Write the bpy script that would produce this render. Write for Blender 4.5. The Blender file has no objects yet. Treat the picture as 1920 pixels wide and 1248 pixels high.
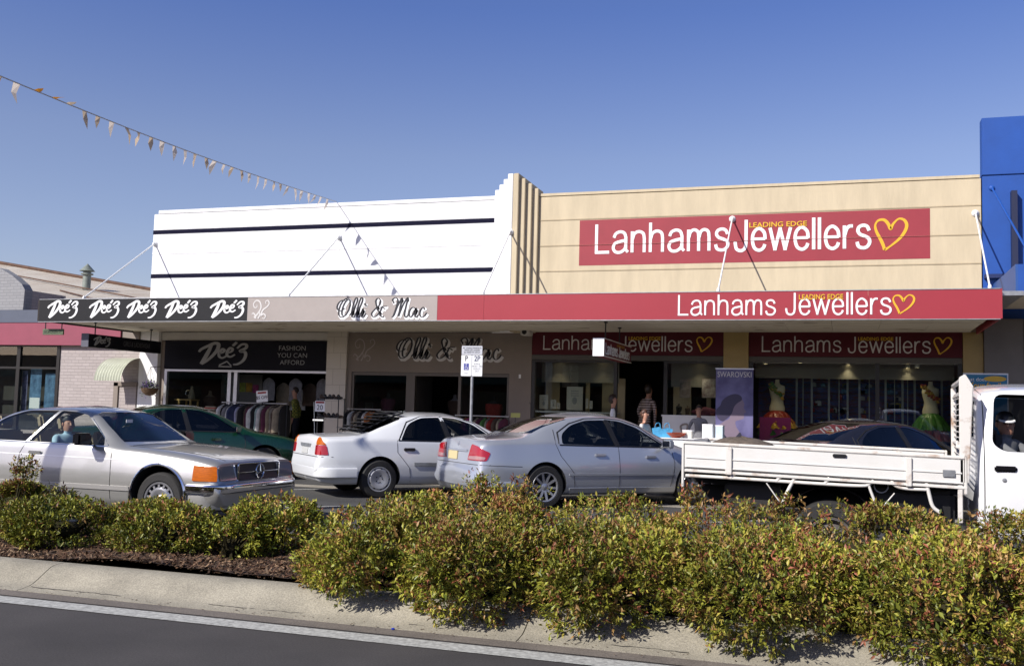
import bpy, bmesh, math, random
import numpy as np
from mathutils import Vector, Matrix
from mathutils.bvhtree import BVHTree
PI = math.pi
R_ = math.radians
random.seed(7)
C = bpy.context.scene
COL = C.collection

# ---------------------------------------------------------------- camera
AZ, TILT, ROLL, CAMH, FPX = R_(18.3), R_(4.4), R_(1.52), 1.48, 1890.0
_fw = Vector((-math.sin(AZ)*math.cos(TILT), math.cos(AZ)*math.cos(TILT), math.sin(TILT)))
_r0 = Vector((math.cos(AZ), math.sin(AZ), 0)); _u0 = _r0.cross(_fw)
_rt = math.cos(ROLL)*_r0 + math.sin(ROLL)*_u0
_up = -math.sin(ROLL)*_r0 + math.cos(ROLL)*_u0
cam = bpy.data.objects.new('camera', bpy.data.cameras.new('camera')); COL.objects.link(cam)
cam.matrix_world = Matrix(((_rt.x, _up.x, -_fw.x, 0), (_rt.y, _up.y, -_fw.y, 0), (_rt.z, _up.z, -_fw.z, CAMH), (0, 0, 0, 1)))
cam.data.sensor_width = 36; cam.data.lens = FPX/1920*36
cam.data.clip_start = 0.1; cam.data.clip_end = 3000
C.camera = cam
def ray(px, py): return _rt*((px-960)/FPX) - _up*((py-624)/FPX) + _fw
def at(px, py, Y):
    """photo pixel -> world point on the plane y = Y (used to take measurements off the photo)"""
    d = ray(px, py); return Vector((0, 0, CAMH)) + d*(Y/d.y)

# ---------------------------------------------------------------- sky and sun
SUN = Vector((-0.64, -1.0, 0.87)).normalized()          # towards the sun
w = bpy.data.worlds.new('World'); C.world = w; w.use_nodes = True
nt = w.node_tree; nt.nodes.clear()
sky = nt.nodes.new('ShaderNodeTexSky'); sky.sky_type = 'NISHITA'; sky.sun_disc = False
sky.sun_elevation = math.asin(SUN.z); sky.sun_rotation = math.atan2(SUN.x, SUN.y)
sky.altitude = 200; sky.air_density = 1.0; sky.dust_density = 1.3; sky.ozone_density = 4.0
bg = nt.nodes.new('ShaderNodeBackground'); bg.inputs[1].default_value = 0.148
wo = nt.nodes.new('ShaderNodeOutputWorld')
tint = nt.nodes.new('ShaderNodeMix'); tint.data_type = 'RGBA'; tint.blend_type = 'MULTIPLY'; tint.inputs[0].default_value = 1; 
tcw = nt.nodes.new('ShaderNodeTexCoord'); spw = nt.nodes.new('ShaderNodeSeparateXYZ'); rmp = nt.nodes.new('ShaderNodeValToRGB')   # tint: paler towards skyline, deeper blue above, unseen zenith dimmed to weaken shade fill
nt.links.new(tcw.outputs['Generated'], spw.inputs[0]); nt.links.new(spw.outputs['Z'], rmp.inputs[0]); nt.links.new(rmp.outputs[0], tint.inputs[7])
el_ = rmp.color_ramp.elements; el_[0].position = .0; el_[0].color = (.92, .74, .73, 1); el_[1].position = 1; el_[1].color = (.26, .29, .38, 1)
for p_, c_ in ((.245, (.835, .685, .73)), (.375, (.535, .54, .765)), (.45, (.50, .51, .73)), (.7, (.30, .33, .45))): e_ = el_.new(p_); e_.color = (*c_, 1)
nt.links.new(sky.outputs[0], tint.inputs[6]); nt.links.new(tint.outputs[2], bg.inputs[0]); nt.links.new(bg.outputs[0], wo.inputs[0])
sl = bpy.data.lights.new('sun', 'SUN'); sl.energy = 4.6; sl.angle = R_(0.5); sl.color = (1, 0.955, 0.89)
so = bpy.data.objects.new('sun', sl); COL.objects.link(so)
so.rotation_mode = 'QUATERNION'; so.rotation_quaternion = SUN.to_track_quat('Z', 'Y')
C.view_settings.view_transform = 'Standard'; C.view_settings.look = 'None'
C.view_settings.exposure = 0.3; C.view_settings.gamma = 1
C.cycles.use_denoising = True
C.cycles.max_bounces = 8; C.cycles.transparent_max_bounces = 24; C.cycles.caustics_reflective = False; C.cycles.caustics_refractive = False
C.cycles.sample_clamp_indirect = 6

# ---------------------------------------------------------------- helpers
def tag(o, label=None, cat=None, group=None, kind=None):
    if label: o['label'] = label
    if cat: o['category'] = cat
    if group: o['group'] = group
    if kind: o['kind'] = kind
    return o
def empty(name, loc=(0, 0, 0), rz=0, label=None, cat=None, group=None, parent=None):
    o = bpy.data.objects.new(name, None); COL.objects.link(o); o.location = loc; o.rotation_euler = (0, 0, rz)
    o.empty_display_size = 0.2
    if parent: o.parent = parent
    return tag(o, label, cat, group)
def copy_tree(o, parent=None):
    c = o.copy(); COL.objects.link(c); c.parent = parent
    for ch in [x for x in COL.objects if x.parent == o]: copy_tree(ch, c)
    return c
def link_mesh(me, name, mats, parent=None):
    o = bpy.data.objects.new(name, me); COL.objects.link(o)
    if not isinstance(mats, (list, tuple)): mats = [mats]
    for m in mats: me.materials.append(m)
    if parent: o.parent = parent
    return o
def smooth(me, ang=35):
    if ang is None: return
    me.polygons.foreach_set('use_smooth', [True]*len(me.polygons))
    bm = bmesh.new(); bm.from_mesh(me); a = R_(ang)
    for e in bm.edges:
        e.smooth = not (len(e.link_faces) == 2 and e.calc_face_angle(0) > a)
    bm.to_mesh(me); bm.free()
class MB:
    def __init__(s): s.v = []; s.f = []; s.m = []
    def add(s, vs, fs, mi=0):
        n = len(s.v); s.v += [tuple(v) for v in vs]; s.f += [tuple(i+n for i in f) for f in fs]; s.m += [mi]*len(fs); return s
    def box(s, x0, x1, y0, y1, z0, z1, mi=0, M=None):
        if x0 > x1: x0, x1 = x1, x0
        if y0 > y1: y0, y1 = y1, y0
        if z0 > z1: z0, z1 = z1, z0
        vs = [(x, y, z) for z in (z0, z1) for y in (y0, y1) for x in (x0, x1)]
        if M: vs = [M @ Vector(v) for v in vs]
        return s.add(vs, [(0, 2, 3, 1), (4, 5, 7, 6), (0, 1, 5, 4), (1, 3, 7, 5), (3, 2, 6, 7), (2, 0, 4, 6)], mi)
    def prism(s, poly, a, b, ax='y', mi=0):
        """2D polygon extruded along an axis; poly coords are (x,z) for y, (x,y) for z, (y,z) for x"""
        f = {'y': lambda p, t: (p[0], t, p[1]), 'z': lambda p, t: (p[0], p[1], t), 'x': lambda p, t: (t, p[0], p[1])}[ax]
        n = len(poly); vs = [f(p, a) for p in poly] + [f(p, b) for p in poly]
        fs = [tuple(range(n)), tuple(range(2*n-1, n-1, -1))] + [(i, i+n, (i+1) % n+n, (i+1) % n) for i in range(n)]
        ar = sum(poly[i][0]*poly[(i+1) % n][1]-poly[(i+1) % n][0]*poly[i][1] for i in range(n))
        flip = (ar > 0) == (b > a)
        if ax == 'y': flip = not flip
        if flip: fs = [tuple(reversed(q)) for q in fs]
        fs = [tuple(reversed(q)) for q in fs] if False else fs
        return s.add(vs, fs, mi)
    def tube(s, pts, r, n=8, mi=0, caps=True, closed=False):
        pts = [Vector(p) for p in pts]; N = len(pts); rings = []; prev = None
        rr = r if isinstance(r, (list, tuple)) else [r]*N
        for i, p in enumerate(pts):
            if closed: t = (pts[(i+1) % N]-pts[i-1])
            else: t = pts[min(i+1, N-1)]-pts[max(i-1, 0)]
            t.normalize()
            if prev is None:
                u = t.cross(Vector((0, 0, 1)))
                if u.length < .05: u = t.cross(Vector((1, 0, 0)))
            else: u = prev - t*prev.dot(t)
            u.normalize(); prev = u; v = t.cross(u)
            rings.append([p+(u*math.cos(2*PI*k/n)+v*math.sin(2*PI*k/n))*rr[i] for k in range(n)])
        vs = [q for r_ in rings for q in r_]; fs = []
        for i in range(N if closed else N-1):
            j = (i+1) % N
            for k in range(n): fs.append((i*n+k, i*n+(k+1) % n, j*n+(k+1) % n, j*n+k))
        if caps and not closed: fs += [tuple(range(n-1, -1, -1)), tuple((N-1)*n+k for k in range(n))]
        return s.add(vs, fs, mi)
    def lathe(s, prof, n=32, ax='z', cen=(0, 0, 0), mi=0, closed=False):
        """prof: list of (radius, height)"""
        vs = []
        for r, h in prof:
            for k in range(n):
                a = 2*PI*k/n; c, d = r*math.cos(a), r*math.sin(a)
                p = {'z': (c, d, h), 'y': (c, h, -d), 'x': (h, c, d)}[ax]
                vs.append((p[0]+cen[0], p[1]+cen[1], p[2]+cen[2]))
        fs = []; N = len(prof)
        for i in range(N if closed else N-1):
            j = (i+1) % N
            for k in range(n): fs.append((i*n+k, i*n+(k+1) % n, j*n+(k+1) % n, j*n+k))
        return s.add(vs, fs, mi)
    def ell(s, c, r, n=14, m=9, mi=0, M=None):
        vs = []; fs = []
        for i in range(m+1):
            t = PI*i/m
            for k in range(n):
                a = 2*PI*k/n; p = Vector((r[0]*math.sin(t)*math.cos(a), r[1]*math.sin(t)*math.sin(a), -r[2]*math.cos(t)))
                if M: p = M @ p
                vs.append((c[0]+p.x, c[1]+p.y, c[2]+p.z))
        for i in range(m):
            for k in range(n): fs.append((i*n+k, i*n+(k+1) % n, (i+1)*n+(k+1) % n, (i+1)*n+k))
        return s.add(vs, fs, mi)
    def mesh(s, name, merge=0.0, sm=None, bevel=0):
        me = bpy.data.meshes.new(name); me.from_pydata(s.v, [], s.f); me.polygons.foreach_set('material_index', s.m)
        if True:
            bm = bmesh.new(); bm.from_mesh(me)
            if merge: bmesh.ops.remove_doubles(bm, verts=bm.verts, dist=merge)
            if bevel: bmesh.ops.bevel(bm, geom=[e for e in bm.edges if len(e.link_faces) == 2 and e.calc_face_angle(0) > .6], offset=bevel, segments=2, affect='EDGES', clamp_overlap=True)
            bmesh.ops.recalc_face_normals(bm, faces=bm.faces)
            bm.to_mesh(me); bm.free()
        smooth(me, sm); return me
    def build(s, name, mats, parent=None, sm=None, bevel=0, merge=0.0):
        return link_mesh(s.mesh(name, merge, sm, bevel), name, mats, parent)

def cr(pts, seg=8, closed=False):
    """catmull-rom through points of any dimension"""
    P = [np.array(p, float) for p in pts]; n = len(P); out = []
    for i in range(n if closed else n-1):
        if closed: a, b, c, d = P[i-1], P[i], P[(i+1) % n], P[(i+2) % n]
        else: b, c = P[i], P[i+1]; a = P[i-1] if i > 0 else 2*b-c; d = P[i+2] if i+2 < n else 2*c-b
        for k in range(seg):
            t = k/seg; out.append(.5*((2*b)+(-a+c)*t+(2*a-5*b+4*c-d)*t*t+(-a+3*b-3*c+d)*t**3))
    if not closed: out.append(P[-1])
    return [tuple(float(x) for x in q) for q in out]

# ---------------------------------------------------------------- materials
def newmat(name):
    m = bpy.data.materials.new(name); m.use_nodes = True; return m, m.node_tree.nodes, m.node_tree.links, m.node_tree.nodes['Principled BSDF']
def mat(name, col, rough=.6, metal=0, var=.0, vscale=3, bump=0, bscale=20, spec=.5, coat=0, emit=None, estr=0, col2=None, stretch=None, bdist=.01):
    m, N, L, b = newmat(name)
    b.inputs['Base Color'].default_value = (*col, 1); b.inputs['Roughness'].default_value = rough
    b.inputs['Metallic'].default_value = metal; b.inputs['Specular IOR Level'].default_value = spec
    b.inputs['Coat Weight'].default_value = coat; b.inputs['Coat Roughness'].default_value = .03
    if emit: b.inputs['Emission Color'].default_value = (*emit, 1); b.inputs['Emission Strength'].default_value = estr
    tc = N.new('ShaderNodeTexCoord')
    vec = tc.outputs['Object']
    if stretch:
        mp = N.new('ShaderNodeMapping'); mp.inputs['Scale'].default_value = stretch; L.new(vec, mp.inputs[0]); vec = mp.outputs[0]
    if var or col2:
        n = N.new('ShaderNodeTexNoise'); n.inputs['Scale'].default_value = vscale; n.inputs['Detail'].default_value = 6; n.inputs['Roughness'].default_value = .65
        L.new(vec, n.inputs['Vector'])
        r = N.new('ShaderNodeValToRGB'); r.color_ramp.elements[0].position = .32; r.color_ramp.elements[1].position = .68
        c2 = col2 or tuple(max(0, c*(1-var)) for c in col); c1 = col if col2 else tuple(min(1, c*(1+var*.6)) for c in col)
        r.color_ramp.elements[0].color = (*c2, 1); r.color_ramp.elements[1].color = (*c1, 1)
        L.new(n.outputs[0], r.inputs[0]); L.new(r.outputs[0], b.inputs['Base Color'])
    if bump:
        n2 = N.new('ShaderNodeTexNoise'); n2.inputs['Scale'].default_value = bscale; n2.inputs['Detail'].default_value = 5
        L.new(vec, n2.inputs['Vector'])
        bp = N.new('ShaderNodeBump'); bp.inputs['Strength'].default_value = bump; bp.inputs['Distance'].default_value = bdist
        L.new(n2.outputs[0], bp.inputs['Height']); L.new(bp.outputs[0], b.inputs['Normal'])
    return m
def glassmat(name, tint, refl_rough=.01, ior=1.5, base=.0):
    m = bpy.data.materials.new(name); m.use_nodes = True; N, L = m.node_tree.nodes, m.node_tree.links; N.clear()
    o = N.new('ShaderNodeOutputMaterial'); mix = N.new('ShaderNodeMixShader'); t = N.new('ShaderNodeBsdfTransparent'); g = N.new('ShaderNodeBsdfGlossy')
    t.inputs[0].default_value = (*tint, 1); g.inputs['Roughness'].default_value = refl_rough
    geo = N.new('ShaderNodeNewGeometry'); fr = N.new('ShaderNodeFresnel'); fr.inputs[0].default_value = ior
    # same fresnel from both sides of the pane
    dot = N.new('ShaderNodeVectorMath'); dot.operation = 'DOT_PRODUCT'; L.new(geo.outputs['Normal'], dot.inputs[0]); L.new(geo.outputs['Incoming'], dot.inputs[1])
    ab = N.new('ShaderNodeMath'); ab.operation = 'ABSOLUTE'; L.new(dot.outputs['Value'], ab.inputs[0])
    iv = N.new('ShaderNodeMath'); iv.operation = 'SUBTRACT'; iv.inputs[0].default_value = 1; L.new(ab.outputs[0], iv.inputs[1])
    pw = N.new('ShaderNodeMath'); pw.operation = 'POWER'; pw.inputs[1].default_value = 4; L.new(iv.outputs[0], pw.inputs[0])
    ma = N.new('ShaderNodeMath'); ma.operation = 'MULTIPLY_ADD'; ma.inputs[1].default_value = .9; ma.inputs[2].default_value = .07+base; L.new(pw.outputs[0], ma.inputs[0])
    N.remove(fr)
    L.new(ma.outputs[0], mix.inputs[0]); L.new(t.outputs[0], mix.inputs[1]); L.new(g.outputs[0], mix.inputs[2]); L.new(mix.outputs[0], o.inputs[0])
    return m
def attrmat(name, rough=.55, trans=.0, spec=.4):
    m, N, L, b = newmat(name); a = N.new('ShaderNodeAttribute'); a.attribute_name = 'Col'
    L.new(a.outputs['Color'], b.inputs['Base Color']); b.inputs['Roughness'].default_value = rough; b.inputs['Specular IOR Level'].default_value = spec
    if trans:
        o = N['Material Output']; mx = N.new('ShaderNodeMixShader'); t = N.new('ShaderNodeBsdfTranslucent'); mx.inputs[0].default_value = trans
        L.new(a.outputs['Color'], t.inputs[0]); L.new(b.outputs[0], mx.inputs[1]); L.new(t.outputs[0], mx.inputs[2]); L.new(mx.outputs[0], o.inputs[0])
    return m
M = {}
M['black'] = mat('black_plastic', (.012, .012, .013), .45)
M['blackgloss'] = mat('black_gloss', (.008, .008, .01), .12)
M['rubber'] = mat('tyre_rubber', (.022, .021, .02), .75, bump=.3, bscale=60)
M['chrome'] = mat('chrome', (.8, .8, .82), .08, 1)
M['alu'] = mat('aluminium', (.55, .56, .58), .38, .8, var=.1)
M['darkmetal'] = mat('dark_metal', (.05, .05, .055), .45, .6)
M['white'] = mat('white_paint', (.8, .8, .8), .55)
M['offwhite'] = mat('off_white_paint', (.62, .60, .55), .6, var=.08, vscale=1.5)
M['galv'] = mat('galvanised_steel', (.42, .43, .44), .45, .7, var=.25, vscale=8)
M['woodlight'] = mat('pale_wood', (.45, .28, .10), .5, var=.2, vscale=6, stretch=(1, 1, 8))
M['skin'] = mat('skin', (.46, .24, .16), .55)
M['skintan'] = mat('tanned_skin', (.38, .19, .12), .55)
M['hair'] = mat('brown_hair', (.025, .014, .009), .5, var=.4, vscale=40)
M['shopglass'] = glassmat('shop_glass', (.86, .9, .88))

# ---------------------------------------------------------------- text and lettering
def ribbon(mb, pts, wd, y=0.0, dep=.004, mi=0, cap=True):
    """flat ribbon of thickness dep in the xz plane facing -y. wd: float or list"""
    P = [np.array(p[:2], float) for p in pts]; n = len(P)
    W = wd if isinstance(wd, (list, tuple, np.ndarray)) else [wd]*n
    L, Rr = [], []
    for i in range(n):
        t = P[min(i+1, n-1)]-P[max(i-1, 0)]; l = np.hypot(*t) or 1; t = t/l; nn = np.array([-t[1], t[0]])
        L.append(P[i]+nn*W[i]/2); Rr.append(P[i]-nn*W[i]/2)
    vs = [(a[0], y-dep, a[1]) for a in L]+[(a[0], y-dep, a[1]) for a in Rr]+[(a[0], y, a[1]) for a in L]+[(a[0], y, a[1]) for a in Rr]
    fs = []
    for i in range(n-1):
        fs += [(n+i, n+i+1, i+1, i), (i, i+1, 2*n+i+1, 2*n+i), (3*n+i, 3*n+i+1, n+i+1, n+i)]
    fs += [(0, 2*n, 3*n, n), (2*n-1, 4*n-1, 3*n-1, n-1)]
    mb.add(vs, fs, mi)
def pl(seq): return ('l', seq)
def sm_(seq): return ('s', seq)
GL = {
 'L': ([pl([(0.02, 1), (0.02, 0)]), pl([(-.03, 0.03), (.5, 0.03)])], .62),
 'a': ([sm_([(.05, .52), (.12, .66), (.28, .72), (.43, .67), (.49, .52)]), pl([(.49, .54), (.49, .1), (.57, .02)]), sm_([(.48, .42), (.3, .39), (.09, .32), (.03, .16), (.12, .03), (.3, .02), (.46, .14), (.49, .3)])], .70),
 'n': ([pl([(0.02, .72), (0.02, 0)]), sm_([(.03, .45), (.1, .64), (.26, .71), (.42, .64), (.46, .46)]), pl([(.46, .48), (.46, 0)])], .66),
 'h': ([pl([(0.02, 1), (0.02, 0)]), sm_([(.03, .45), (.1, .64), (.26, .71), (.42, .64), (.46, .46)]), pl([(.46, .48), (.46, 0)])], .66),
 'm': ([pl([(0.02, .72), (0.02, 0)]), sm_([(.03, .45), (.09, .64), (.22, .71), (.35, .64), (.38, .46)]), pl([(.38, .48), (.38, 0)]), sm_([(.39, .45), (.45, .64), (.58, .71), (.71, .64), (.74, .46)]), pl([(.74, .48), (.74, 0)])], .94),
 's': ([sm_([(.44, .54), (.37, .67), (.24, .71), (.1, .66), (.06, .54), (.14, .43), (.3, .37), (.43, .29), (.45, .16), (.36, .04), (.22, .01), (.08, .06), (.03, .2)])], .62),
 'J': ([pl([(.42, 1), (.42, .24)]), sm_([(.42, .26), (.38, .09), (.24, .01), (.08, .07), (.03, .24), (.03, .3)])], .62),
 'e': ([pl([(.03, .37), (.49, .37)]), sm_([(.49, .36), (.45, .58), (.27, .71), (.09, .6), (.03, .36), (.1, .1), (.27, .01), (.42, .08), (.48, .2)])], .66),
 'w': ([pl([(0.0, .72), (.19, 0)]), pl([(.17, 0), (.37, .72)]), pl([(.35, .72), (.55, 0)]), pl([(.53, 0), (.73, .72)])], .86),
 'l': ([pl([(0.02, 1), (0.02, 0)])], .2),
 'r': ([pl([(0.02, .72), (0.02, 0)]), sm_([(.03, .42), (.09, .6), (.18, .69), (.31, .7)])], .42),
 ' ': ([], .34)}
def word(mb, s, x, z, h, wd, xs=1.0, y=0, slant=0, mi=0):
    cx = 0; k = 0
    for ch in s:
        st, adv = GL[ch]
        for kind, seq in st:
            q = cr(seq, 6) if kind == 's' else seq
            ribbon(mb, [(x+(cx+p[0])*h*xs, z+p[1]*h+slant*(cx+p[0])*h*xs) for p in q], wd*h, y=y, dep=.006+.0008*(k % 6)); k += 1
        cx += adv
    return x+cx*h*xs
def word_w(s): return sum(GL[c][1] for c in s)
HEART = [(.30, .0), (.28, .12), (.2, .32), (.06, .6), (.02, .82), (.12, .97), (.3, .98), (.43, .84), (.5, .68), (.58, .84), (.75, 1.0), (.92, .96), (1.0, .8), (.95, .6), (.78, .36), (.52, .14), (.32, 0.0)]
def heart(mb, x, z, s, y=0, wd=.1):
    q = cr(HEART, 5); n = len(q)
    ribbon(mb, [(x+p[0]*s*.95, z+p[1]*s) for p in q], [wd*s*(.55+.45*abs(math.sin(3*PI*i/n+.6))) for i in range(n)], y=y, dep=.007)
def text(name, s, size, loc, m, parent, xs=1.0, bold=0.0, align='CENTER', rz=0, dep=.003, mb=None, bend=None):
    cu = bpy.data.curves.new('t', 'FONT'); cu.body = s; cu.size = size; cu.align_x = align; cu.align_y = 'CENTER'; cu.offset = bold*size; cu.resolution_u = 3
    to = bpy.data.objects.new('t', cu); me = bpy.data.meshes.new_from_object(to)
    bpy.data.objects.remove(to); bpy.data.curves.remove(cu)
    Rm = Matrix.Rotation(rz, 3, 'Z')
    n = len(me.vertices); co = np.zeros(n*3); me.vertices.foreach_get('co', co); co = co.reshape(-1, 3)
    v = [tuple(Rm @ Vector((p[0]*xs, -dep, p[1]))+Vector(loc)) for p in co]
    f = [tuple(p.vertices) for p in me.polygons]; bpy.data.meshes.remove(me)
    if mb is not None: mb.add(v, f); return None
    b = MB(); b.add(v, f); return b.build(name, m, parent)
# brush script word
DEEZ = [(sm_([(.0, .56), (.08, .68), (.3, .82), (.5, .93), (.62, .88), (.6, .68), (.48, .45), (.28, .2), (.1, .04)]), 1.0), (sm_([(.4, .84), (.3, .55), (.2, .3), (.08, .05)]), 1.1),
        (sm_([(.66, .5), (.78, .55), (.82, .64), (.75, .68), (.66, .55), (.66, .38), (.76, .31), (.9, .4)]), .75),
        (sm_([(.93, .52), (1.04, .58), (1.08, .68), (1.0, .73), (.92, .6), (.91, .43), (1.02, .36), (1.16, .46)]), .75), (pl([(1.08, .82), (1.2, .98)]), .8),
        (sm_([(1.22, .72), (1.36, .88), (1.5, .88), (1.5, .74), (1.32, .6), (1.46, .58), (1.5, .42), (1.42, .2), (1.26, .06), (1.12, .04)]), .85)]
def deez(mb, x, z, h, y=0, wd=.11):
    for k, ((kind, seq), tw) in enumerate(DEEZ):
        q = cr(seq, 6) if kind == 's' else seq; n = len(q)
        ribbon(mb, [(x+p[0]*h, z+p[1]*h) for p in q], [wd*h*tw*(.75+.5*math.sin(PI*min(1, (i+.5)/n))) for i in range(n)], y=y, dep=.006+.0007*k)
# copperplate script words; each stroke list in units of cap height, slanted
def OM(seg=7):
    S = []
    def e(cx, cy, rx, ry, a0, a1, n=12, sl=.3):
        return [(cx+rx*math.cos(R_(a0+(a1-a0)*i/n))+sl*(ry*math.sin(R_(a0+(a1-a0)*i/n))), cy+ry*math.sin(R_(a0+(a1-a0)*i/n))) for i in range(n+1)]
    S.append(e(.42, .5, .3, .5, 100, 470)); S.append(e(.25, .62, .25, .28, 60, 330)); S.append(e(.5, .5, .18, .42, 80, 280))
    for x in (.86, 1.16):      # the two l
        S.append(cr([(x-.12, .12), (x+.04, .3), (x+.28, .78), (x+.3, 1.0), (x+.18, .95), (x+.04, .5), (x, .12), (x+.1, .0), (x+.2, .1)], seg))
    S.append(cr([(1.38, .15), (1.52, .45), (1.45, .2), (1.46, .03), (1.56, .02), (1.68, .2)], seg)); S.append(e(1.62, .68, .03, .03, 0, 360, 6))
    S.append(cr([(2.78, .42), (2.62, .5), (2.5, .3), (2.3, .08), (2.1, .03), (2.02, .2), (2.2, .42), (2.44, .62), (2.5, .86), (2.36, .98), (2.24, .84), (2.3, .55), (2.45, .25), (2.62, .02), (2.74, .06)], seg))
    S.append(cr([(2.5, .5), (2.7, .56), (2.9, .56)], seg))
    S.append(cr([(3.28, .72), (3.2, .9), (3.38, 1.0), (3.5, .85), (3.42, .5), (3.28, .1), (3.18, .0)], seg)); S.append(cr([(3.3, .1), (3.5, .6), (3.74, .98), (3.66, .6), (3.56, .05)], seg)); S.append(cr([(3.56, .05), (3.78, .6), (4.06, 1.0), (3.98, .6), (3.9, .15), (3.98, .0), (4.12, .12)], seg))
    S.append(cr([(4.52, .42), (4.36, .5), (4.2, .36), (4.16, .12), (4.26, .01), (4.42, .2), (4.54, .46), (4.48, .15), (4.56, .0), (4.68, .12)], seg))
    S.append(cr([(5.02, .4), (4.94, .5), (4.8, .36), (4.76, .14), (4.86, .0), (5.02, .06), (5.14, .22)], seg))
    return S
def ollimac(mb, x, z, h, grow=0.0, y=0, xs=1.0, dep=.004, thin=.035, thick=.09):
    for k, st in enumerate(OM()):
        n = len(st); W = []
        for i in range(n):
            a = st[max(i-1, 0)]; b = st[min(i+1, n-1)]; l = math.hypot(b[0]-a[0], b[1]-a[1]) or 1
            W.append(h*(thin+(thick-thin)*abs((b[1]-a[1])/l)**2+grow))
        ribbon(mb, [(x+p[0]*h*xs, z+p[1]*h) for p in st], W, y=y, dep=dep+.0006*(k % 7))
SCROLL = [[(.1, .05), (.35, .3), (.5, .6), (.42, .9), (.2, .98), (.03, .8), (.1, .6), (.25, .62), (.25, .75)], [(.5, .15), (.62, .45), (.85, .62), (1.0, .8), (.92, .97), (.78, .92), (.8, .8)],
          [(.2, .0), (.15, .2), (.02, .3), (-.04, .2)], [(.5, .15), (.66, .25), (.8, .15), (.74, .0), (.6, .02)], [(.35, .0), (.45, .2), (.42, .35)]]
def scroll(mb, x, z, h, y=0, wd=.045):
    for k, st in enumerate(SCROLL):
        q = cr(st, 6); n = len(q); ribbon(mb, [(x+p[0]*h, z+p[1]*h) for p in q], [wd*h*(1.3-.8*i/n) for i in range(n)], y=y, dep=.004+.0006*k)
# ================================================================ GROUND
def sheet(name, x0, x1, y0, y1, z, m, nx=1, ny=1, f=None):
    b = MB(); vs = [(x0+(x1-x0)*i/nx, y0+(y1-y0)*j/ny, z+(f(x0+(x1-x0)*i/nx, y0+(y1-y0)*j/ny) if f else 0)) for j in range(ny+1) for i in range(nx+1)]
    b.add(vs, [(j*(nx+1)+i, j*(nx+1)+i+1, (j+1)*(nx+1)+i+1, (j+1)*(nx+1)+i) for j in range(ny) for i in range(nx)])
    o = b.build(name, m, sm=60); return tag(o, kind='structure')
def asphalt(name, c, rgh=.85):
    m, N, L, b = newmat(name); tc = N.new('ShaderNodeTexCoord')
    v = N.new('ShaderNodeTexVoronoi'); v.inputs['Scale'].default_value = 240; L.new(tc.outputs['Object'], v.inputs['Vector'])
    n = N.new('ShaderNodeTexNoise'); n.inputs['Scale'].default_value = .8; n.inputs['Detail'].default_value = 8; L.new(tc.outputs['Object'], n.inputs['Vector'])
    n3 = N.new('ShaderNodeTexNoise'); n3.inputs['Scale'].default_value = 75; n3.inputs['Detail'].default_value = 5; n3.inputs['Roughness'].default_value = .8; L.new(tc.outputs['Object'], n3.inputs['Vector'])
    r = N.new('ShaderNodeValToRGB'); r.color_ramp.elements[0].color = (*[q*.66 for q in c], 1); r.color_ramp.elements[1].color = (*[q*1.25 for q in c], 1); r.color_ramp.elements[0].position = .3; r.color_ramp.elements[1].position = .7
    L.new(n.outputs[0], r.inputs[0])
    r2 = N.new('ShaderNodeValToRGB'); r2.color_ramp.elements[0].color = (.5, .5, .5, 1); r2.color_ramp.elements[1].color = (1.0, 1.0, .97, 1); r2.color_ramp.elements[0].position = .36; r2.color_ramp.elements[1].position = .68
    L.new(n3.outputs[0], r2.inputs[0])
    mx = N.new('ShaderNodeMix'); mx.data_type = 'RGBA'; mx.blend_type = 'MULTIPLY'; mx.inputs[0].default_value = 1
    L.new(r.outputs[0], mx.inputs[6]); L.new(r2.outputs[0], mx.inputs[7]); L.new(mx.outputs[2], b.inputs['Base Color']); b.inputs['Roughness'].default_value = rgh
    bp = N.new('ShaderNodeBump'); bp.inputs['Strength'].default_value = .35; bp.inputs['Distance'].default_value = .004; L.new(v.outputs[0], bp.inputs['Height']); L.new(bp.outputs[0], b.inputs['Normal'])
    return m
M['asphalt'] = asphalt('asphalt', (.082, .074, .072)); M['asphalt2'] = asphalt('asphalt_far', (.098, .095, .092))
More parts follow.
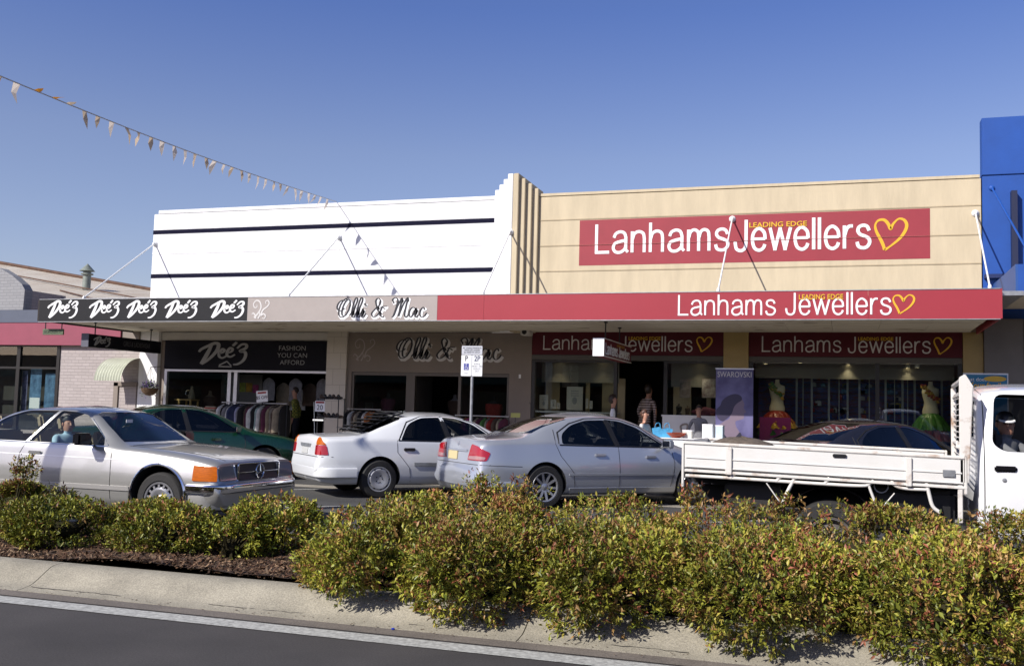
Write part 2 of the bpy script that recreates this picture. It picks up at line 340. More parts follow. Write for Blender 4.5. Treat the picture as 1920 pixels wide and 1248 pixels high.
def concrete(name, c, crack=False):
    m, N, L, b = newmat(name); tc = N.new('ShaderNodeTexCoord')
    n = N.new('ShaderNodeTexNoise'); n.inputs['Scale'].default_value = 2.2; n.inputs['Detail'].default_value = 9; n.inputs['Roughness'].default_value = .7; L.new(tc.outputs['Object'], n.inputs['Vector'])
    n2 = N.new('ShaderNodeTexNoise'); n2.inputs['Scale'].default_value = 90; n2.inputs['Detail'].default_value = 3; L.new(tc.outputs['Object'], n2.inputs['Vector'])
    r = N.new('ShaderNodeValToRGB'); r.color_ramp.elements[0].color = (*[q*.72 for q in c], 1); r.color_ramp.elements[1].color = (*[min(1, q*1.12) for q in c], 1); r.color_ramp.elements[0].position = .3; r.color_ramp.elements[1].position = .62
    L.new(n.outputs[0], r.inputs[0])
    r2 = N.new('ShaderNodeValToRGB'); r2.color_ramp.elements[0].color = (.75, .75, .74, 1); r2.color_ramp.elements[1].color = (1.15, 1.15, 1.12, 1); r2.color_ramp.elements[0].position = .35; r2.color_ramp.elements[1].position = .65; L.new(n2.outputs[0], r2.inputs[0])
    mx = N.new('ShaderNodeMix'); mx.data_type = 'RGBA'; mx.blend_type = 'MULTIPLY'; mx.inputs[0].default_value = 1
    L.new(r.outputs[0], mx.inputs[6]); L.new(r2.outputs[0], mx.inputs[7]); L.new(mx.outputs[2], b.inputs['Base Color']); b.inputs['Roughness'].default_value = .85
    bp = N.new('ShaderNodeBump'); bp.inputs['Strength'].default_value = .35; bp.inputs['Distance'].default_value = .008; L.new(n2.outputs[0], bp.inputs['Height']); L.new(bp.outputs[0], b.inputs['Normal'])
    return m
M['kerb'] = concrete('kerb_concrete', (.325, .295, .235)); M['gutterc'] = concrete('gutter_concrete', (.17, .145, .125)); M['paving'] = concrete('footpath_paving', (.30, .27, .24)); M['drain'] = concrete('drain_concrete', (.33, .30, .25))
M['soil'] = mat('mulch_soil', (.06, .035, .022), .95, col2=(.02, .012, .008), vscale=14, bump=1, bscale=45, bdist=.03)
M['line'] = mat('road_paint', (.55, .55, .51), .7, col2=(.24, .235, .22), vscale=26)
sheet('ground', -400, 400, -400, 600, -.03, mat('bare_ground', (.16, .13, .09), .95, var=.3, vscale=.3))
sheet('road', -120, 120, -11.0, 6.35, 0.0, M['asphalt'])
sheet('far_carriageway', -120, 120, 9.3, 18.2, 0.0, M['asphalt2'])
sheet('gutter_far', -120, 120, 18.2, 18.65, 0.004, M['drain'])
sheet('spoon_drain', -120, 120, 16.35, 16.85, 0.004, M['drain'])
sheet('road_marking', -60, 60, 5.90, 6.09, 0.005, M['line'])
sheet('gutter', -60, 60, 6.13, 6.4, 0.004, M['gutterc'])
for i, x in enumerate([-14.2, -10.4, -6.2, -1.7, 2.3, 6.5]):   # angle parking bay lines
    a = R_(46); b = MB(); d = Vector((math.cos(a), math.sin(a), 0)); n = Vector((-d.y, d.x, 0))*.05; p = Vector((x-1.5, 12.9, .005)); q = p+d*4.6
    b.add([p-n, q-n, q+n, p+n], [(0, 1, 2, 3)]); tag(b.build('bay_marking', M['line']), kind='structure')
# kerbs: swept profile in segments with open joints
def kerb(name, segs, prof, m):
    b = MB(); n = len(prof)
    for x0, x1 in segs:
        vs = [(x, p[0], p[1]) for x in (x0, x1) for p in prof]
        b.add(vs, [(i, n+i, n+i+1, i+1) for i in range(n-1)]+[tuple(range(n)), tuple(range(2*n-1, n-1, -1))])
    return tag(b.build(name, m, sm=50), kind='structure')
jo = [-30, -22, -14, -10.05, -6.03, -2.0, 2.05, 6, 14, 30]
kp = [(6.83, -.02), (6.83, .145), (6.80, .152), (6.70, .150), (6.645, .138), (6.60, .115), (6.50, .055), (6.46, .035), (6.43, .024), (6.36, .012), (6.30, .0065), (6.30, -.02)]
kerb('kerb', [(jo[i]+.004, jo[i+1]-.004) for i in range(len(jo)-1)], kp, M['kerb'])
kerb('kerb_median_far', [(-40, -20), (-19.99, -8), (-7.99, 8), (8.01, 40)], [(9.1, -.02), (9.1, .15), (9.13, .155), (9.24, .15), (9.30, .1), (9.34, 0), (9.34, -.02)], M['kerb'])
kerb('kerb_far', [(-60, -10), (-9.99, 0), (0.01, 60)], [(18.62, -.02), (18.64, .12), (18.68, .148), (18.85, .155), (18.85, -.02)], M['drain'])
sheet('footpath', -60, 40, 18.85, 22.6, .15, M['paving'], 1, 8, lambda x, y: .06*(y-18.85))
sheet('footpath_near', -60, 60, -14.2, -11.0, .14, M['paving'])
rs = random.Random(3)
nz = [[rs.random() for _ in range(400)] for _ in range(20)]
sheet('mulch_bed', -25, 14, 6.83, 9.1, .132, M['soil'], 260, 16, lambda x, y: .045*math.sin(x*2.1)*math.sin(y*2+x)+.02*nz[int((y-6.8)*7) % 20][int((x+25)*10) % 400] + .03)
# wood chips
def chips(name, n, x0, x1, y0, y1, seed=1):
    rg = np.random.default_rng(seed)
    cx = rg.uniform(x0, x1, n); cy = y0+(y1-y0)*rg.random(n)**1.1
    hz = .10+.045*np.sin(cx*2.1)*np.sin(cy*2+cx)+.071+rg.uniform(-.008, .012, n)
    a = rg.uniform(0, 2*np.pi, n); t = rg.normal(0, .35, n); Ln = rg.gamma(3, .0058, n)+.006; Wn = Ln*rg.uniform(.12, .4, n)
    d = np.stack([np.cos(a)*np.cos(t), np.sin(a)*np.cos(t), np.sin(t)], 1); s = np.stack([-np.sin(a), np.cos(a), rg.normal(0, .4, n)], 1)
    c = np.stack([cx, cy, hz], 1)
    V = np.stack([c-d*Ln[:, None]-s*Wn[:, None]*.5, c+d*Ln[:, None]-s*Wn[:, None]*.6, c+d*Ln[:, None]*.9+s*Wn[:, None]*.5, c-d*Ln[:, None]*.95+s*Wn[:, None]*.6], 1).reshape(-1, 3)
    me = bpy.data.meshes.new(name); me.vertices.add(4*n); me.vertices.foreach_set('co', V.ravel()); me.loops.add(4*n); me.loops.foreach_set('vertex_index', np.arange(4*n, dtype=np.int32))
    me.polygons.add(n); me.polygons.foreach_set('loop_start', np.arange(0, 4*n, 4, dtype=np.int32)); me.update()
    base = np.array([[.12, .065, .035], [.055, .032, .02], [.24, .15, .085], [.38, .26, .16], [.09, .042, .022]]); k = rg.choice(5, n, p=[.32, .28, .2, .06, .14])
    colr = base[k]*rg.uniform(.7, 1.3, (n, 1)); cc = np.concatenate([colr, np.ones((n, 1))], 1).repeat(4, 0)
    at_ = me.color_attributes.new('Col', 'FLOAT_COLOR', 'CORNER'); at_.data.foreach_set('color', cc.ravel())
    return link_mesh(me, name, attrmat('chip_wood', .8))
tag(chips('wood_mulch', 46000, -8.6, -2.6, 6.84, 8.9), 'brown wood chip mulch covering the median bed below the shrubs', 'mulch', kind='stuff')
# leaf litter and small rubbish on the gutter
b = MB(); rg = random.Random(5)
for i in range(420):
    x = rg.uniform(-7.5, 1.8); y = 6.44-abs(rg.gauss(0, .09)); a = rg.uniform(0, 6.28); l = rg.uniform(.004, .014)
    b.add([(x+math.cos(a+k*PI/2)*l*(1 if k % 2 else .5), y+math.sin(a+k*PI/2)*l*(1 if k % 2 else .5), .012+rg.uniform(0, .006)) for k in range(4)], [(0, 1, 2, 3)])
tag(b.build('leaf_litter', mat('dry_leaf', (.12, .08, .05), .8, var=.5, vscale=30)), 'dry leaf crumbs lying along the concrete gutter', 'litter', kind='stuff')
b = MB(); c = at(737, 1177, 6.27); b.ell((c.x, 6.27, .012), (.014, .008, .008), 8, 5); tag(b.build('blue_wrapper', mat('blue_foil', (.01, .03, .3), .3)), 'tiny crumpled blue wrapper lying in the gutter below the shrubs', 'litter')
p = at(1386, 1180, 6.62); b = MB(); [b.box(p.x-.055+.04*(i % 3), p.x-.02+.04*(i % 3), 6.60+.022*(i//3), 6.618+.022*(i//3), .126+.006*(i//3), .145+.004*(i//3)) for i in range(6) if i != 4]
tag(b.build('kerb_plate', M['line']), 'small pale painted kerb mark of little squares below the truck tray', 'marker')
# cracks in the kerb lip
b = MB()
for (x0, x1, y0) in ((-6.0, -5.1, 6.4), (-4.6, -3.6, 6.41), (-2.8, -2.2, 6.42), (-1.4, -.9, 6.4), (-7.5, -6.3, 6.40), (.2, .7, 6.4)):
    x = x0; pts = []
    while x < x1: pts.append((x, y0+rg.uniform(-.012, .012), .0195+.002*rg.random())); x += rg.uniform(.02, .06)
    for i in range(len(pts)-1):
        p, q = pts[i], pts[i+1]; t = rg.uniform(.002, .005); b.add([(p[0], p[1]-t, p[2]), (q[0], q[1]-t, q[2]), (q[0], q[1]+t, q[2]+.002), (p[0], p[1]+t, p[2]+.002)], [(0, 1, 2, 3)])
tag(b.build('kerb_crack', mat('crack_dark', (.04, .035, .03), .95)), kind='structure')
# ================================================================ BUILDINGS
Y0 = 22.5
M['wallwhite'] = mat('white_render', (.80, .80, .80), .8, var=.09, vscale=1.6, bump=.2, bscale=18, stretch=(2.2, 1, .35))
M['navy'] = mat('navy_stripe_paint', (.010, .010, .026), .8, spec=.08)
M['cream'] = mat('cream_render', (.565, .475, .325), .8, var=.12, vscale=1.5, bump=.35, bscale=14, stretch=(2, 1, .4))
M['creamshop'] = mat('mustard_pier_paint', (.40, .29, .11), .45, var=.06)
M['red'] = mat('red_sign_vinyl', (.34, .035, .048), .34, var=.06, vscale=.5)
M['redwall'] = mat('red_wall_paint', (.30, .028, .042), .6, var=.08, vscale=2)
M['taupe'] = mat('taupe_sign_panel', (.36, .315, .29), .45, var=.05)
M['taupe2'] = mat('taupe_render', (.235, .195, .165), .75, var=.07, vscale=2, bump=.1)
M['charcoal'] = mat('charcoal_sign_panel', (.020, .020, .022), .6, spec=.2)
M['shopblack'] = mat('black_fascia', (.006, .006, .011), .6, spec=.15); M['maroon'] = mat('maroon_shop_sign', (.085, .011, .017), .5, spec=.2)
M['soffit'] = mat('soffit_board', (.62, .57, .47), .7, var=.16, vscale=1.8, stretch=(.5, 3, 1), bump=.15)
M['tile'] = None
M['letwhite'] = mat('white_lettering', (.82, .82, .82), .5)
M['letgrey'] = mat('grey_lettering', (.30, .30, .30), .6)
M['letyellow'] = mat('yellow_lettering', (.72, .42, .02), .5)
M['letblack'] = mat('black_lettering', (.01, .01, .016), .5)
M['letlilac'] = mat('pale_grey_lettering', (.62, .60, .58), .5)
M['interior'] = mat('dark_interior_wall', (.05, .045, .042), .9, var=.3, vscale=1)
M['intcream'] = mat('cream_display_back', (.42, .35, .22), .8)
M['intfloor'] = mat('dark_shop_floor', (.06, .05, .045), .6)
M['blue'] = mat('blue_wall_paint', (.008, .070, .33), .6, var=.12, vscale=1.2, bump=.15)
M['gcol'] = mat('grey_tiled_column', (.16, .15, .15), .5, var=.1)

def brickmat(name, c1, c2, mort, sc=1.0, rough=.85, bump=.6, bw=.24, bh=.085):
    m, N, L, b = newmat(name); tc = N.new('ShaderNodeTexCoord'); sp = N.new('ShaderNodeSeparateXYZ'); cb = N.new('ShaderNodeCombineXYZ')
    ad = N.new('ShaderNodeMath'); ad.operation = 'ADD'
    L.new(tc.outputs['Object'], sp.inputs[0]); L.new(sp.outputs[0], ad.inputs[0]); L.new(sp.outputs[1], ad.inputs[1]); L.new(ad.outputs[0], cb.inputs[0]); L.new(sp.outputs[2], cb.inputs[1])
    t = N.new('ShaderNodeTexBrick'); t.inputs['Scale'].default_value = sc; t.inputs['Brick Width'].default_value = bw; t.inputs['Row Height'].default_value = bh; t.inputs['Mortar Size'].default_value = .006
    t.inputs['Color1'].default_value = (*c1, 1); t.inputs['Color2'].default_value = (*c2, 1); t.inputs['Mortar'].default_value = (*mort, 1)
    L.new(cb.outputs[0], t.inputs['Vector']); L.new(t.outputs[0], b.inputs['Base Color']); b.inputs['Roughness'].default_value = rough
    bp = N.new('ShaderNodeBump'); bp.inputs['Strength'].default_value = bump; bp.inputs['Distance'].default_value = .01; bp.invert = True; L.new(t.outputs['Fac'], bp.inputs['Height']); L.new(bp.outputs[0], b.inputs['Normal'])
    return m
M['brickwhite'] = brickmat('painted_brick', (.42, .37, .355), (.37, .325, .31), (.31, .27, .26))
M['tile'] = brickmat('glazed_wall_tile', (.60, .55, .47), (.57, .52, .45), (.40, .36, .30), rough=.35, bump=.3, bw=.4, bh=.4)

def wbox(parent, name, m, *boxes, sm=None, bevel=0):
    b = MB()
    for q in boxes: b.box(*q)
    return b.build(name, m, parent, sm, bevel)

# ---- white building (two shops)
wb = empty('shop_building', (-12.55, Y0, 0), 0, 'white rendered shop building with two black stripes across its parapet', 'building')
def P(parent, name, m, boxes, **k):
    """boxes in world coordinates, made a child of an unrotated parent"""
    if k.get('split'):
        return [P(parent, name, m, [q]) for q in boxes][0]
    l = parent.location; root = parent
    while root.parent: root = root.parent; l = l+root.location
    b = MB()
    for q in boxes: b.box(q[0]-l.x, q[1]-l.x, q[2]-l.y, q[3]-l.y, q[4]-l.z, q[5]-l.z)
    return b.build(name, m, parent, k.get('sm'), k.get('bevel', 0))
def bake(mb, parent, name, m, sm=None, bevel=0):
    """mesh given in world coordinates -> child of an unrotated parent"""
    l = parent.location.copy(); r = parent
    while r.parent: r = r.parent; l = l+r.location
    mb.v = [(v[0]-l.x, v[1]-l.y, v[2]-l.z) for v in mb.v]
    return mb.build(name, m, parent, sm, bevel)
par = P(wb, 'parapet', M['wallwhite'], [(-17.7, -7.9, Y0, Y0+.3, 3.30, 4.765), (-17.7, -7.9, Y0, Y0+.3, 4.87, 5.955), (-17.7, -7.9, Y0, Y0+.3, 6.06, 6.50), (-17.56, -7.9, Y0-.012, Y0+.31, 6.502, 6.60), (-17.7, -7.9, Y0+.03, Y0+.29, 4.7, 6.2), (-17.7, -7.9, Y0-.009, Y0+.1, 5.40, 5.445)], bevel=.008)
P(par, 'stripe', M['navy'], [(-17.705, -7.9, Y0-.004, Y0+.2, 4.767, 4.868)]); P(par, 'stripe', M['navy'], [(-17.705, -7.9, Y0-.004, Y0+.2, 5.957, 6.058)])
P(wb, 'side_wall', M['brickwhite'], [(-17.69, -17.4, Y0+.3, 36, 0, 6.0), (-17.4, -7.45, 35.7, 36, 0, 5.6)])
P(wb, 'roof', M['galv'], [(-17.4, -7.4, Y0+.3, 35.7, 5.3, 5.36)])
pw = empty('pilaster', (0, 0, 0), parent=wb)
bw_, by_ = [], []
for k in range(4):
    x0, x1, y, zt = -7.93+.135*k, -6.85-.135*k, Y0-.09*(k+1), 6.72+.105*k
    bw_.append((x0, -7.392-.0005*k, y, Y0+.32+.002*k, 3.3+.001*k, zt)); by_.append((-7.388+.0005*k, x1, y, Y0+.32+.002*k, 3.3+.001*k, zt))
P(pw, 'white_fins', M['wallwhite'], bw_, bevel=.01); P(pw, 'cream_fins', M['cream'], by_, bevel=.01)
# shopfront: piers, band
P(wb, 'end_pier', M['wallwhite'], [(-17.85, -17.27, Y0-.10, Y0+.3, .1, 3.32)])
P(wb, 'tiled_pier', M['tile'], [(-12.28, -11.73, Y0-.06, Y0+.2, .1, 3.32)])
P(wb, 'lintel_beam', M['offwhite'], [(-17.26, -12.29, Y0+.0, Y0+.25, 3.10, 3.325)])
P(wb, 'recess_trim', M['taupe2'], [(-17.26, -17.12, Y0+.02, Y0+.22, .3, 3.095)])
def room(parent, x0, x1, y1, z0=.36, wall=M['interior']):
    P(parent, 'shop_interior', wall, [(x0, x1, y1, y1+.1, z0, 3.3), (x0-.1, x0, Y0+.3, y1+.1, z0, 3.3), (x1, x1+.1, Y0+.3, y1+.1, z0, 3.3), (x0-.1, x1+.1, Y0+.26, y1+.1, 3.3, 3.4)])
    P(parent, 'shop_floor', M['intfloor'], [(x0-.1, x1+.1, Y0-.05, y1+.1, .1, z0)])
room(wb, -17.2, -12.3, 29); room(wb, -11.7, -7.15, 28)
# Deez shopfront
s1 = P(wb, 'shop_sign', M['shopblack'], [(-17.11, -12.30, Y0-.03, Y0+.1, 2.36, 3.09)])
def fit(s, x0, x1, yt, yb, Y): # pixel box -> world x, z, h, xscale
    a = at(x0, yb, Y); b2 = at(x1, yb, Y); t = at(x0, yt, Y); h = t.z-a.z
    return a.x, a.z, h, (b2.x-a.x)/(s*h)
mb = MB(); x, z, h, xs = fit(1.55, 372, 463, 640, 684, Y0-.03); deez(mb, x, z, h*1.0, y=Y0-.031, wd=.10); mb.v = [((v[0]-x)*xs+x, v[1], v[2]) for v in mb.v]
ribbon(mb, [(x+1.02*h, z-.0), (x+1.4*h, z+.17*h), (x+1.62*h, z-.02*h)], .035, y=Y0-.03); ribbon(mb, [(x+1.0*h, z-.03), (x+1.64*h, z-.035)], .03, y=Y0-.03, dep=.0051)
bake(mb, s1, 'lettering', M['letgrey'])
mb = MB()
for i, t_ in enumerate(('FASHION', 'YOU CAN', 'AFFORD')):
    p = at(548, 653+13.4*i, Y0-.034); text('', t_, .17, (p.x, Y0-.031, p.z), None, None, xs=1.12, bold=-.006, mb=mb)
bake(mb, s1, 'lettering', M['letgrey'])
P(wb, 'head_rail', M['alu'], [(-17.1, -12.3, Y0-.01, Y0+.12, 2.28, 2.335)])
wf = P(wb, 'display_window', M['alu'], [(-17.11, -17.03, Y0, Y0+.1, .9, 2.28), (-15.16, -15.06, Y0, Y0+.1, .36, 2.28), (-14.98, -14.88, Y0+.01, Y0+.11, .36, 2.28), (-17.1, -15.1, Y0, Y0+.1, .82, .9)])
P(wf, 'pane', M['shopglass'], [(-17.03, -15.16, Y0+.04, Y0+.046, .9, 2.28)])
P(wb, 'display_bulkhead', M['taupe2'], [(-17.1, -15.1, Y0+.01, Y0+.12, .3, .81)])
# Olli & Mac shopfront
ow = P(wb, 'taupe_front_wall', M['taupe2'], [(-11.72, -6.94, Y0, Y0+.2, 2.34, 3.325), (-11.72, -11.6, Y0, Y0+.2, .1, 2.34), (-7.48, -6.94, Y0, Y0+.2, .1, 2.34)])
mb = MB(); x, z, h, xs = fit(5.14, 744, 940, 633, 672, Y0); ollimac(mb, x+.03, z-.035, h, grow=.11, y=Y0, xs=xs, dep=.004); bake(mb, ow, 'lettering_shadow', M['letlilac'])
mb = MB(); ollimac(mb, x, z, h, y=Y0-.006, xs=xs, dep=.006); bake(mb, ow, 'lettering', M['letblack'])
mb = MB(); x, z, h, _ = fit(1, 662, 715, 634, 676, Y0); scroll(mb, x+.03, z, h*.98, y=Y0, wd=.05); bake(mb, ow, 'scroll_ornament', M['taupe'])
mull = P(wb, 'window_frame', mat('bronze_frame', (.10, .085, .07), .4, .3), [(-11.6, -11.54, Y0+.03, Y0+.13, .5, 2.33), (-11.54, -7.54, Y0+.031, Y0+.129, 2.26, 2.335), (-10.13, -9.9, Y0+.03, Y0+.13, .36, 2.26), (-8.77, -8.70, Y0+.03, Y0+.13, .36, 2.26), (-7.54, -7.48, Y0+.03, Y0+.13, .5, 2.33), (-11.54, -10.13, Y0+.032, Y0+.128, .42, .5), (-8.7, -7.54, Y0+.032, Y0+.128, .42, .5)])
P(mull, 'pane', M['shopglass'], [(-11.54, -10.13, Y0+.07, Y0+.076, .5, 2.26)]); P(mull, 'pane', M['shopglass'], [(-8.7, -7.54, Y0+.07, Y0+.076, .5, 2.26)])
P(wb, 'door_reveal', M['interior'], [(-10.12, -9.93, Y0+.14, Y0+1.2, .36, 2.3), (-8.76, -8.72, Y0+.14, Y0+1.2, .36, 2.3)], split=1)
b = MB(); b.tube([at(661, 621, 22.35), at(935, 619, 22.35)], .022, 8)
for px in (661, 748, 840, 934): p = at(px, 620, 22.35); b.box(p.x-.02, p.x+.02, 22.34, Y0, p.z-.03, p.z+.05)
bake(b, wb, 'blind_tube', M['offwhite'], sm=40)
p = at(955, 657, Y0); P(wb, 'wall_socket', M['white'], [(-7.24, -7.19, Y0-.02, Y0, 2.24, 2.33)])

# ---- cream building (jeweller)
cb = empty('shop_building', (-2.1, Y0, 0), 0, 'cream rendered shop building with a long red painted sign on its parapet', 'building')
bs = []; zs = [3.3, 4.745, 5.345, 5.955, 6.53]
for i in range(4): bs.append((-6.85, 2.68, Y0, Y0+.3, zs[i]+.008, zs[i+1]-.008))
bs.append((-6.85, 2.68, Y0+.02, Y0+.29, 3.4, 6.4)); bs.append((-6.85, 2.66, Y0-.015, Y0+.31, 6.532, 6.60))
cp = P(cb, 'parapet', M['cream'], bs, bevel=.006)
bs = [(-6.85, 2.68, Y0-.012, Y0+.01, z_-.005, z_+.006) for z_ in zs[1:4]]
P(cp, 'joint_bead', M['cream'], bs)
ps = P(cb, 'painted_sign', M['redwall'], [(-5.85, 1.70, Y0-.004, Y0+.01, 4.87, 5.337), (-5.85, 1.70, Y0-.004, Y0+.01, 5.353, 5.93), (-5.85, 1.70, Y0-.016, Y0-.004, 5.341, 5.349)])
def lanhams(parent, Y, w1, w2, le, ht, wd, mw=M['letwhite'], my=M['letyellow'], led=.0):
    mb = MB()
    for s, (a, b_, t, bo) in (('Lanhams', w1), ('Jewellers', w2)):
        x, z, h, xs = fit(word_w(s)-.14, a, b_, t, bo, Y); word(mb, s, x, z, h, wd, xs=xs, y=Y)
    bake(mb, parent, 'lettering', mw)
    p0 = at(le[0], le[3], Y); p1 = at(le[1], le[2], Y); h = p1.z-p0.z; mb = MB()
    text('', 'LEADING EDGE', 1.0, (0, 0, 0), None, None, mb=mb, bold=.015)
    xs_ = [v[0] for v in mb.v]; zs_ = [v[2] for v in mb.v]; sx = (p1.x-p0.x)/(max(xs_)-min(xs_)); sz = h/(max(zs_)-min(zs_))
    mb.v = [(p0.x+(v[0]-min(xs_))*sx, Y-.011+v[1], p0.z+(v[2]-min(zs_))*sz) for v in mb.v]
    bake(mb, parent, 'lettering', my)
    a = at(ht[0], ht[3], Y); c_ = at(ht[1], ht[2], Y); mb = MB(); heart(mb, 0, 0, 1.0, y=Y); sx = (c_.x-a.x)/.95; sz = (c_.z-a.z)
    mb.v = [(a.x+v[0]*sx, v[1], a.z+v[2]*sz) for v in mb.v]; bake(mb, parent, 'heart_emblem', my)
lanhams(ps, Y0-.004, (1117, 1366, 421, 475), (1377, 1632, 413, 471), (1405, 1513, 414, 427), (1640, 1700, 410, 469), .102)
P(cb, 'side_wall', M['cream'], [(2.4, 2.68, Y0+.3, 36, 0, 6.0), (-7.38, 2.4, 35.7, 36, 0, 5.6)])
P(cb, 'roof', M['galv'], [(-7.38, 2.4, Y0+.3, 35.7, 5.3, 5.36)])
P(cb, 'pier', M['creamshop'], [(-2.52, -1.985, Y0-.05, Y0+.2, .1, 3.32)]); P(cb, 'pier', M['creamshop'], [(2.31, 2.69, Y0-.05, Y0+.2, .1, 3.32)])
bs_ = mat('shop_bulkhead', (.09, .085, .075), .6)
for (x0, x1, seq) in ((-6.93, -2.525, 0), (-1.98, 2.305, 1)):
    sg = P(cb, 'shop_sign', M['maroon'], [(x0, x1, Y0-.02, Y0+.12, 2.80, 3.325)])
    if seq == 0: lanhams(sg, Y0-.02, (1019, 1148, 629, 655), (1161, 1298, 630, 658), (1179, 1239, 631, 637.5), (1306, 1335, 632, 659), .085, M['letlilac'])
    else: lanhams(sg, Y0-.02, (1429, 1577, 630, 659), (1590, 1745, 631, 661), (1609, 1675, 632, 638.5), (1751, 1784, 633, 664), .085, M['letlilac'])
    P(cb, 'bulkhead', bs_, [(x0, x1, Y0+.0, Y0+.12, 2.68, 2.795)])
fr = mat('dark_window_frame', (.03, .028, .026), .4, .4)
w1 = P(cb, 'display_window', fr, [(-6.93, -6.85, Y0, Y0+.1, .4, 2.67), (-4.98, -4.9, Y0, Y0+.1, .36, 2.67), (-6.86, -4.97, Y0+.002, Y0+.098, 2.63, 2.67)])
P(w1, 'pane', M['shopglass'], [(-6.85, -4.98, Y0+.04, Y0+.046, .95, 2.67)])
w2 = P(cb, 'display_window', fr, [(-3.84, -3.76, Y0, Y0+.1, .36, 2.67), (-2.6, -2.53, Y0, Y0+.1, .36, 2.67), (-3.77, -2.59, Y0+.002, Y0+.098, 2.63, 2.67)])
P(w2, 'pane', M['shopglass'], [(-3.76, -2.6, Y0+.04, Y0+.046, .95, 2.67)])
w3 = P(cb, 'display_window', fr, [(-1.98, -1.9, Y0, Y0+.1, .36, 2.67), (.62, .70, Y0, Y0+.1, .9, 2.67), (2.22, 2.3, Y0, Y0+.1, .36, 2.67), (-1.9, 2.22, Y0+.002, Y0+.098, .36, .5)])
P(w3, 'pane', M['shopglass'], [(-1.9, .62, Y0+.04, Y0+.046, .5, 2.67)]); P(w3, 'pane', M['shopglass'], [(.70, 2.22, Y0+.04, Y0+.046, .5, 2.67)])
room(cb, -7.0, 2.3, 27.5)
P(cb, 'window_base', M['offwhite'], [(-6.85, -4.98, Y0+.0, Y0+.5, .36, .9), (-3.76, -2.6, Y0+.0, Y0+.5, .36, .9)], split=1)
M['greyband'] = mat('frosted_window_band', (.17, .16, .14), .5)
gb = P(cb, 'window_head_panel', M['greyband'], [(-6.85, -4.98, Y0+.55, Y0+.6, 2.18, 2.9), (-3.76, -2.6, Y0+.55, Y0+.6, 2.12, 2.9), (-1.9, 2.22, Y0+.75, Y0+.8, 2.36, 2.9)], split=1)
P(cb, 'display_back', M['intcream'], [(-6.84, -6.5, Y0+.9, Y0+.95, .9, 2.3), (-5.85, -5.75, Y0+.9, Y0+.94, .9, 2.3), (-5.45, -4.9, Y0+.9, Y0+.95, .9, 2.3), (-3.76, -3.35, Y0+.9, Y0+.95, .9, 2.3), (-3.0, -2.9, Y0+.9, Y0+.95, .9, 2.3)], split=1)

# ---- awning over the footpath
aw = empty('awning', (-7.7, 19, 3.3), 0, 'long cantilevered street awning with charcoal, taupe and red fascia panels', 'awning')
f1 = P(aw, 'fascia_panel', M['charcoal'], [(-18.03, -14.752, 18.98, 19.03, 3.275, 3.79), (-14.748, -12.372, 18.98, 19.03, 3.275, 3.79)])
f2 = P(aw, 'fascia_panel', M['taupe'], [(-12.368, -7.902, 18.98, 19.03, 3.275, 3.79)])
f3 = P(aw, 'fascia_panel', M['red'], [(-7.898, -6.89, 18.98, 19.03, 3.275, 3.79), (-6.886, .402, 18.98, 19.03, 3.275, 3.79), (.406, 2.55, 18.98, 19.03, 3.275, 3.79)])
P(aw, 'end_panel', M['blackgloss'], [(-18.07, -18.03, 18.98, 22.4, 3.285, 3.80)]); P(aw, 'end_panel', M['red'], [(2.55, 2.58, 18.98, 22.4, 3.28, 3.80)])
P(aw, 'roof_sheet', M['galv'], [(-18.03, 2.55, 19.03, Y0, 3.66, 3.70)])
P(aw, 'edge_trim', M['galv'], [(-18.03, 2.55, 18.97, 19.04, 3.262, 3.275), (-18.03, 2.55, 18.97, 19.04, 3.79, 3.803)])
P(aw, 'soffit', M['soffit'], [(-18.03+i*.89, -18.03+(i+1)*.89-.006, 19.03, Y0-.0, 3.33, 3.345) for i in range(23)]+[(-18.03, 2.45, 22.3, 22.36, 3.315, 3.331), (-18.03, 2.45, 20.4, 20.43, 3.322, 3.332)])
b = MB(); rg = random.Random(11)     # peeling paint flakes under the boards
for i in range(60):
    x = rg.choice([-16.9, -13.4, -12.9, -1.0, 1.2, -10.4, -6])+rg.gauss(0, .5); y = rg.uniform(19.3, 22); s = rg.uniform(.03, .14)
    if x < -17.9 or x > 2.4: continue
    b.add([(x+math.cos(a)*s*rg.uniform(.6, 1.6), y+math.sin(a)*s*.5, 3.3265-.0004*rg.random()) for a in [k*PI/3 for k in range(6)]], [tuple(range(6))])
bake(b, aw, 'peeling_paint', mat('peeled_paint', (.30, .22, .14), .9, var=.5, vscale=9))
for k, (a, b2) in enumerate(((89, 144), (167, 222), (237, 292), (309, 368), (394, 456))):
    mb = MB(); x, z, h, xs = fit(1.52, a, b2, 562.5, 597, 18.98); deez(mb, 0, 0, h, y=18.98, wd=.105); mb.v = [(v[0]*xs+x, v[1], v[2]+z) for v in mb.v]; bake(mb, f1, 'lettering', M['letwhite'])
mb = MB(); x, z, h, xs = fit(5.14, 632, 800, 559, 595, 18.98); ollimac(mb, x+.025, z-.03, h, grow=.095, y=18.98, xs=xs, dep=.004); bake(mb, f2, 'lettering_shadow', M['letwhite'])
mb = MB(); ollimac(mb, x, z, h, y=18.974, xs=xs, dep=.006, thin=.028, thick=.085); bake(mb, f2, 'lettering', M['letblack'])
mb = MB(); x, z, h, _ = fit(1, 472, 512, 562, 597, 18.98); scroll(mb, x+.02, z, h*.98, y=18.98, wd=.075); bake(mb, f2, 'scroll_ornament', M['letlilac'])
lanhams(f3, 18.98, (1272, 1454, 553, 591), (1473, 1671, 549, 590), (1498, 1581, 551, 561.5), (1674, 1714, 553, 588), .088)
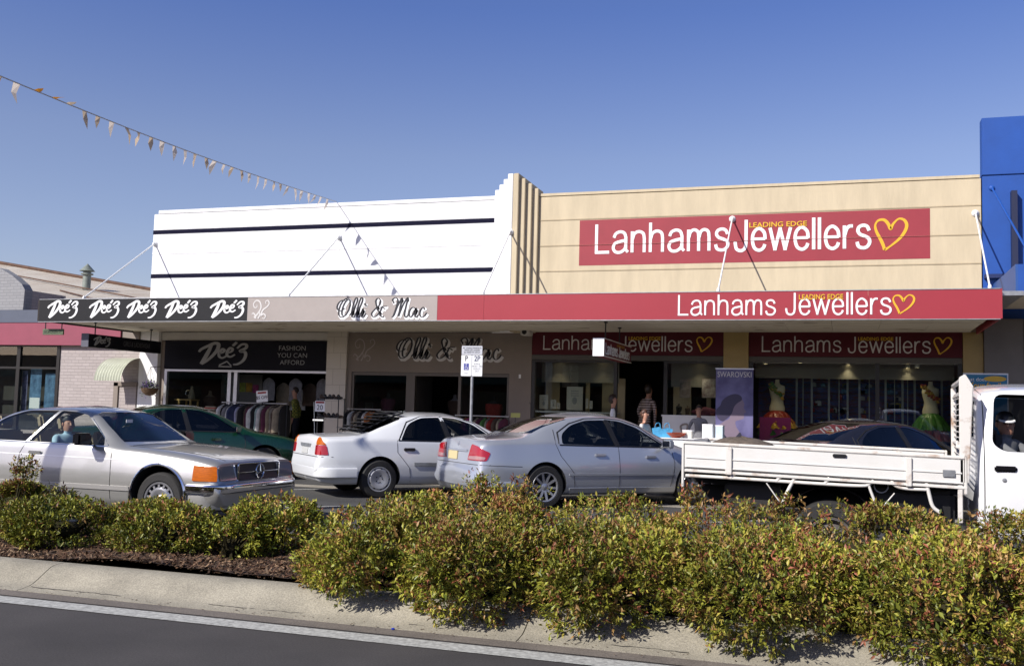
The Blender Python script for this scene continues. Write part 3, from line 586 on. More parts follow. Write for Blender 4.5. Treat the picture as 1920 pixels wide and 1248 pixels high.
for (x, z, xf) in ((-17.62, 5.69, -17.0), (-12.09, 5.71, -11.52), (-7.42, 5.64, -7.01), (-2.36, 5.84, -2.27), (2.57, 5.79, 2.42)):
    yw = Y0-(.36 if abs(x+7.42) < .1 else 0); b = MB(); b.tube([(x, yw-.04, z), (xf, 19.25, 3.86)], .017, 8); b.lathe([(0, -.05), (.05, -.045), (.075, -.01), (.075, .0)], 12, 'y', (x, yw, z)); b.ell((x, yw-.05, z-.0), (.045, .05, .05), 10, 6)
    b.box(xf-.03, xf+.03, 19.2, 19.3, 3.70, 3.80); b.ell((xf, 19.25, 3.85), (.035, .035, .06), 8, 6); bake(b, aw, 'tie_rod', M['white'], sm=50)
# ---- signs hanging under the awning (things of their own)
def hang_sign(name, label, x, y0, y1, z0, z1, th, mface, mend, rods):
    r = empty(name, (x, (y0+y1)/2, z0), 0, label, 'sign')
    bd = P(r, 'sign_box', mface, [(x-th/2, x+th/2, y0+.012, y1, z0, z1)], bevel=.004); P(r, 'end_plate', mend, [(x-th/2-.004, x+th/2+.004, y0, y0+.011, z0-.004, z1+.004)])
    b = MB()
    for yy in rods: b.tube([(x, yy, z1-.01), (x, yy, 3.33)], .014, 8); b.lathe([(0, 3.3), (.04, 3.3), (.04, 3.325), (0, 3.325)], 10, 'z', (x, yy, 0))
    bake(b, r, 'hanger_rod', M['darkmetal'], sm=40); return r, bd
r, bd = hang_sign('hanging_sign', 'black box sign with a brush script name hanging under the charcoal end of the awning', -17.05, 19.42, 22.1, 2.72, 3.03, .2, M['shopblack'], mat('grey_sign_end', (.10, .10, .13), .5), (19.75, 21.8))
mb = MB(); deez(mb, 0, 0, .24, wd=.13); mb.v = [(-16.948-v[1], 19.6+v[0]*1.5, 2.755+v[2]) for v in mb.v]; bake(mb, bd, 'lettering', M['letgrey'])
mb = MB(); text('', 'GIRLS & LADIESWEAR', .17, (0, 0, 0), None, None, mb=mb); mb.v = [(-16.949-v[1], 21.15+v[0]*.62, 2.87+v[2]) for v in mb.v]; bake(mb, bd, 'lettering', mat('dim_lettering', (.09, .09, .1), .6))
r, bd = hang_sign('hanging_sign', 'red double sided box sign with a white end hanging before the jeweller doorway', -4.60, 19.35, 22.0, 2.60, 2.95, .22, mat('hanging_sign_red', (.13, .014, .022), .5, spec=.2), M['white'], (19.95, 21.3))
P(r, 'box_rim', M['offwhite'], [(-4.49, -4.475, 19.37, 22.0, 2.59, 2.61), (-4.49, -4.475, 19.37, 22.0, 2.94, 2.955)])
mb = MB(); word(mb, 'Lanhams Jewellers', 0, 0, .22, .13, xs=1.0); wdt = word_w('Lanhams Jewellers')*.22; mb.v = [(-4.4885-v[1], 19.5+v[0]*(2.35/wdt), 2.65+v[2]) for v in mb.v]; bake(mb, bd, 'lettering', M['letwhite'])
mb = MB(); text('', 'LEADING EDGE', .075, (0, 0, 0), None, None, mb=mb); mb.v = [(-4.487-v[1], 20.9+v[0]*1.5, 2.88+v[2]) for v in mb.v]; bake(mb, bd, 'lettering', M['letyellow'])
r = empty('hanging_sign', (-17.7, 19.2, 3.0), 0, 'small weathered green plate hung on two rods below the far left of the awning', 'sign')
gp = P(r, 'plate', mat('weathered_green', (.10, .13, .07), .6, var=.4, vscale=15), [(-18.1, -17.5, 19.2, 19.24, 2.98, 3.12)], bevel=.004)
mb = MB(); text('', 'GORDON ST', .1, (-17.8, 19.198, 3.05), None, None, mb=mb, xs=.9); bake(mb, gp, 'lettering', mat('faded_lettering', (.03, .04, .03), .7))
b = MB(); b.tube([(-18.04, 19.22, 3.1), (-18.04, 19.22, 3.34)], .012, 8); b.tube([(-17.56, 19.22, 3.1), (-17.56, 19.22, 3.34)], .012, 8); bake(b, r, 'hanger_rod', M['darkmetal'], sm=40)
# security camera under the awning
p = at(987, 623, 22.2); r = empty('security_camera', (p.x, 22.2, p.z), 0, 'white boxy security camera under the awning beside the taupe wall', 'camera')
P(r, 'housing', M['offwhite'], [(p.x-.12, p.x+.1, 22.1, 22.4, p.z-.07, p.z+.075)], bevel=.015); b = MB(); b.lathe([(0, -.03), (.05, -.03), (.055, 0)], 16, 'y', (p.x-.02, 22.1, p.z)); bake(b, r, 'lens', M['blackgloss'], sm=40)

# ---- blue building at the right
bb = empty('shop_building', (5.5, Y0, 0), 0, 'tall bright blue shop building at the right edge', 'building')
P(bb, 'facade', M['blue'], [(2.70, 12, Y0-.02, Y0+.3, 3.6, 6.56), (2.70, 12, Y0-.03, Y0+.3, 6.575, 7.78)], bevel=.01)
P(bb, 'wall_post', mat('dark_blue_post', (.01, .015, .05), .5), [(3.22, 3.33, 22.3, Y0-.02, 4.36, 6.2)])
P(bb, 'shelf_rail', mat('dark_blue_rail', (.008, .02, .09), .5), [(2.72, 3.6, 22.3, Y0-.02, 4.42, 4.5)])
P(bb, 'awning_fascia', M['blue'], [(2.92, 12, 19.6, 19.66, 3.78, 4.30)]); P(bb, 'awning_return', mat('blue_steel_return', (.02, .08, .28), .5), [(2.88, 2.92, 19.6, 22.46, 3.78, 4.30)]); P(bb, 'awning_soffit', M['soffit'], [(2.92, 12, 19.66, 22.46, 3.80, 3.84)])
P(bb, 'sun_block_sheet', M['galv'], [(2.585, 2.95, 19.2, 22.46, 3.70, 3.778)])  # added sheet closing the gap between awnings to keep sun off the column
P(bb, 'body', M['brickwhite'], [(2.75, 12, Y0+.3, 36, 0, 6.2)])
P(bb, 'grey_column', M['gcol'], [(2.70, 3.42, Y0-.12, Y0+.2, .1, 3.59)])
P(bb, 'dark_fascia', mat('navy_sign', (.01, .025, .09), .5), [(3.45, 12, Y0-.02, Y0+.1, 2.72, 3.3)]); P(bb, 'lintel', M['taupe2'], [(3.45, 12, Y0, Y0+.25, 3.31, 3.59)])
P(bb, 'shop_window', mat('dark_red_frame', (.06, .015, .015), .4), [(3.46, 3.54, Y0, Y0+.1, .3, 2.7), (3.46, 12, Y0, Y0+.1, 2.6, 2.7)])
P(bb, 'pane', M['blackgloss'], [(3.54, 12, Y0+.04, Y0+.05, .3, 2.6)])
P(bb, 'air_vent', M['offwhite'], [(3.48, 3.86, Y0-.06, Y0-.02, 3.1, 3.29), (3.55, 3.79, Y0-.08, Y0-.06, 3.13, 3.26)]); 
for (x, z, xf, zf) in ((2.88, 6.3, 3.2, 4.35), ):
    b = MB(); b.tube([(x, Y0-.05, z), (xf, 19.75, zf)], .02, 8); b.lathe([(0, -.06), (.05, -.03), (.06, 0)], 12, 'y', (x, Y0-.02, z)); bake(b, bb, 'tie_rod', M['blue'], sm=40)
# footpath poster board beside the grey column
r = empty('poster_stand', (2.61, 21.5, .3), 0, 'blue poster board with yellow lettering standing behind the truck headboard', 'sign')
pp_ = P(r, 'board', mat('poster_blue', (.02, .17, .33), .4), [(2.23, 2.99, 21.5, 21.53, .5, 2.42)]); P(r, 'board_rim', M['alu'], [(2.21, 3.01, 21.495, 21.535, 2.42, 2.45), (2.21, 2.23, 21.495, 21.535, .4, 2.42), (2.99, 3.01, 21.495, 21.535, .4, 2.42)])
P(r, 'foot', M['darkmetal'], [(2.2, 3.02, 21.3, 21.7, .28, .34)])
mb = MB(); p = at(1820, 709, 21.5); text('', 'What does', .1, (p.x+.06, 21.499, p.z-.02), None, None, mb=mb); bake(mb, pp_, 'lettering', M['letwhite'])
mb = MB(); p = at(1850, 721, 21.5); text('', 'Your family', .16, (p.x-.0, 21.499, p.z-.02), None, None, mb=mb, bold=.02, xs=.85); bake(mb, pp_, 'lettering', M['letyellow'])
mb = MB(); mb.lathe([(0, -.006), (1, -.006), (1, 0)], 28, 'y'); mb.v = [(2.78+v[0]*.2, 21.497+v[1], 2.34+v[2]*.055) for v in mb.v]; bake(mb, pp_, 'yellow_badge', mat('poster_yellow', (.6, .4, .05), .5))

# ---- low pink and brick building at the left
lb = empty('shop_building', (-20.4, 22.5, 0), 0, 'low painted brick shop with a pink fascia and rusty iron roof at the left', 'building')
P(lb, 'brick_wall', M['brickwhite'], [(-20.50, -17.86, 22.45, 22.7, .1, 2.98), (-30, -20.5, 22.45, 22.7, .1, .6)])
P(lb, 'fascia_board', mat('pink_fascia', (.27, .055, .088), .6, var=.08), [(-30, -18.42, 22.3, 22.42, 2.94, 3.55)])
P(lb, 'upper_board', mat('slate_fascia', (.085, .10, .14), .6, var=.1), [(-30, -18.3, 22.35, 22.5, 3.57, 3.92)]); P(lb, 'dark_infill', M['taupe2'], [(-18.41, -17.86, 22.35, 22.45, 2.99, 3.5)])
b = MB(); b.prism([(-30, 3.93), (-21.85, 3.93), (-21.83, 4.5), (-21.95, 4.66), (-22.3, 4.9), (-22.75, 5.12), (-23.3, 5.22), (-30, 5.22)], 22.4, 22.7); bake(b, lb, 'brick_parapet', brickmat('shade_toned_brick', (.30, .30, .31), (.27, .27, .28), (.22, .22, .23)))  # greyer, darker brick copy: the parapet's shade is put into the colour
P(lb, 'back_wall', M['brickwhite'], [(-30, -17.9, 24.0, 24.2, .1, 4.40)])
roofm = mat('corrugated_iron', (.66, .61, .52), .6, .0, col2=(.50, .42, .33), vscale=1.2, stretch=(1, .25, 1))
rn = roofm.node_tree; N_, L_ = rn.nodes, rn.links; tcn = N_.new('ShaderNodeTexCoord'); wv = N_.new('ShaderNodeTexWave'); wv.inputs['Scale'].default_value = 4.2; wv.bands_direction = 'X'; L_.new(tcn.outputs['Object'], wv.inputs[0]); bpn = N_.new('ShaderNodeBump'); bpn.inputs['Distance'].default_value = .03; bpn.inputs['Strength'].default_value = .7; L_.new(wv.outputs[0], bpn.inputs['Height']); L_.new(bpn.outputs[0], N_['Principled BSDF'].inputs['Normal'])
b = MB(); R0, R1 = Vector((-32, 30, 6.5)), Vector((-17.9, 30, 4.62))
def rp(x, t): # roof slope: eave at y=24 z=4.48, ridge at y=30 falling to the right
    zr = 6.52+( x+30.5)*(5.42-6.52)/6.9; ze = 4.55+(x+23.3)*(-.10); return (x, 24+6*t, ze+(zr-ze)*t)
nx = 26; vs = [rp(-32+14.15*i/nx, t) for t in (0, .5, 1) for i in range(nx+1)]; vs += [(v[0], v[1], v[2]-.05) for v in vs]
n1 = nx+1; n3 = 3*n1; fs = []
for j in range(2):
    for i in range(nx): q = (j*n1+i, j*n1+i+1, (j+1)*n1+i+1, (j+1)*n1+i); fs += [q, tuple(k+n3 for k in reversed(q))]
for i in range(nx): fs += [(i, i+n3, i+1+n3, i+1), (2*n1+i, 2*n1+i+1, 2*n1+i+1+n3, 2*n1+i+n3)]
b.add(vs, fs); rf = bake(b, lb, 'roof', roofm)
b = MB(); b.tube([Vector(rp(-31.9, 1))+Vector((0, 0, .04)), Vector(rp(-17.95, 1))+Vector((0, 0, .04))], .07, 8)
for t, xa, xb in ((.72, -30, -20), (.35, -24, -20.6)): b.tube([Vector(rp(xa, t))+Vector((0, 0, .03)), Vector(rp(xb, t-.3))+Vector((0, 0, .03))], .025, 6)
bake(b, rf, 'ridge_cap', mat('rusty_flashing', (.10, .05, .03), .8, var=.4, vscale=4), sm=40)
q = at(162, 537, 27.5); b = MB(); b.lathe([(.13, -.5), (.13, .38), (.2, .40), (.2, .44), (.13, .44), (.13, .50), (.25, .52), (0, .78)], 16, 'z', (q.x, 27.5, q.z)); bake(b, rf, 'flue_vent', mat('painted_flue', (.22, .25, .22), .6, var=.3, vscale=5), sm=30)
P(lb, 'gutter', M['galv'], [(-21.8, -17.9, 23.86, 24.0, 4.32, 4.42)]); P(lb, 'side_parapet', M['brickwhite'], [(-22.0, -21.85, 22.7, 24, 3.5, 4.5)])
lw = P(lb, 'shop_window', fr, [(-21.98, -21.86, 22.42, 22.52, .6, 2.93), (-20.6, -20.5, 22.42, 22.52, .6, 2.93), (-30, -20.5, 22.421, 22.519, 2.28, 2.34), (-30, -20.5, 22.421, 22.519, 2.9, 2.94), (-24.4, -24.3, 22.42, 22.52, .6, 2.93)])
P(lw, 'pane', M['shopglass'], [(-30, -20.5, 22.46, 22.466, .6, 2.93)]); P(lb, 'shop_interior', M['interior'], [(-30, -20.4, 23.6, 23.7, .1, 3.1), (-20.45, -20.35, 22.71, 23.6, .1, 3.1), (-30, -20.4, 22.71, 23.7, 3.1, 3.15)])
pm1 = mat('travel_poster', (.16, .30, .48), .4, col2=(.02, .06, .14), vscale=5); pm2 = mat('travel_poster_dark', (.28, .26, .42), .4, col2=(.02, .03, .08), vscale=7)
for i, (a, b2, t, bo, m_) in enumerate(((38, 53, 695, 775, pm2), (53, 79, 692, 775, pm1), (81, 108, 700, 775, pm1))):
    q0, q1 = at(a, bo, 22.6), at(b2, t, 22.6); rr = empty('window_poster', (q0.x, 22.6, q0.z), 0, ('narrow mauve blue poster inside the left window beside the mullion', 'tall sky blue holiday poster with a white card in the left shop window', 'wide blue sea and road poster at the right of the left shop window')[i], 'poster', 'posters in the left shop window')
    P(rr, 'sheet', m_, [(q0.x, q1.x, 22.6, 22.606, q0.z, q1.z)])
    if i == 1: P(rr, 'card', M['white'], [(q0.x+.02, q1.x-.02, 22.594, 22.599, q0.z+.15, q0.z+.45)])
# corrugated hood over the side door, and the door
hood = mat('hood_iron', (.50, .52, .42), .5, var=.12, vscale=3)
b = MB(); pts = [(22.45-.75*math.sin(a)*1.0, 1.98+.62*math.cos(a)) for a in [PI/2*i/10 for i in range(11)]]; K = 40; vs = []
for i in range(K+1):
    x = -18.68+.85*i/K; r_ = 1+.018*math.cos(i*PI/2*1.0)
    vs += [(x, 22.45+(p[0]-22.45)*r_, 1.98+(p[1]-1.98)*r_) for p in pts]
b.add(vs, [(i*11+j, i*11+j+1, (i+1)*11+j+1, (i+1)*11+j) for i in range(K) for j in range(10)]); bake(b, lb, 'door_hood', hood, sm=60)
dr = P(lb, 'side_door', M['brickwhite'], [(-18.45, -17.9, 22.40, 22.45, .3, 1.85)]); P(dr, 'door_frame', M['taupe2'], [(-18.6, -18.46, 22.36, 22.46, .3, 1.95), (-18.6, -17.87, 22.36, 22.46, 1.86, 1.97)])
# opposite side of the street, behind the camera (seen only mirrored in glass and paint)
ob = empty('shop_building', (0, -14.5, 0), 0, 'long low brick shop row across the street, mirrored in windows', 'building')
P(ob, 'wall', brickmat('red_brick', (.25, .10, .06), (.20, .08, .05), (.3, .27, .24)), [(-60, 45, -22, -14.2, 0, 4.6)]); P(ob, 'verandah', mat('dark_green_awning', (.04, .07, .05), .6), [(-60, 45, -14.2, -11.6, 3.0, 3.4)])
P(ob, 'shop_window', M['blackgloss'], [(-58+i*6, -54+i*6, -14.19, -14.1, .5, 2.6) for i in range(17)])
# ================================================================ VEHICLES
def paint(name, c, metal=.0, rough=.3, coat=1.0):
    m, N, L, b = newmat(name); b.inputs['Base Color'].default_value = (*c, 1); b.inputs['Metallic'].default_value = metal; b.inputs['Roughness'].default_value = rough
    b.inputs['Coat Weight'].default_value = coat; b.inputs['Coat Roughness'].default_value = .04
    tc = N.new('ShaderNodeTexCoord'); n = N.new('ShaderNodeTexNoise'); n.inputs['Scale'].default_value = 3; n.inputs['Detail'].default_value = 7; L.new(tc.outputs['Object'], n.inputs['Vector'])
    r = N.new('ShaderNodeMapRange'); r.inputs['To Min'].default_value = rough*.85; r.inputs['To Max'].default_value = rough*1.35; L.new(n.outputs[0], r.inputs[0]); L.new(r.outputs[0], b.inputs['Roughness'])
    return m
M['carglass'] = glassmat('car_glass', (.80, .84, .81), base=.0); M['cardark'] = glassmat('dark_car_glass', (.16, .17, .18), base=.03)
M['midglass'] = glassmat('mid_car_glass', (.4, .42, .42), base=.0); M['cabin'] = mat('dark_cabin_trim', (.03, .03, .032), .8); M['cabinbeige'] = mat('beige_cabin_trim', (.36, .30, .20), .8); M['well'] = mat('wheel_well', (.008, .008, .008), .9)
M['gap'] = mat('panel_gap', (.02, .02, .02), .8); M['redlens'] = mat('red_lens', (.38, .006, .012), .12, coat=1); M['amber'] = mat('amber_lens', (.44, .095, .0), .5, coat=0, spec=.12, var=.25, vscale=14, stretch=(1, 1, 5))
M['clearlens'] = mat('clear_lens', (.35, .36, .38), .1, .4, coat=1); M['lowlens'] = mat('pale_lens', (.42, .22, .22), .15, coat=1)
M['plate'] = mat('cream_plate', (.60, .50, .27), .5); M['platew'] = mat('white_plate', (.5, .5, .48), .5); M['alloy'] = mat('alloy_wheel', (.50, .50, .52), .3, .75); M['hubgrey'] = mat('silver_hubcap', (.42, .42, .43), .4, .4)

def pchip(tab):
    x = np.array([t[0] for t in tab], float); y = np.array([t[1] for t in tab], float)
    h = np.diff(x); d = np.diff(y)/h; m = np.zeros(len(x))
    for i in range(1, len(x)-1):
        if d[i-1]*d[i] > 0:
            w1, w2 = 2*h[i]+h[i-1], h[i]+2*h[i-1]; m[i] = (w1+w2)/(w1/d[i-1]+w2/d[i])
    m[0], m[-1] = d[0], d[-1]
    def f(q):
        q = min(max(q, x[0]), x[-1]); i = int(min(max(np.searchsorted(x, q)-1, 0), len(h)-1)); t = (q-x[i])/h[i]
        return float(y[i]*(1+2*t)*(1-t)**2+h[i]*m[i]*t*(1-t)**2+y[i+1]*t*t*(3-2*t)+h[i]*m[i+1]*t*t*(t-1))
    return f
def fillet(pts, rad, n=4):
    out = [pts[0]]
    for i in range(1, len(pts)-1):
        p = np.array(pts[i]); a = np.array(pts[i-1])-p; b = np.array(pts[i+1])-p; la, lb = np.hypot(*a) or 1e-6, np.hypot(*b) or 1e-6
        r = min(rad[i], la*.48, lb*.48); A = p+a/la*r; B = p+b/lb*r
        for k in range(n+1):
            t = k/n; out.append(tuple((1-t)**2*A+2*t*(1-t)*p+t*t*B))
    out.append(pts[-1]); return out
def loft(sections):
    b = MB(); n = len(sections[0][1]); ring = 2*n-2
    for x, s in sections:
        b.v += [(x, p[0], p[1]) for p in s]+[(x, -p[0], p[1]) for p in reversed(s[1:-1])]
    K = len(sections)
    for i in range(K-1):
        for k in range(ring): b.f.append((i*ring+k, i*ring+(k+1) % ring, (i+1)*ring+(k+1) % ring, (i+1)*ring+k))
    b.f += [tuple(range(ring-1, -1, -1)), tuple((K-1)*ring+k for k in range(ring))]; b.m = [0]*len(b.f)
    return b
def boolean(me, cutters, cmats):
    o = bpy.data.objects.new('tmp', me); COL.objects.link(o); tmp = [o]
    for mb_, m_ in zip(cutters, cmats):
        cm = mb_.mesh('cut'); cm.materials.append(m_); c = bpy.data.objects.new('cut', cm); COL.objects.link(c); tmp.append(c)
        md = o.modifiers.new('b', 'BOOLEAN'); md.operation = 'DIFFERENCE'; md.solver = 'EXACT'; md.object = c; md.material_mode = 'TRANSFER'
    dg = bpy.context.evaluated_depsgraph_get(); dg.update(); res = bpy.data.meshes.new_from_object(o.evaluated_get(dg))
    for t in tmp: bpy.data.objects.remove(t)
    return res
def cut_grid(poly, step):
    """fine grid clipped to a convex 2D polygon -> verts2d, faces"""
    us = [p[0] for p in poly]; vs = [p[1] for p in poly]; u0, u1, v0, v1 = min(us), max(us), min(vs), max(vs)
    nu, nv = max(1, int((u1-u0)/step)), max(1, int((v1-v0)/step)); bm = bmesh.new()
    g = [[bm.verts.new((u0+(u1-u0)*i/nu, v0+(v1-v0)*j/nv, 0)) for i in range(nu+1)] for j in range(nv+1)]
    for j in range(nv):
        for i in range(nu): bm.faces.new((g[j][i], g[j][i+1], g[j+1][i+1], g[j+1][i]))
    c = Vector((sum(us)/len(us), sum(vs)/len(vs), 0))
    for i in range(len(poly)):
        a, b = Vector((*poly[i], 0)), Vector((*poly[(i+1) % len(poly)], 0)); d = b-a
        if d.length < 1e-6: continue
        n = Vector((d.y, -d.x, 0)).normalized()
        if n.dot(c-a) > 0: n = -n
        bmesh.ops.bisect_plane(bm, geom=bm.verts[:]+bm.edges[:]+bm.faces[:], plane_co=a, plane_no=n, clear_outer=True, dist=1e-6)
    bm.verts.ensure_lookup_table(); V = [(v.co.x, v.co.y) for v in bm.verts]; F = [tuple(v.index for v in f.verts) for f in bm.faces]; bm.free(); return V, F
def roundpoly(poly, r, n=4):
    out = []; N = len(poly)
    for i in range(N):
        p = np.array(poly[i], float); a = np.array(poly[i-1])-p; b = np.array(poly[(i+1) % N])-p; la, lb = np.hypot(*a), np.hypot(*b)
        rr = min(r if not isinstance(r, (list, tuple)) else r[i], la*.45, lb*.45); A, B = p+a/la*rr, p+b/lb*rr
        for k in range(n+1): t = k/n; out.append(tuple((1-t)**2*A+2*t*(1-t)*p+t*t*B))
    return out
class Surf:
    def __init__(s, me):
        s.bvh = BVHTree.FromPolygons([tuple(v.co) for v in me.vertices], [tuple(p.vertices) for p in me.polygons])
    def hit(s, o, d):
        r = s.bvh.ray_cast(Vector(o), Vector(d)); return (r[0], r[1]) if r[0] is not None else (None, None)
DIRS = {'R': (lambda p: ((p[0], -4, p[1]), (0, 1, 0))), 'L': (lambda p: ((p[0], 4, p[1]), (0, -1, 0))), 'F': (lambda p: ((8, p[0], p[1]), (-1, 0, 0))), 'B': (lambda p: ((-8, p[0], p[1]), (1, 0, 0))), 'T': (lambda p: ((p[0], p[1], 6), (0, 0, -1)))}
def diag(az):  # direction pointing into the car from a horizontal azimuth; poly u runs along the perpendicular
    d = Vector((math.cos(az), math.sin(az), 0)); pz = Vector((-d.y, d.x, 0)); return lambda p: (tuple(d*8+pz*p[0]+Vector((0, 0, p[1]))), tuple(-d))
def patch(s, name, poly, dirn, m, parent, off=.004, thick=.012, step=.05, sm=40):
    f = DIRS[dirn] if isinstance(dirn, str) else dirn
    V, F = cut_grid(poly, step); P1, P2 = [], []; last = None; bad = set()
    for i, v in enumerate(V):
        o, d = f(v); h, n = s.hit(o, d)
        if h is None: bad.add(i); h, n = Vector(o), -Vector(d)
        if n.dot(Vector(d)) > 0: n = -n
        P1.append(h+n*off-Vector(d)*0); P2.append(h+Vector(d)*thick)
    F = [q for q in F if not (set(q) & bad)]
    b = MB()
    if thick <= 0: b.add(P1, F)
    else:
        cnt = {}
        for q in F:
            for k in range(len(q)): e = (q[k], q[(k+1) % len(q)]); cnt[e] = 1
        n_ = len(V); fs = F+[tuple(i+n_ for i in reversed(q)) for q in F]
        for (a, c) in cnt:
            if (c, a) not in cnt: fs.append((c, a, a+n_, c+n_))
        b.add(P1+P2, fs)
    used = sorted({i for q in b.f for i in q}); mp = {k: j for j, k in enumerate(used)}
    b.v = [tuple(b.v[k]) for k in used]; b.f = [tuple(mp[i] for i in q) for q in b.f]
    return b.build(name, m, parent, sm)
def strip(s, mb, pts, dirn, r=.005, off=0, n=5, seg=10, smoothp=False):
    f = DIRS[dirn] if isinstance(dirn, str) else dirn
    q = cr(pts, 6) if smoothp else pts; Q = []
    for i in range(len(q)-1):
        k = max(1, int(math.dist(q[i], q[i+1])/.06))
        Q += [tuple(np.array(q[i])+(np.array(q[i+1])-np.array(q[i]))*t/k) for t in range(k)]
    Q.append(q[-1]); H = []
    for p in Q:
        o, d = f(p); h, nn = s.hit(o, d)
        if h is None: continue
        if nn.dot(Vector(d)) > 0: nn = -nn
        H.append(h+nn*off)
    if len(H) > 1: mb.tube(H, r, n)
def tyre_wheel(car, x, y, R, W, style, rr):
    """wheel centred at (x,y); outer face towards sign(y)"""
    sg = 1 if y > 0 else -1; e = empty('wheel', (x, y, R), 0, parent=car)
    b = MB(); h = W/2
    b.lathe([(rr, -h*.8), (rr+.02, -h), (R-.03, -h), (R-.006, -h*.8), (R, -h*.5), (R, h*.5), (R-.006, h*.8), (R-.03, h), (rr+.02, h), (rr, h*.8)], 40, 'y', closed=True)
    b.build('tyre', M['rubber'], e, 40)
    b = MB(); o = sg*h
    b.lathe([(rr+.004, -sg*h*.6), (rr+.004, o*.95), (rr-.012, o*.98), (rr-.02, o*.75), (rr-.02, -o*.3), (0, -o*.3)], 40, 'y'); rim = b.build('rim', M['darkmetal'] if style in ('spoke', 'ring') else M['alloy'], e, 40)
    b = MB(); am = M['alloy']
    b.lathe([(rr+.006, o*.93), (rr+.002, o*1.0), (rr-.016, o*.97), (rr-.02, o*.8)], 40, 'y')
    if style == 'spoke':
        for k in range(10):
            a = 2*PI*k/10+.1; wd = .022; Mx = Matrix.Rotation(a, 4, 'Y')
            b.add([Mx @ Vector(v) for v in ((.03, o*.72, -wd), (rr-.012, o*.9, -wd*.7), (rr-.012, o*.9, wd*.7), (.03, o*.72, wd), (.03, o*.3, -wd), (rr-.012, o*.5, -wd*.7), (rr-.012, o*.5, wd*.7), (.03, o*.3, wd))], [(0, 1, 2, 3), (0, 4, 5, 1), (2, 6, 7, 3), (4, 7, 6, 5), (1, 5, 6, 2), (0, 3, 7, 4)])
        b.lathe([(0, o*.86), (.03, o*.84), (.055, o*.74), (.06, o*.3)], 20, 'y')
    elif style == 'cap':
        am = M['hubgrey']; b.lathe([(rr-.02, o*.86), (rr*.78, o*1.02), (rr*.5, o*.98), (rr*.35, o*.84), (0, o*.86)], 40, 'y')
    elif style == 'ring':
        b.lathe([(rr*.74, o*.8), (rr*.62, o*.98), (rr*.45, o*.99), (rr*.3, o*.8), (rr*.22, o*1.0), (0, o*1.02)], 40, 'y')
        for k in range(15):
            a = 2*PI*k/15; Mx = Matrix.Rotation(a, 4, 'Y'); b.add([Mx @ Vector(v) for v in ((rr*.62, o*.9, -.012), (rr-.014, o*.88, -.014), (rr-.014, o*.88, .014), (rr*.62, o*.9, .012), (rr*.62, o*.5, -.012), (rr-.014, o*.5, -.014), (rr-.014, o*.5, .014), (rr*.62, o*.5, .012))], [(0, 1, 2, 3), (0, 4, 5, 1), (2, 6, 7, 3), (4, 7, 6, 5), (1, 5, 6, 2), (0, 3, 7, 4)])
    else:
        b.lathe([(rr-.02, o*.7), (rr*.75, o*.5), (rr*.5, o*.75), (rr*.35, o*.75), (rr*.3, o*.95), (0, o*.97)], 32, 'y')
    b.build('wheel_face', am if style != 'steel' else mat('rusty_wheel', (.10, .085, .075), .7, var=.4, vscale=12), e, 35)
    if style == 'cap':
        b = MB()
        for k in range(9):
            a = 2*PI*k/9; Mx = Matrix.Rotation(a, 4, 'Y'); r0, r1 = rr*.80, rr*.93
            b.add([Mx @ Vector(v) for v in ((r0, o*1.015, -.006), (r1, o*.93, -.026), (r1, o*.93, .026), (r0, o*1.015, .006))], [(0, 1, 2, 3)])
        for k in range(5): a = 2*PI*k/5; b.lathe([(.011, o*.90), (.011, o*.93), (0, o*.93)], 8, 'y', (.055*math.cos(a), 0, .055*math.sin(a)))
        b.build('cap_slots', M['black'], e)
    return e
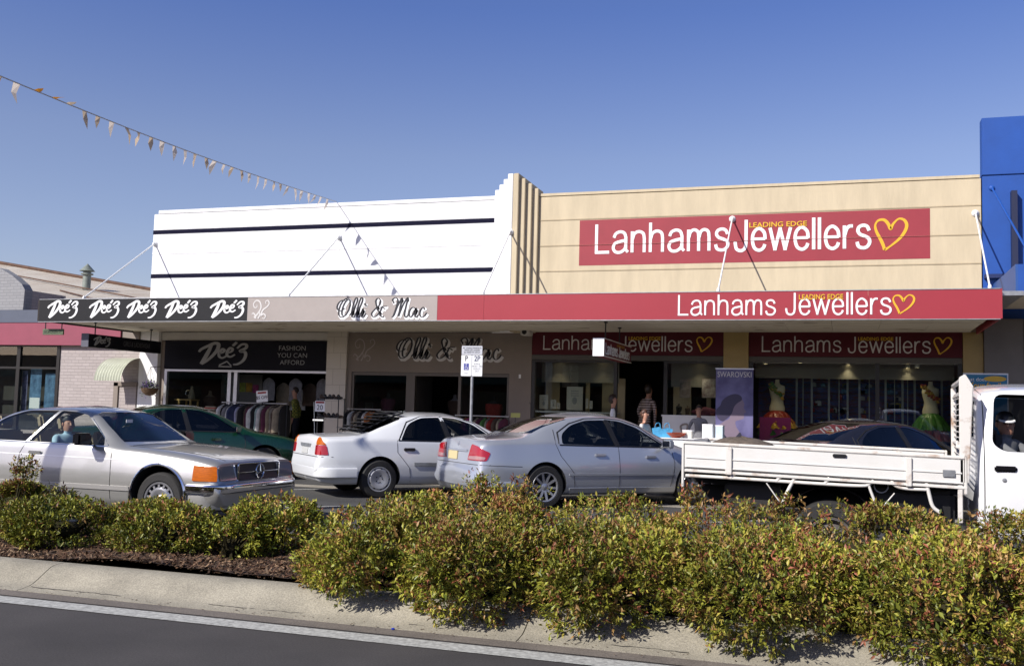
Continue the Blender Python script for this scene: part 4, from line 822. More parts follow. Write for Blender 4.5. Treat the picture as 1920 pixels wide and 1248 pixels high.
def make_car(sp):
    S = {k: pchip(v) for k, v in sp['tab'].items()}; root = empty(sp['name'], (*sp['loc'], sp.get('z', 0)), sp['rz'], sp['label'], sp['cat'])
    L0, L1 = sp['ends']; xs = set(np.linspace(L0, L1, 84).round(4)) | set(sp.get('xs', []))
    for k in range(12): xs.add(round(L0+.012*k*k*.25, 4)); xs.add(round(L1-.012*k*k*.25, 4))
    xs = sorted(q for q in xs if L0 <= q <= L1); xs = [q for i, q in enumerate(xs) if i == 0 or q-xs[i-1] > .004 or q == L1]
    rad = sp.get('rad', [0, .05, .06, .15, .05, .09, 0]); er, ef = sp['plan']
    def plan(x):
        f = 1.0; a = (x-L0)/er[0]
        if a < 1: f *= er[1]+(1-er[1])*(1-(1-max(a, 0))**er[2])**(1/er[2])
        a = (L1-x)/ef[0]
        if a < 1: f *= ef[1]+(1-ef[1])*(1-(1-max(a, 0))**ef[2])**(1/ef[2])
        return f
    def section(x, inset=0, zfloor=None):
        p = plan(x); zt, zb = S['zt'](x), S['zb'](x); zbe = min(S['zbe'](x), zt-.012); zr = min(zt-S['cr'](x), zt-.006); zr = max(zr, zbe+.004)
        zm = min(S['zm'](x), zbe-.05); zs = min(zb+.1, zm-.03); wb = S['wb'](x)*p; wr = min(S['wr'](x)*p, wb-.008)
        pts = [(0, zb), (S['wm'](x)*p-.12, zb), (S['wm'](x)*p-.035, zs), (S['wm'](x)*p, zm), (wb, zbe), (wr, zr), (0, zt)]
        return fillet(pts, rad)
    base = loft([(x, section(x)) for x in xs]); me0 = base.mesh(sp['name']); sf = Surf(me0); me0.materials.append(sp['paint'])
    cut, cm = [], []
    ax, Rw = sp['axles'], sp['R']; ar = sp.get('arch', Rw+.045); azc = Rw+sp.get('archup', .02)
    for x in ax:
        for sgn in (-1, 1):
            b = MB(); b.lathe([(0, sgn*(.93 if sp.get('wide') is None else sp['wide'])), (ar, sgn*1.2), (ar, sgn*.56), (0, sgn*.56)][1:3]+[], 48, 'y', (x, 0, azc)); b = MB(); n = 48
            b.v = [(x+ar*math.cos(2*PI*k/n), yy, azc+ar*math.sin(2*PI*k/n)) for yy in (sgn*.56, sgn*1.3) for k in range(n)]; b.f = [tuple(range(n)), tuple(range(2*n-1, n-1, -1))]+[(k, n+k, n+(k+1) % n, (k+1) % n) for k in range(n)]; b.m = [0]*len(b.f)
            cut.append(b); cm.append(M['well'])
    # cabin void
    c0, c1 = sp['cabin']; secs = []
    for x in np.linspace(c0, c1, 26):
        zt = S['zt'](x)-.045; zbe = min(S['zbe'](x)-.0, zt-.03); wr = max(.2, S['wr'](x)-.05); zr = max(min(zt-S['cr'](x), zt-.01), zbe+.01)
        secs.append((x, fillet([(0, .32), (S['wm'](x)-.16, .32), (S['wm'](x)-.13, .5), (S['wm'](x)-.12, min(S['zm'](x), zbe-.05)), (S['wb'](x)-.075, zbe), (wr, zr), (0, zt)], [0, .03, .05, .05, .03, .05, 0])))
    cut.append(loft(secs)); cm.append(sp.get('trim', M['cabin']))
    for poly in sp['side_windows']: b = MB(); b.prism(poly, -1.4, 1.4, 'y'); cut.append(b); cm.append(M['black'])
    for key, xa, xb in (('windshield', (c0+c1)/2, L1+.3), ('rear_glass', (c0+c1)/2, L0-.3)):
        if key in sp: b = MB(); b.prism(sp[key], xa, xb, 'x'); cut.append(b); cm.append(M['black'])
    me = boolean(me0, cut, cm); smooth(me, 32)
    body = bpy.data.objects.new('body', me); COL.objects.link(body); body.parent = root; body['material'] = 1; del body['material']
    g = sp.get('glass', M['carglass'])
    for i_, poly in enumerate(sp['side_windows']):
        for d in sp.get('panes', 'RL'): patch(sf, 'side_window', poly, d, sp.get('glassL', sp['glassF'][i_] if 'glassF' in sp else g) if d == 'L' else (sp['glassF'][i_] if 'glassF' in sp else g), root, off=-.006, thick=0, step=.08)
    for d in 'RL':
        if 'bpillar' in sp: patch(sf, 'pillar_trim', sp['bpillar'], d, M['black'], root, off=.003, thick=.006, step=.08)
    if 'windshield' in sp: patch(sf, 'windscreen', sp['windshield'], 'F', sp.get('wglass', g), root, off=-.004, thick=0, step=.1)
    if 'rear_glass' in sp: patch(sf, 'rear_window', sp['rear_glass'], 'B', g, root, off=-.004, thick=0, step=.1)
    for x in ax:
        for sgn in (-1, 1): tyre_wheel(root, x, sgn*sp['track'], Rw, sp.get('tw', .21), sp['wheel'], sp['rr'])
    for d, ln, r_ in [(d, ln, .0045) for d in 'RL' for ln in sp.get('seams', [])]+[('T', ln, .004) for ln in sp.get('topseams', [])]:
        b = MB(); strip(sf, b, ln, d, r=r_)
        if b.v: b.build('panel_gap', M['gap'], root)
    b = MB()
    for d in 'RL':
        for ln in sp.get('wtrim', []): strip(sf, b, ln, d, r=sp.get('wr_', .017), off=-.009)
    if b.v: b.build('window_trim', sp.get('trimmat', M['black']), root, 40)
    # simple cabin furniture
    sm2 = sp.get('seatmat', M['cabin'])
    for (sx, sy) in sp.get('seats', []):
        b = MB(); b.box(sx-.05, sx+.45, sy-.24, sy+.24, .38, .55); Mx = Matrix.Translation((sx, sy, .52)) @ Matrix.Rotation(-.25, 4, 'Y'); b.box(-.07, .06, -.24, .24, 0, .55, M=Mx); b.box(-.06, .04, -.12, .12, .58, .76, M=Mx)
        b.build('seat', sm2, root, 40, bevel=.03)
    b = MB(); dx = sp['dash']; b.box(dx-.25, dx+.25, -.62, .62, .60, sp['dashz']); b.build('dashboard', M['cabin'], root, 40, bevel=.03)
    b = MB(); n = 24; cxs, cys, czs = dx-.38, -.36, sp['dashz']-.0; b.tube([(cxs+.07*math.sin(2*PI*k/n), cys+.18*math.cos(2*PI*k/n), czs+.17*math.sin(2*PI*k/n)) for k in range(n)], .014, 6, closed=True); b.tube([(cxs, cys-.18, czs), (cxs, cys+.18, czs)], .014, 6); b.build('steering_wheel', M['black'], root, 40)
    return root, sf, body
def mirror(root, x, y, z, m, s=1.0):
    sg = 1 if y > 0 else -1; b = MB(); b.box(x-.04*s, x+.06*s, y, y+sg*.2*s, z-.06*s, z+.07*s); b.box(x-.03, x+.03, y-sg*.08, y, z-.07, z-.02)
    o = b.build('door_mirror', m, root, 40, bevel=.02); b = MB(); b.box(x-.045*s, x-.041*s, y+sg*.015, y+sg*.185*s, z-.045*s, z+.055*s); b.build('mirror_glass', M['chrome'], o); return o
def handle(sf, root, x, z, dirn, m, ln=.16, h=.03):
    f = DIRS[dirn]((x, z)); p, n = sf.hit(*f)
    if p is None: return
    sg = -1 if dirn == 'R' else 1; b = MB(); b.box(x-ln/2, x+ln/2, p.y-sg*.005, p.y+sg*.028, z-h/2, z+h/2); b.build('door_handle', m, root, 40, bevel=.01)

# ---- silver german coupe driving along the road
A = R_(46)
coupe = dict(name='coupe', cat='car', label='silver grey two door coupe with amber indicators driving past at the left', loc=(-9.07, 10.93), rz=0, ends=(-2.6, 2.24), axles=(-1.425, 1.425), R=.325, track=.755, rr=.205, wheel='ring', arch=.375, archup=.035,
 paint=paint('silver_beige_paint', (.47, .46, .43), .6, .28), glass=M['carglass'],
 tab=dict(zt=[(-2.6, .70), (-2.5, .9), (-2.3, .95), (-1.78, .985), (-1.38, 1.19), (-1.05, 1.34), (-.75, 1.388), (-.35, 1.405), (-.05, 1.392), (.18, 1.355), (.5, 1.17), (.83, .965), (1.2, .935), (1.8, .875), (2.12, .81), (2.17, .78), (2.2, .60), (2.24, .56)],
   zb=[(-2.6, .3), (-2.2, .2), (2.0, .19), (2.24, .28)], zbe=[(-2.6, .6), (-2.4, .86), (-1.7, .905), (0, .905), (.85, .895), (1.6, .84), (2.1, .765), (2.17, .74), (2.21, .55), (2.24, .52)], zm=[(-2.6, .45), (-2, .58), (2, .56), (2.24, .42)],
   cr=[(-2.6, .03), (-1.8, .03), (-1, .05), (0, .05), (.4, .05), (.85, .02), (2.24, .015)], wm=[(-2.6, .88), (-1.4, .905), (0, .905), (1.4, .905), (2.24, .885)], wb=[(-2.6, .83), (-1.4, .84), (0, .835), (1.4, .83), (2.24, .83)],
   wr=[(-2.6, .70), (-1.8, .66), (-1.2, .60), (-.4, .575), (.1, .585), (.5, .645), (.85, .715), (1.4, .72), (2.24, .72)]),
 plan=((.4, .88, 2.4), (.2, .945, 2.8)), cabin=(-1.75, .70),
 side_windows=[roundpoly([(-1.50, .955), (-.62, .945), (-.34, 1.33), (-.85, 1.32), (-1.16, 1.215)], [.03, .01, .02, .08, .06]), roundpoly([(-.575, .945), (.56, .93), (.50, 1.03), (.13, 1.285), (-.08, 1.32), (-.29, 1.33)], [.01, .02, .02, .04, .04, .02])],
 windshield=[(-.66, .975), (.66, .975), (.53, 1.30), (.4, 1.325), (-.4, 1.325), (-.53, 1.30)], rear_glass=[(-.62, .99), (.62, .99), (.52, 1.26), (.4, 1.28), (-.4, 1.28), (-.52, 1.26)],
 seams=[[(-.60, .93), (-.66, .8), (-.66, .25)], [(.70, .89), (.74, .6), (.74, .25)]], topseams=[[(2.12, .58), (1.2, .70), (.86, .72)], [(2.12, -.58), (1.2, -.70), (.86, -.72)], [(.9, -.7), (.94, 0), (.9, .7)]],
 wtrim=[[(-1.46, .94), (.62, .92)], [(.62, .93), (.14, 1.31), (-.1, 1.345), (-.87, 1.34), (-1.19, 1.235), (-1.54, .95)], [(-.6, .945), (-.315, 1.33)]], trimmat=M['chrome'], wr_=.012,
 wglass=M['cardark'], trim=M['cabinbeige'], seatmat=M['cabinbeige'], seats=[(-.25, -.36), (-.25, .36), (-1.25, -.36), (-1.25, .36)], dash=.62, dashz=.93)
car, sf, body = make_car(coupe)
for d in 'RL':
    patch(sf, 'side_rub_strip', [(-2.4, .415), (1.02, .415), (1.02, .465), (-2.4, .465)], d, mat('rub_strip', (.62, .60, .57), .3, .6), car, off=.014, step=.1)
    patch(sf, 'side_rub_strip', [(1.82, .415), (2.1, .415), (2.1, .465), (1.82, .465)], d, M['chrome'], car, off=.014, step=.1)
    b = MB(); sg = -1 if d == 'R' else 1
    for x in (-1.425, 1.425): b = MB(); b.tube([(x+.385*math.cos(R_(a)), sg*.9, .36+.385*math.sin(R_(a))) for a in range(-12, 193, 8)], .016, 6); b.build('arch_trim', M['chrome'], car, 40)
    handle(sf, car, -.42, .815, d, M['chrome'], .2, .035)
    patch(sf, 'crease_highlight', [(-2.3, .795), (1.88, .758), (1.88, .77), (-2.3, .808)], d, mat('painted_highlight', (.80, .79, .75), .25, .3), car, off=.0035, thick=.004, step=.1)  # bright strip paints in the light caught along the waist crease
s2 = 1
for sgn in (-1, 1):
    patch(sf, 'indicator', [(sgn*p[0], p[1]) for p in roundpoly([(.61, .57), (.842, .57), (.842, .735), (.63, .745)], .012)], diag(R_(-42*sgn)), M['amber'], car, off=.014)
    patch(sf, 'headlight', roundpoly([(sgn*.475, .575), (sgn*.80, .575), (sgn*.80, .735), (sgn*.475, .745)], .015), 'F', M['clearlens'], car, off=.012)
    b = MB()
    for xx in (.55, .70): b.lathe([(.055, .0), (.062, .02), (.0, .025)], 18, 'x', (2.165, sgn*xx, .655))
    b.build('lamp_bowl', M['chrome'], car, 40)
gr = patch(sf, 'grille', roundpoly([(-.44, .56), (.44, .56), (.44, .755), (-.44, .755)], .02), 'F', M['black'], car, off=.01)
b = MB(); yq = [(-.45, .55), (.45, .55), (.45, .765), (-.45, .765)]
b.tube([(2.215, p[0], p[1]) for p in roundpoly(yq, .03)], .013, 6, closed=True)
for z in (.657,): b.box(2.20, 2.222, -.44, .44, z-.004, z+.004)
n = 24; b.tube([(2.232, .088*math.cos(2*PI*k/n), .658+.088*math.sin(2*PI*k/n)) for k in range(n)], .009, 6, closed=True)
for k in range(3): a = PI/2+2*PI*k/3; b.tube([(2.232, 0, .658), (2.232, .095*math.cos(a), .658+.095*math.sin(a))], [.014, .003], 5)
b.build('grille_star', M['chrome'], gr, 40)
# front bumper wrapping round the nose
def bumper(root, xf, w, z0, z1, m, back=.55, ext=.07, name='bumper', sgn=1, r=.22):
    path = [(xf-back, -w), (xf-r, -w)]+[(xf-r+r*math.sin(a), -w+r-r*math.cos(a)) for a in [PI/2*i/6 for i in range(1, 7)]]+[(xf, w-r)]+[(xf-r+r*math.cos(a), w-r+r*math.sin(a)) for a in [PI/2*i/6 for i in range(1, 7)]]+[(xf-back, w)]
    b = MB(); cs = roundpoly([(0, z0), (ext, z0), (ext, z1), (0, z1)], .03, 3); n = len(cs); N = len(path); vs = []
    for i, p in enumerate(path):
        a = path[max(i-1, 0)]; c = path[min(i+1, N-1)]; t = Vector((c[0]-a[0], c[1]-a[1])).normalized(); nn = (t.y, -t.x)
        vs += [(sgn*(p[0]+nn[0]*q[0]), p[1]+nn[1]*q[0], q[1]) for q in cs]
    b.add(vs, [(i*n+k, i*n+(k+1) % n, (i+1)*n+(k+1) % n, (i+1)*n+k) for i in range(N-1) for k in range(n)]+[tuple(range(n)), tuple((N-1)*n+k for k in range(n-1, -1, -1))])
    return b.build(name, m, root, 40)
bumper(car, 2.25, .87, .43, .535, M['chrome'], back=.42, ext=.05); bumper(car, 2.2, .86, .24, .42, coupe['paint'], back=.36, ext=.02, name='front_apron')
bumper(car, 2.5, .86, .42, .54, M['chrome'], back=.6, ext=.06, name='rear_bumper', sgn=-1)
mirror(car, .40, -.90, 1.0, M['blackgloss'], 1.1); mirror(car, .40, .90, 1.0, M['blackgloss'], 1.1)
b = MB(); b.box(.45, .455, -.3, -.18, 1.2, 1.24); b.build('windscreen_sticker', M['white'], car)

# ---- silver sedan parked at an angle (rear near corner towards the camera)
def angled(rx, ry, wb_, tr, ang):   # rear near (right) wheel position -> car origin
    return (rx+math.cos(ang)*wb_/2-math.sin(ang)*tr, ry+math.sin(ang)*wb_/2+math.cos(ang)*tr)
sedan_tab = dict(zt=[(-2.56, .50), (-2.545, .60), (-2.51, .64), (-2.50, .66), (-2.475, .98), (-2.44, 1.045), (-2.3, 1.08), (-1.72, 1.125), (-1.25, 1.325), (-.75, 1.455), (-.3, 1.485), (.1, 1.47), (.4, 1.40), (.85, 1.18), (1.3, .97), (1.7, .91), (2.1, .80), (2.3, .70), (2.42, .55), (2.46, .45)],
   zb=[(-2.56, .34), (-2.45, .24), (-2.0, .21), (2.1, .19), (2.46, .28)], zbe=[(-2.56, .46), (-2.50, .60), (-2.475, .9), (-2.3, .985), (-1.6, 1.0), (-.8, .965), (.3, .925), (1.2, .90), (1.8, .83), (2.3, .66), (2.46, .42)], zm=[(-2.56, .42), (-2.3, .62), (0, .60), (2.0, .58), (2.46, .36)],
   cr=[(-2.56, .03), (-2.3, .045), (-1.7, .05), (-1, .06), (0, .07), (.6, .06), (1.3, .03), (2.46, .03)], wm=[(-2.56, .90), (-1.9, .915), (-1.4, .93), (0, .92), (1.4, .925), (2.1, .89), (2.46, .84)], wb=[(-2.56, .82), (-1.9, .83), (-1.4, .855), (0, .85), (1.4, .84), (2.46, .78)],
   wr=[(-2.56, .68), (-2.0, .68), (-1.7, .69), (-1.2, .60), (-.5, .565), (.2, .575), (.8, .65), (1.3, .74), (2.46, .62)])
S_ = dict(name='sedan', cat='car', label='silver sedan with red tail lights parked at an angle in front of the jeweller window', loc=angled(-4.41, 14.97, 2.83, .78, A), rz=A, ends=(-2.56, 2.46), axles=(-1.415, 1.415), R=.335, track=.80, rr=.222, wheel='spoke', arch=.372, archup=.01, z=.0,
 paint=paint('silver_blue_paint', (.50, .52, .56), .55, .30), tab=sedan_tab, plan=((.5, .78, 2.1), (.6, .62, 2.1)), cabin=(-1.55, 1.12), glass=M['cardark'], glassF=(M['cardark'], M['carglass']), bpillar=[(-.11, .968), (-.02, .965), (-.11, 1.372), (-.195, 1.366)],
 side_windows=[roundpoly([(-1.10, .985), (-.10, .965), (-.19, 1.365), (-.55, 1.355), (-.85, 1.275), (-1.06, 1.13)], [.04, .02, .03, .08, .1, .08]), roundpoly([(-.03, .965), (.80, .95), (.86, .99), (.40, 1.26), (.10, 1.352), (-.12, 1.372)], [.02, .02, .02, .08, .08, .03])],
 windshield=[(-.66, 1.0), (.66, 1.0), (.54, 1.34), (.4, 1.375), (-.4, 1.375), (-.54, 1.34)], rear_glass=[(-.62, 1.14), (.62, 1.14), (.56, 1.36), (.45, 1.40), (-.45, 1.40), (-.56, 1.36)],
 seams=[[(-1.18, 1.20), (-1.22, .98), (-1.14, .8), (-.92, .55), (-.88, .27)], [(-.06, .95), (-.06, .27)], [(.98, .93), (1.02, .7), (.97, .45), (.93, .27)], [(-2.48, .66), (-1.82, .64)]], topseams=[],
 wtrim=[[(-1.15, .97), (.9, .94)], [(-1.16, .99), (-1.12, 1.16), (-.86, 1.30), (-.55, 1.38), (-.15, 1.395), (.12, 1.375), (.45, 1.28), (.9, .98)], [(-.065, .96), (-.155, 1.38)]],
 seats=[(.15, -.36), (.15, .36), (-.85, -.36), (-.85, .36)], dash=.98, dashz=.98)
car2, sf2, _ = make_car(S_)
def corner_lamp(sf, root, name, poly, m, az=40, off=.01, rear=True, thick=.012):
    """poly (u,z) written for the right rear corner"""
    for sg in (1, -1):
        a = R_(180+az*sg) if rear else R_(-az*sg)
        patch(sf, name, [(p[0]*sg, p[1]) for p in poly], diag(a), m, root, off=off, thick=thick, step=.04)
def plate(root, sf, y0, y1, z0, z1, m, name='number_plate', d='B', off=.012):
    return patch(sf, name, roundpoly([(y0, z0), (y1, z0), (y1, z1), (y0, z1)], .01), d, m, root, off=off, step=.2)
corner_lamp(sf2, car2, 'tail_light', roundpoly([(-1.30, .72), (-1.22, .96), (-1.06, .935), (-.86, .84), (-.90, .72)], .025), M['redlens'])
corner_lamp(sf2, car2, 'reversing_light', roundpoly([(-1.28, .735), (-1.26, .78), (-1.05, .79), (-.92, .775), (-.93, .735)], .015), M['lowlens'], off=.014)
plate(car2, sf2, -.02, .32, .71, .84, M['plate'])
b = MB(); strip(sf2, b, [(-.36, .855), (.36, .855)], 'B', r=.022); b.build('boot_grip', S_['paint'], car2, 40)
b = MB(); strip(sf2, b, [(-.86, .66), (.86, .66)], 'B', r=.005); b.build('boot_gap', M['gap'], car2)
b = MB(); n_ = 14; h_, _n = sf2.hit((-8, 0, .95), (1, 0, 0)); b.lathe([(.0, -.006), (.036, -.006), (.036, .004), (0, .004)], 16, 'x', (h_.x, 0, .95)); b.build('boot_badge', M['chrome'], car2, 40)
for x, z in ((-.42, .82), (.55, .79)):
    for d in 'RL': handle(sf2, car2, x, z, d, S_['paint'], .2, .045)
for d in 'RL': patch(sf2, 'side_rub_strip', [(-1.0, .505), (.98, .50), (.98, .53), (-1.0, .535)], d, S_['paint'], car2, off=.012, step=.1)
for x, z0, z1 in ((-1, .27, .34),):
    for d in 'RL': patch(sf2, 'sill_skirt', [(-.98, .245), (.98, .245), (.98, .315), (-.98, .315)], d, S_['paint'], car2, off=.018, step=.1)
bumper(car2, 2.50, .87, .33, .42, S_['paint'], back=.55, ext=.05, name='rear_lip', sgn=-1, r=.3)
mirror(car2, .80, -.90, 1.0, S_['paint'], 1.0); mirror(car2, .80, .90, 1.0, S_['paint'])
b = MB(); b.tube([(-1.0, -.2, 1.36), (-1.35, -.2, 1.62)], .004, 5); b.build('aerial', M['black'], car2)
# ---- white sedan with rear window louvres
W_ = dict(S_); W_.update(label='white sedan with black rear window louvres and silver hubcaps beside the silver sedan', loc=angled(-7.31, 15.22, 2.72, .76, A), z=-.01, ends=(-2.40, 2.36), axles=(-1.36, 1.36), R=.315, rr=.20, wheel='cap', arch=.365, track=.775,
 paint=paint('white_car_paint', (.72, .73, .74), .0, .28), glass=M['cardark'],
 tab=dict(zt=[(-2.40, .52), (-2.385, .62), (-2.36, .66), (-2.345, .95), (-2.28, 1.02), (-1.9, 1.035), (-1.65, 1.05), (-1.2, 1.24), (-.85, 1.375), (-.4, 1.42), (.05, 1.415), (.4, 1.35), (.85, 1.14), (1.25, .955), (1.7, .89), (2.1, .79), (2.28, .68), (2.34, .55), (2.36, .45)],
   zb=[(-2.40, .36), (-2.3, .26), (-2.0, .22), (2.1, .2), (2.36, .28)], zbe=[(-2.40, .50), (-2.345, .85), (-2.2, .94), (-1.6, .955), (-.8, .935), (.3, .91), (1.2, .88), (1.8, .81), (2.2, .66), (2.36, .42)], zm=[(-2.40, .46), (-2.2, .58), (0, .58), (2.0, .56), (2.36, .36)],
   cr=[(-2.40, .03), (-2.2, .04), (-1.7, .03), (-1, .06), (0, .07), (.6, .06), (1.3, .03), (2.36, .03)], wm=[(-2.40, .84), (-1.9, .88), (-1.4, .895), (0, .89), (1.4, .89), (2.1, .86), (2.36, .82)], wb=[(-2.40, .79), (-1.9, .82), (-1.4, .835), (0, .83), (1.4, .82), (2.36, .76)],
   wr=[(-2.40, .70), (-2.0, .69), (-1.7, .68), (-1.2, .60), (-.5, .56), (.2, .57), (.8, .65), (1.3, .72), (2.36, .62)]),
 plan=((.4, .82, 2.2), (.6, .62, 2.1)), cabin=(-1.50, 1.08), glassF=(M['midglass'], M['carglass']), bpillar=[(-.13, .942), (-.04, .94), (-.13, 1.345), (-.205, 1.34)],
 side_windows=[roundpoly([(-.98, .955), (-.12, .94), (-.20, 1.34), (-.55, 1.325), (-.80, 1.22)], [.03, .02, .03, .1, .1]), roundpoly([(-.05, .94), (.80, .925), (.84, .96), (.40, 1.235), (.12, 1.325), (-.14, 1.345)], [.02, .02, .02, .08, .08, .03])],
 windshield=[(-.65, .98), (.65, .98), (.54, 1.31), (.4, 1.345), (-.4, 1.345), (-.54, 1.31)], rear_glass=[(-.60, 1.07), (.60, 1.07), (.55, 1.29), (.45, 1.33), (-.45, 1.33), (-.55, 1.29)],
 seams=[[(-1.05, .95), (-1.05, .75), (-.84, .5), (-.80, .27)], [(-.08, .93), (-.08, .27)], [(.96, .91), (.98, .7), (.93, .45), (.9, .27)]], topseams=[],
 wtrim=[[(-1.03, .945), (.88, .92)], [(-1.02, .95), (-.82, 1.25), (-.55, 1.345), (-.15, 1.365), (.12, 1.345), (.45, 1.25), (.88, .95)], [(-.085, .94), (-.165, 1.35)]])
car3, sf3, _ = make_car(W_)
corner_lamp(sf3, car3, 'tail_light', roundpoly([(-1.08, .70), (-1.08, .855), (-.84, .85), (-.80, .70)], .02), M['redlens'])
corner_lamp(sf3, car3, 'indicator', roundpoly([(-1.06, .86), (-1.04, .975), (-.98, .975), (-.84, .86)], .02), M['amber'])
plate(car3, sf3, -.16, .18, .70, .80, M['platew']); patch(sf3, 'boot_recess', roundpoly([(-.26, .81), (.26, .81), (.3, .865), (-.3, .865)], .01), 'B', M['galv'], car3, off=.012)
for d in 'RL':
    patch(sf3, 'side_rub_strip', [(-.76, .53), (.9, .52), (.9, .575), (-.76, .585)], d, M['galv'], car3, off=.016, step=.1)
    for x, z in ((-.84, .80), (.42, .78)): handle(sf3, car3, x, z, d, M['black'], .2, .05)
bumper(car3, 2.36, .88, .34, .5, W_['paint'], back=.6, ext=.045, name='rear_bumper', sgn=-1, r=.28)
b = MB(); strip(sf3, b, [(-.84, .67), (.84, .67)], 'B', r=.006); b.build('boot_gap', M['gap'], car3)
lv = MB(); zt3 = pchip(W_['tab']['zt'])
for k in range(7):
    x = -1.58+k*.115; z = zt3(x); w0 = .565-.012*k; Mx = Matrix.Translation((x, 0, z+.045)) @ Matrix.Rotation(.16, 4, 'Y'); lv.box(-.075, .055, -w0, w0, -.005, .005, M=Mx); 
for y in (-.52, 0, .52): lv.tube([(x, y*(1-.04*i), zt3(x)+.02) for i, x in enumerate((-1.62, -1.3, -1.0, -.82))], .014, 5)
lv.build('window_louvres', M['black'], car3)
mirror(car3, .80, -.86, .98, M['black'], .9); mirror(car3, .80, .86, .98, M['black'], .9)
b = MB(); b.tube([(-2.0, .72, 1.0), (-2.03, .72, 1.55)], .004, 5); b.build('aerial', M['alu'], car3)
# ---- dark sedan behind the truck, and the green sedan behind the coupe
K_ = dict(S_); K_.update(glassF=(M['cardark'], M['cardark']), label='black sedan parked behind the flat tray of the white truck', loc=(.45, 17.0), z=.02, paint=paint('black_car_paint', (.018, .018, .026), .2, .2), wheel='spoke')
car4, sf4, _ = make_car(K_)
corner_lamp(sf4, car4, 'tail_light', roundpoly([(-1.30, .72), (-1.22, .96), (-1.06, .935), (-.86, .84), (-.90, .72)], .025), M['redlens']); plate(car4, sf4, -.2, .2, .70, .82, M['platew'])
for x, z in ((-.42, .82), (.55, .79)): handle(sf4, car4, x, z, 'R', K_['paint'], .2, .045)
mirror(car4, .80, -.90, 1.0, K_['paint'])
G_ = dict(W_); G_.update(glassF=(M['cardark'], M['cardark']), label='dark green sedan parked behind the silver coupe', loc=(-12.35, 17.0), z=.0, paint=paint('dark_green_paint', (.003, .040, .017), .1, .25), wheel='spoke', wglass=M['cardark'])
car5, sf5, _ = make_car(G_)
corner_lamp(sf5, car5, 'headlight', roundpoly([(.50, .60), (.84, .60), (.84, .70), (.52, .735)], .03), M['clearlens'], rear=False, az=35)
corner_lamp(sf5, car5, 'tail_light', roundpoly([(-1.06, .70), (-1.06, .9), (-.76, .88), (-.72, .70)], .02), M['redlens'])
for x, z in ((-.84, .80), (.42, .78)): handle(sf5, car5, x, z, 'R', G_['paint'], .2, .05)
mirror(car5, .80, -.86, .98, G_['paint'], .9)

# ---- white flat tray truck
M['truckwhite'] = mat('worn_white_enamel', (.74, .73, .70), .35, col2=(.70, .68, .64), vscale=4, coat=.3)
M['rusty'] = mat('rust_stained_white', (.70, .67, .62), .55, col2=(.34, .20, .12), vscale=5)
m_ = M['rusty'].node_tree.nodes
for n_ in m_:
    if n_.type == 'VALTORGB': n_.color_ramp.elements[0].position = .30; n_.color_ramp.elements[1].position = .46
YN, YF = 9.75, 11.6; OX, OY = 1.10, 10.68
tk = empty('tray_truck', (OX, OY, 0), 0, 'white flat tray utility truck with drop sides and a ladder headboard', 'truck')
def tz(zx, zy, Y=YN): p = at(1250+zx*.349, 680+zy*.349, Y); return (p.x, p.z)
def twb(name, m, boxes=(), prisms=(), tubes=(), sm=None, bevel=0, parent=tk):
    b = MB()
    for q in boxes: b.box(*q)
    for p, a, c in prisms: b.prism(p, a, c, 'y')
    for p, r in tubes: b.tube(p, r, 8)
    return bake(b, parent, name, m, sm, bevel)
# local slope of the tray taken from the photo: z falls 0.02 per metre to the front
def tp(x, z): return (x, z-.020*(x+1.48))
def slab(x0, x1, z0, z1): return [tp(x0, z0), tp(x1, z0), tp(x1, z1), tp(x0, z1)]
twb('tray_floor', M['galv'], prisms=[(slab(-1.46, 1.0, .965, .99), YN+.03, YF-.03)])
for nm, ya, yb in (('near', YN, YN+.03), ('far', YF-.03, YF)):
    o = -1 if nm == 'near' else 1; yo = ya if o < 0 else yb
    sd = twb('drop_side', M['truckwhite'], prisms=[(slab(-1.45, 1.0, .985, 1.205), ya, yb), (slab(-1.44, .99, 1.075, 1.09), yo-.009 if o < 0 else yo, yo if o < 0 else yo+.009), (slab(-1.44, .99, .99, 1.0), yo-.009 if o < 0 else yo, yo if o < 0 else yo+.009)], bevel=.004)
    twb('top_rail', M['rusty'], prisms=[(slab(-1.465, 1.01, 1.207, 1.235), ya-.012, yb+.012)], bevel=.006, parent=sd)
    for q in ((slab(-1.065, -1.005, .94, 1.20), ya-.022, yb+.022), (slab(.525, .575, .94, 1.20), ya-.022, yb+.022), (slab(-1.478, -1.455, .80, 1.236), ya-.005, yb+.005), (slab(1.005, 1.03, .90, 1.236), ya-.005, yb+.005)): twb('stake_post', M['rusty'], prisms=[q], bevel=.005, parent=sd)
    twb('under_rail', M['rusty'], prisms=[(slab(-1.45, 1.03, .945, .972), ya-.006, yb+.006)], bevel=.004, parent=sd)
twb('tail_board', M['truckwhite'], prisms=[(slab(-1.478, -1.458, .985, 1.235), YN+.04, YF-.04)], bevel=.004)
twb('latch', M['black'], boxes=[(-.10, .02, YN-.02, YN-.001, 1.135, 1.165)], bevel=.006); twb('maker_plate', M['galv'], boxes=[(.83, .93, YN-.014, YN-.01, 1.0, 1.06)])
def q3(*pts, Y=YN): return [(tz(a, b_, Y)[0], Y, tz(a, b_, Y)[1]) for a, b_ in pts]
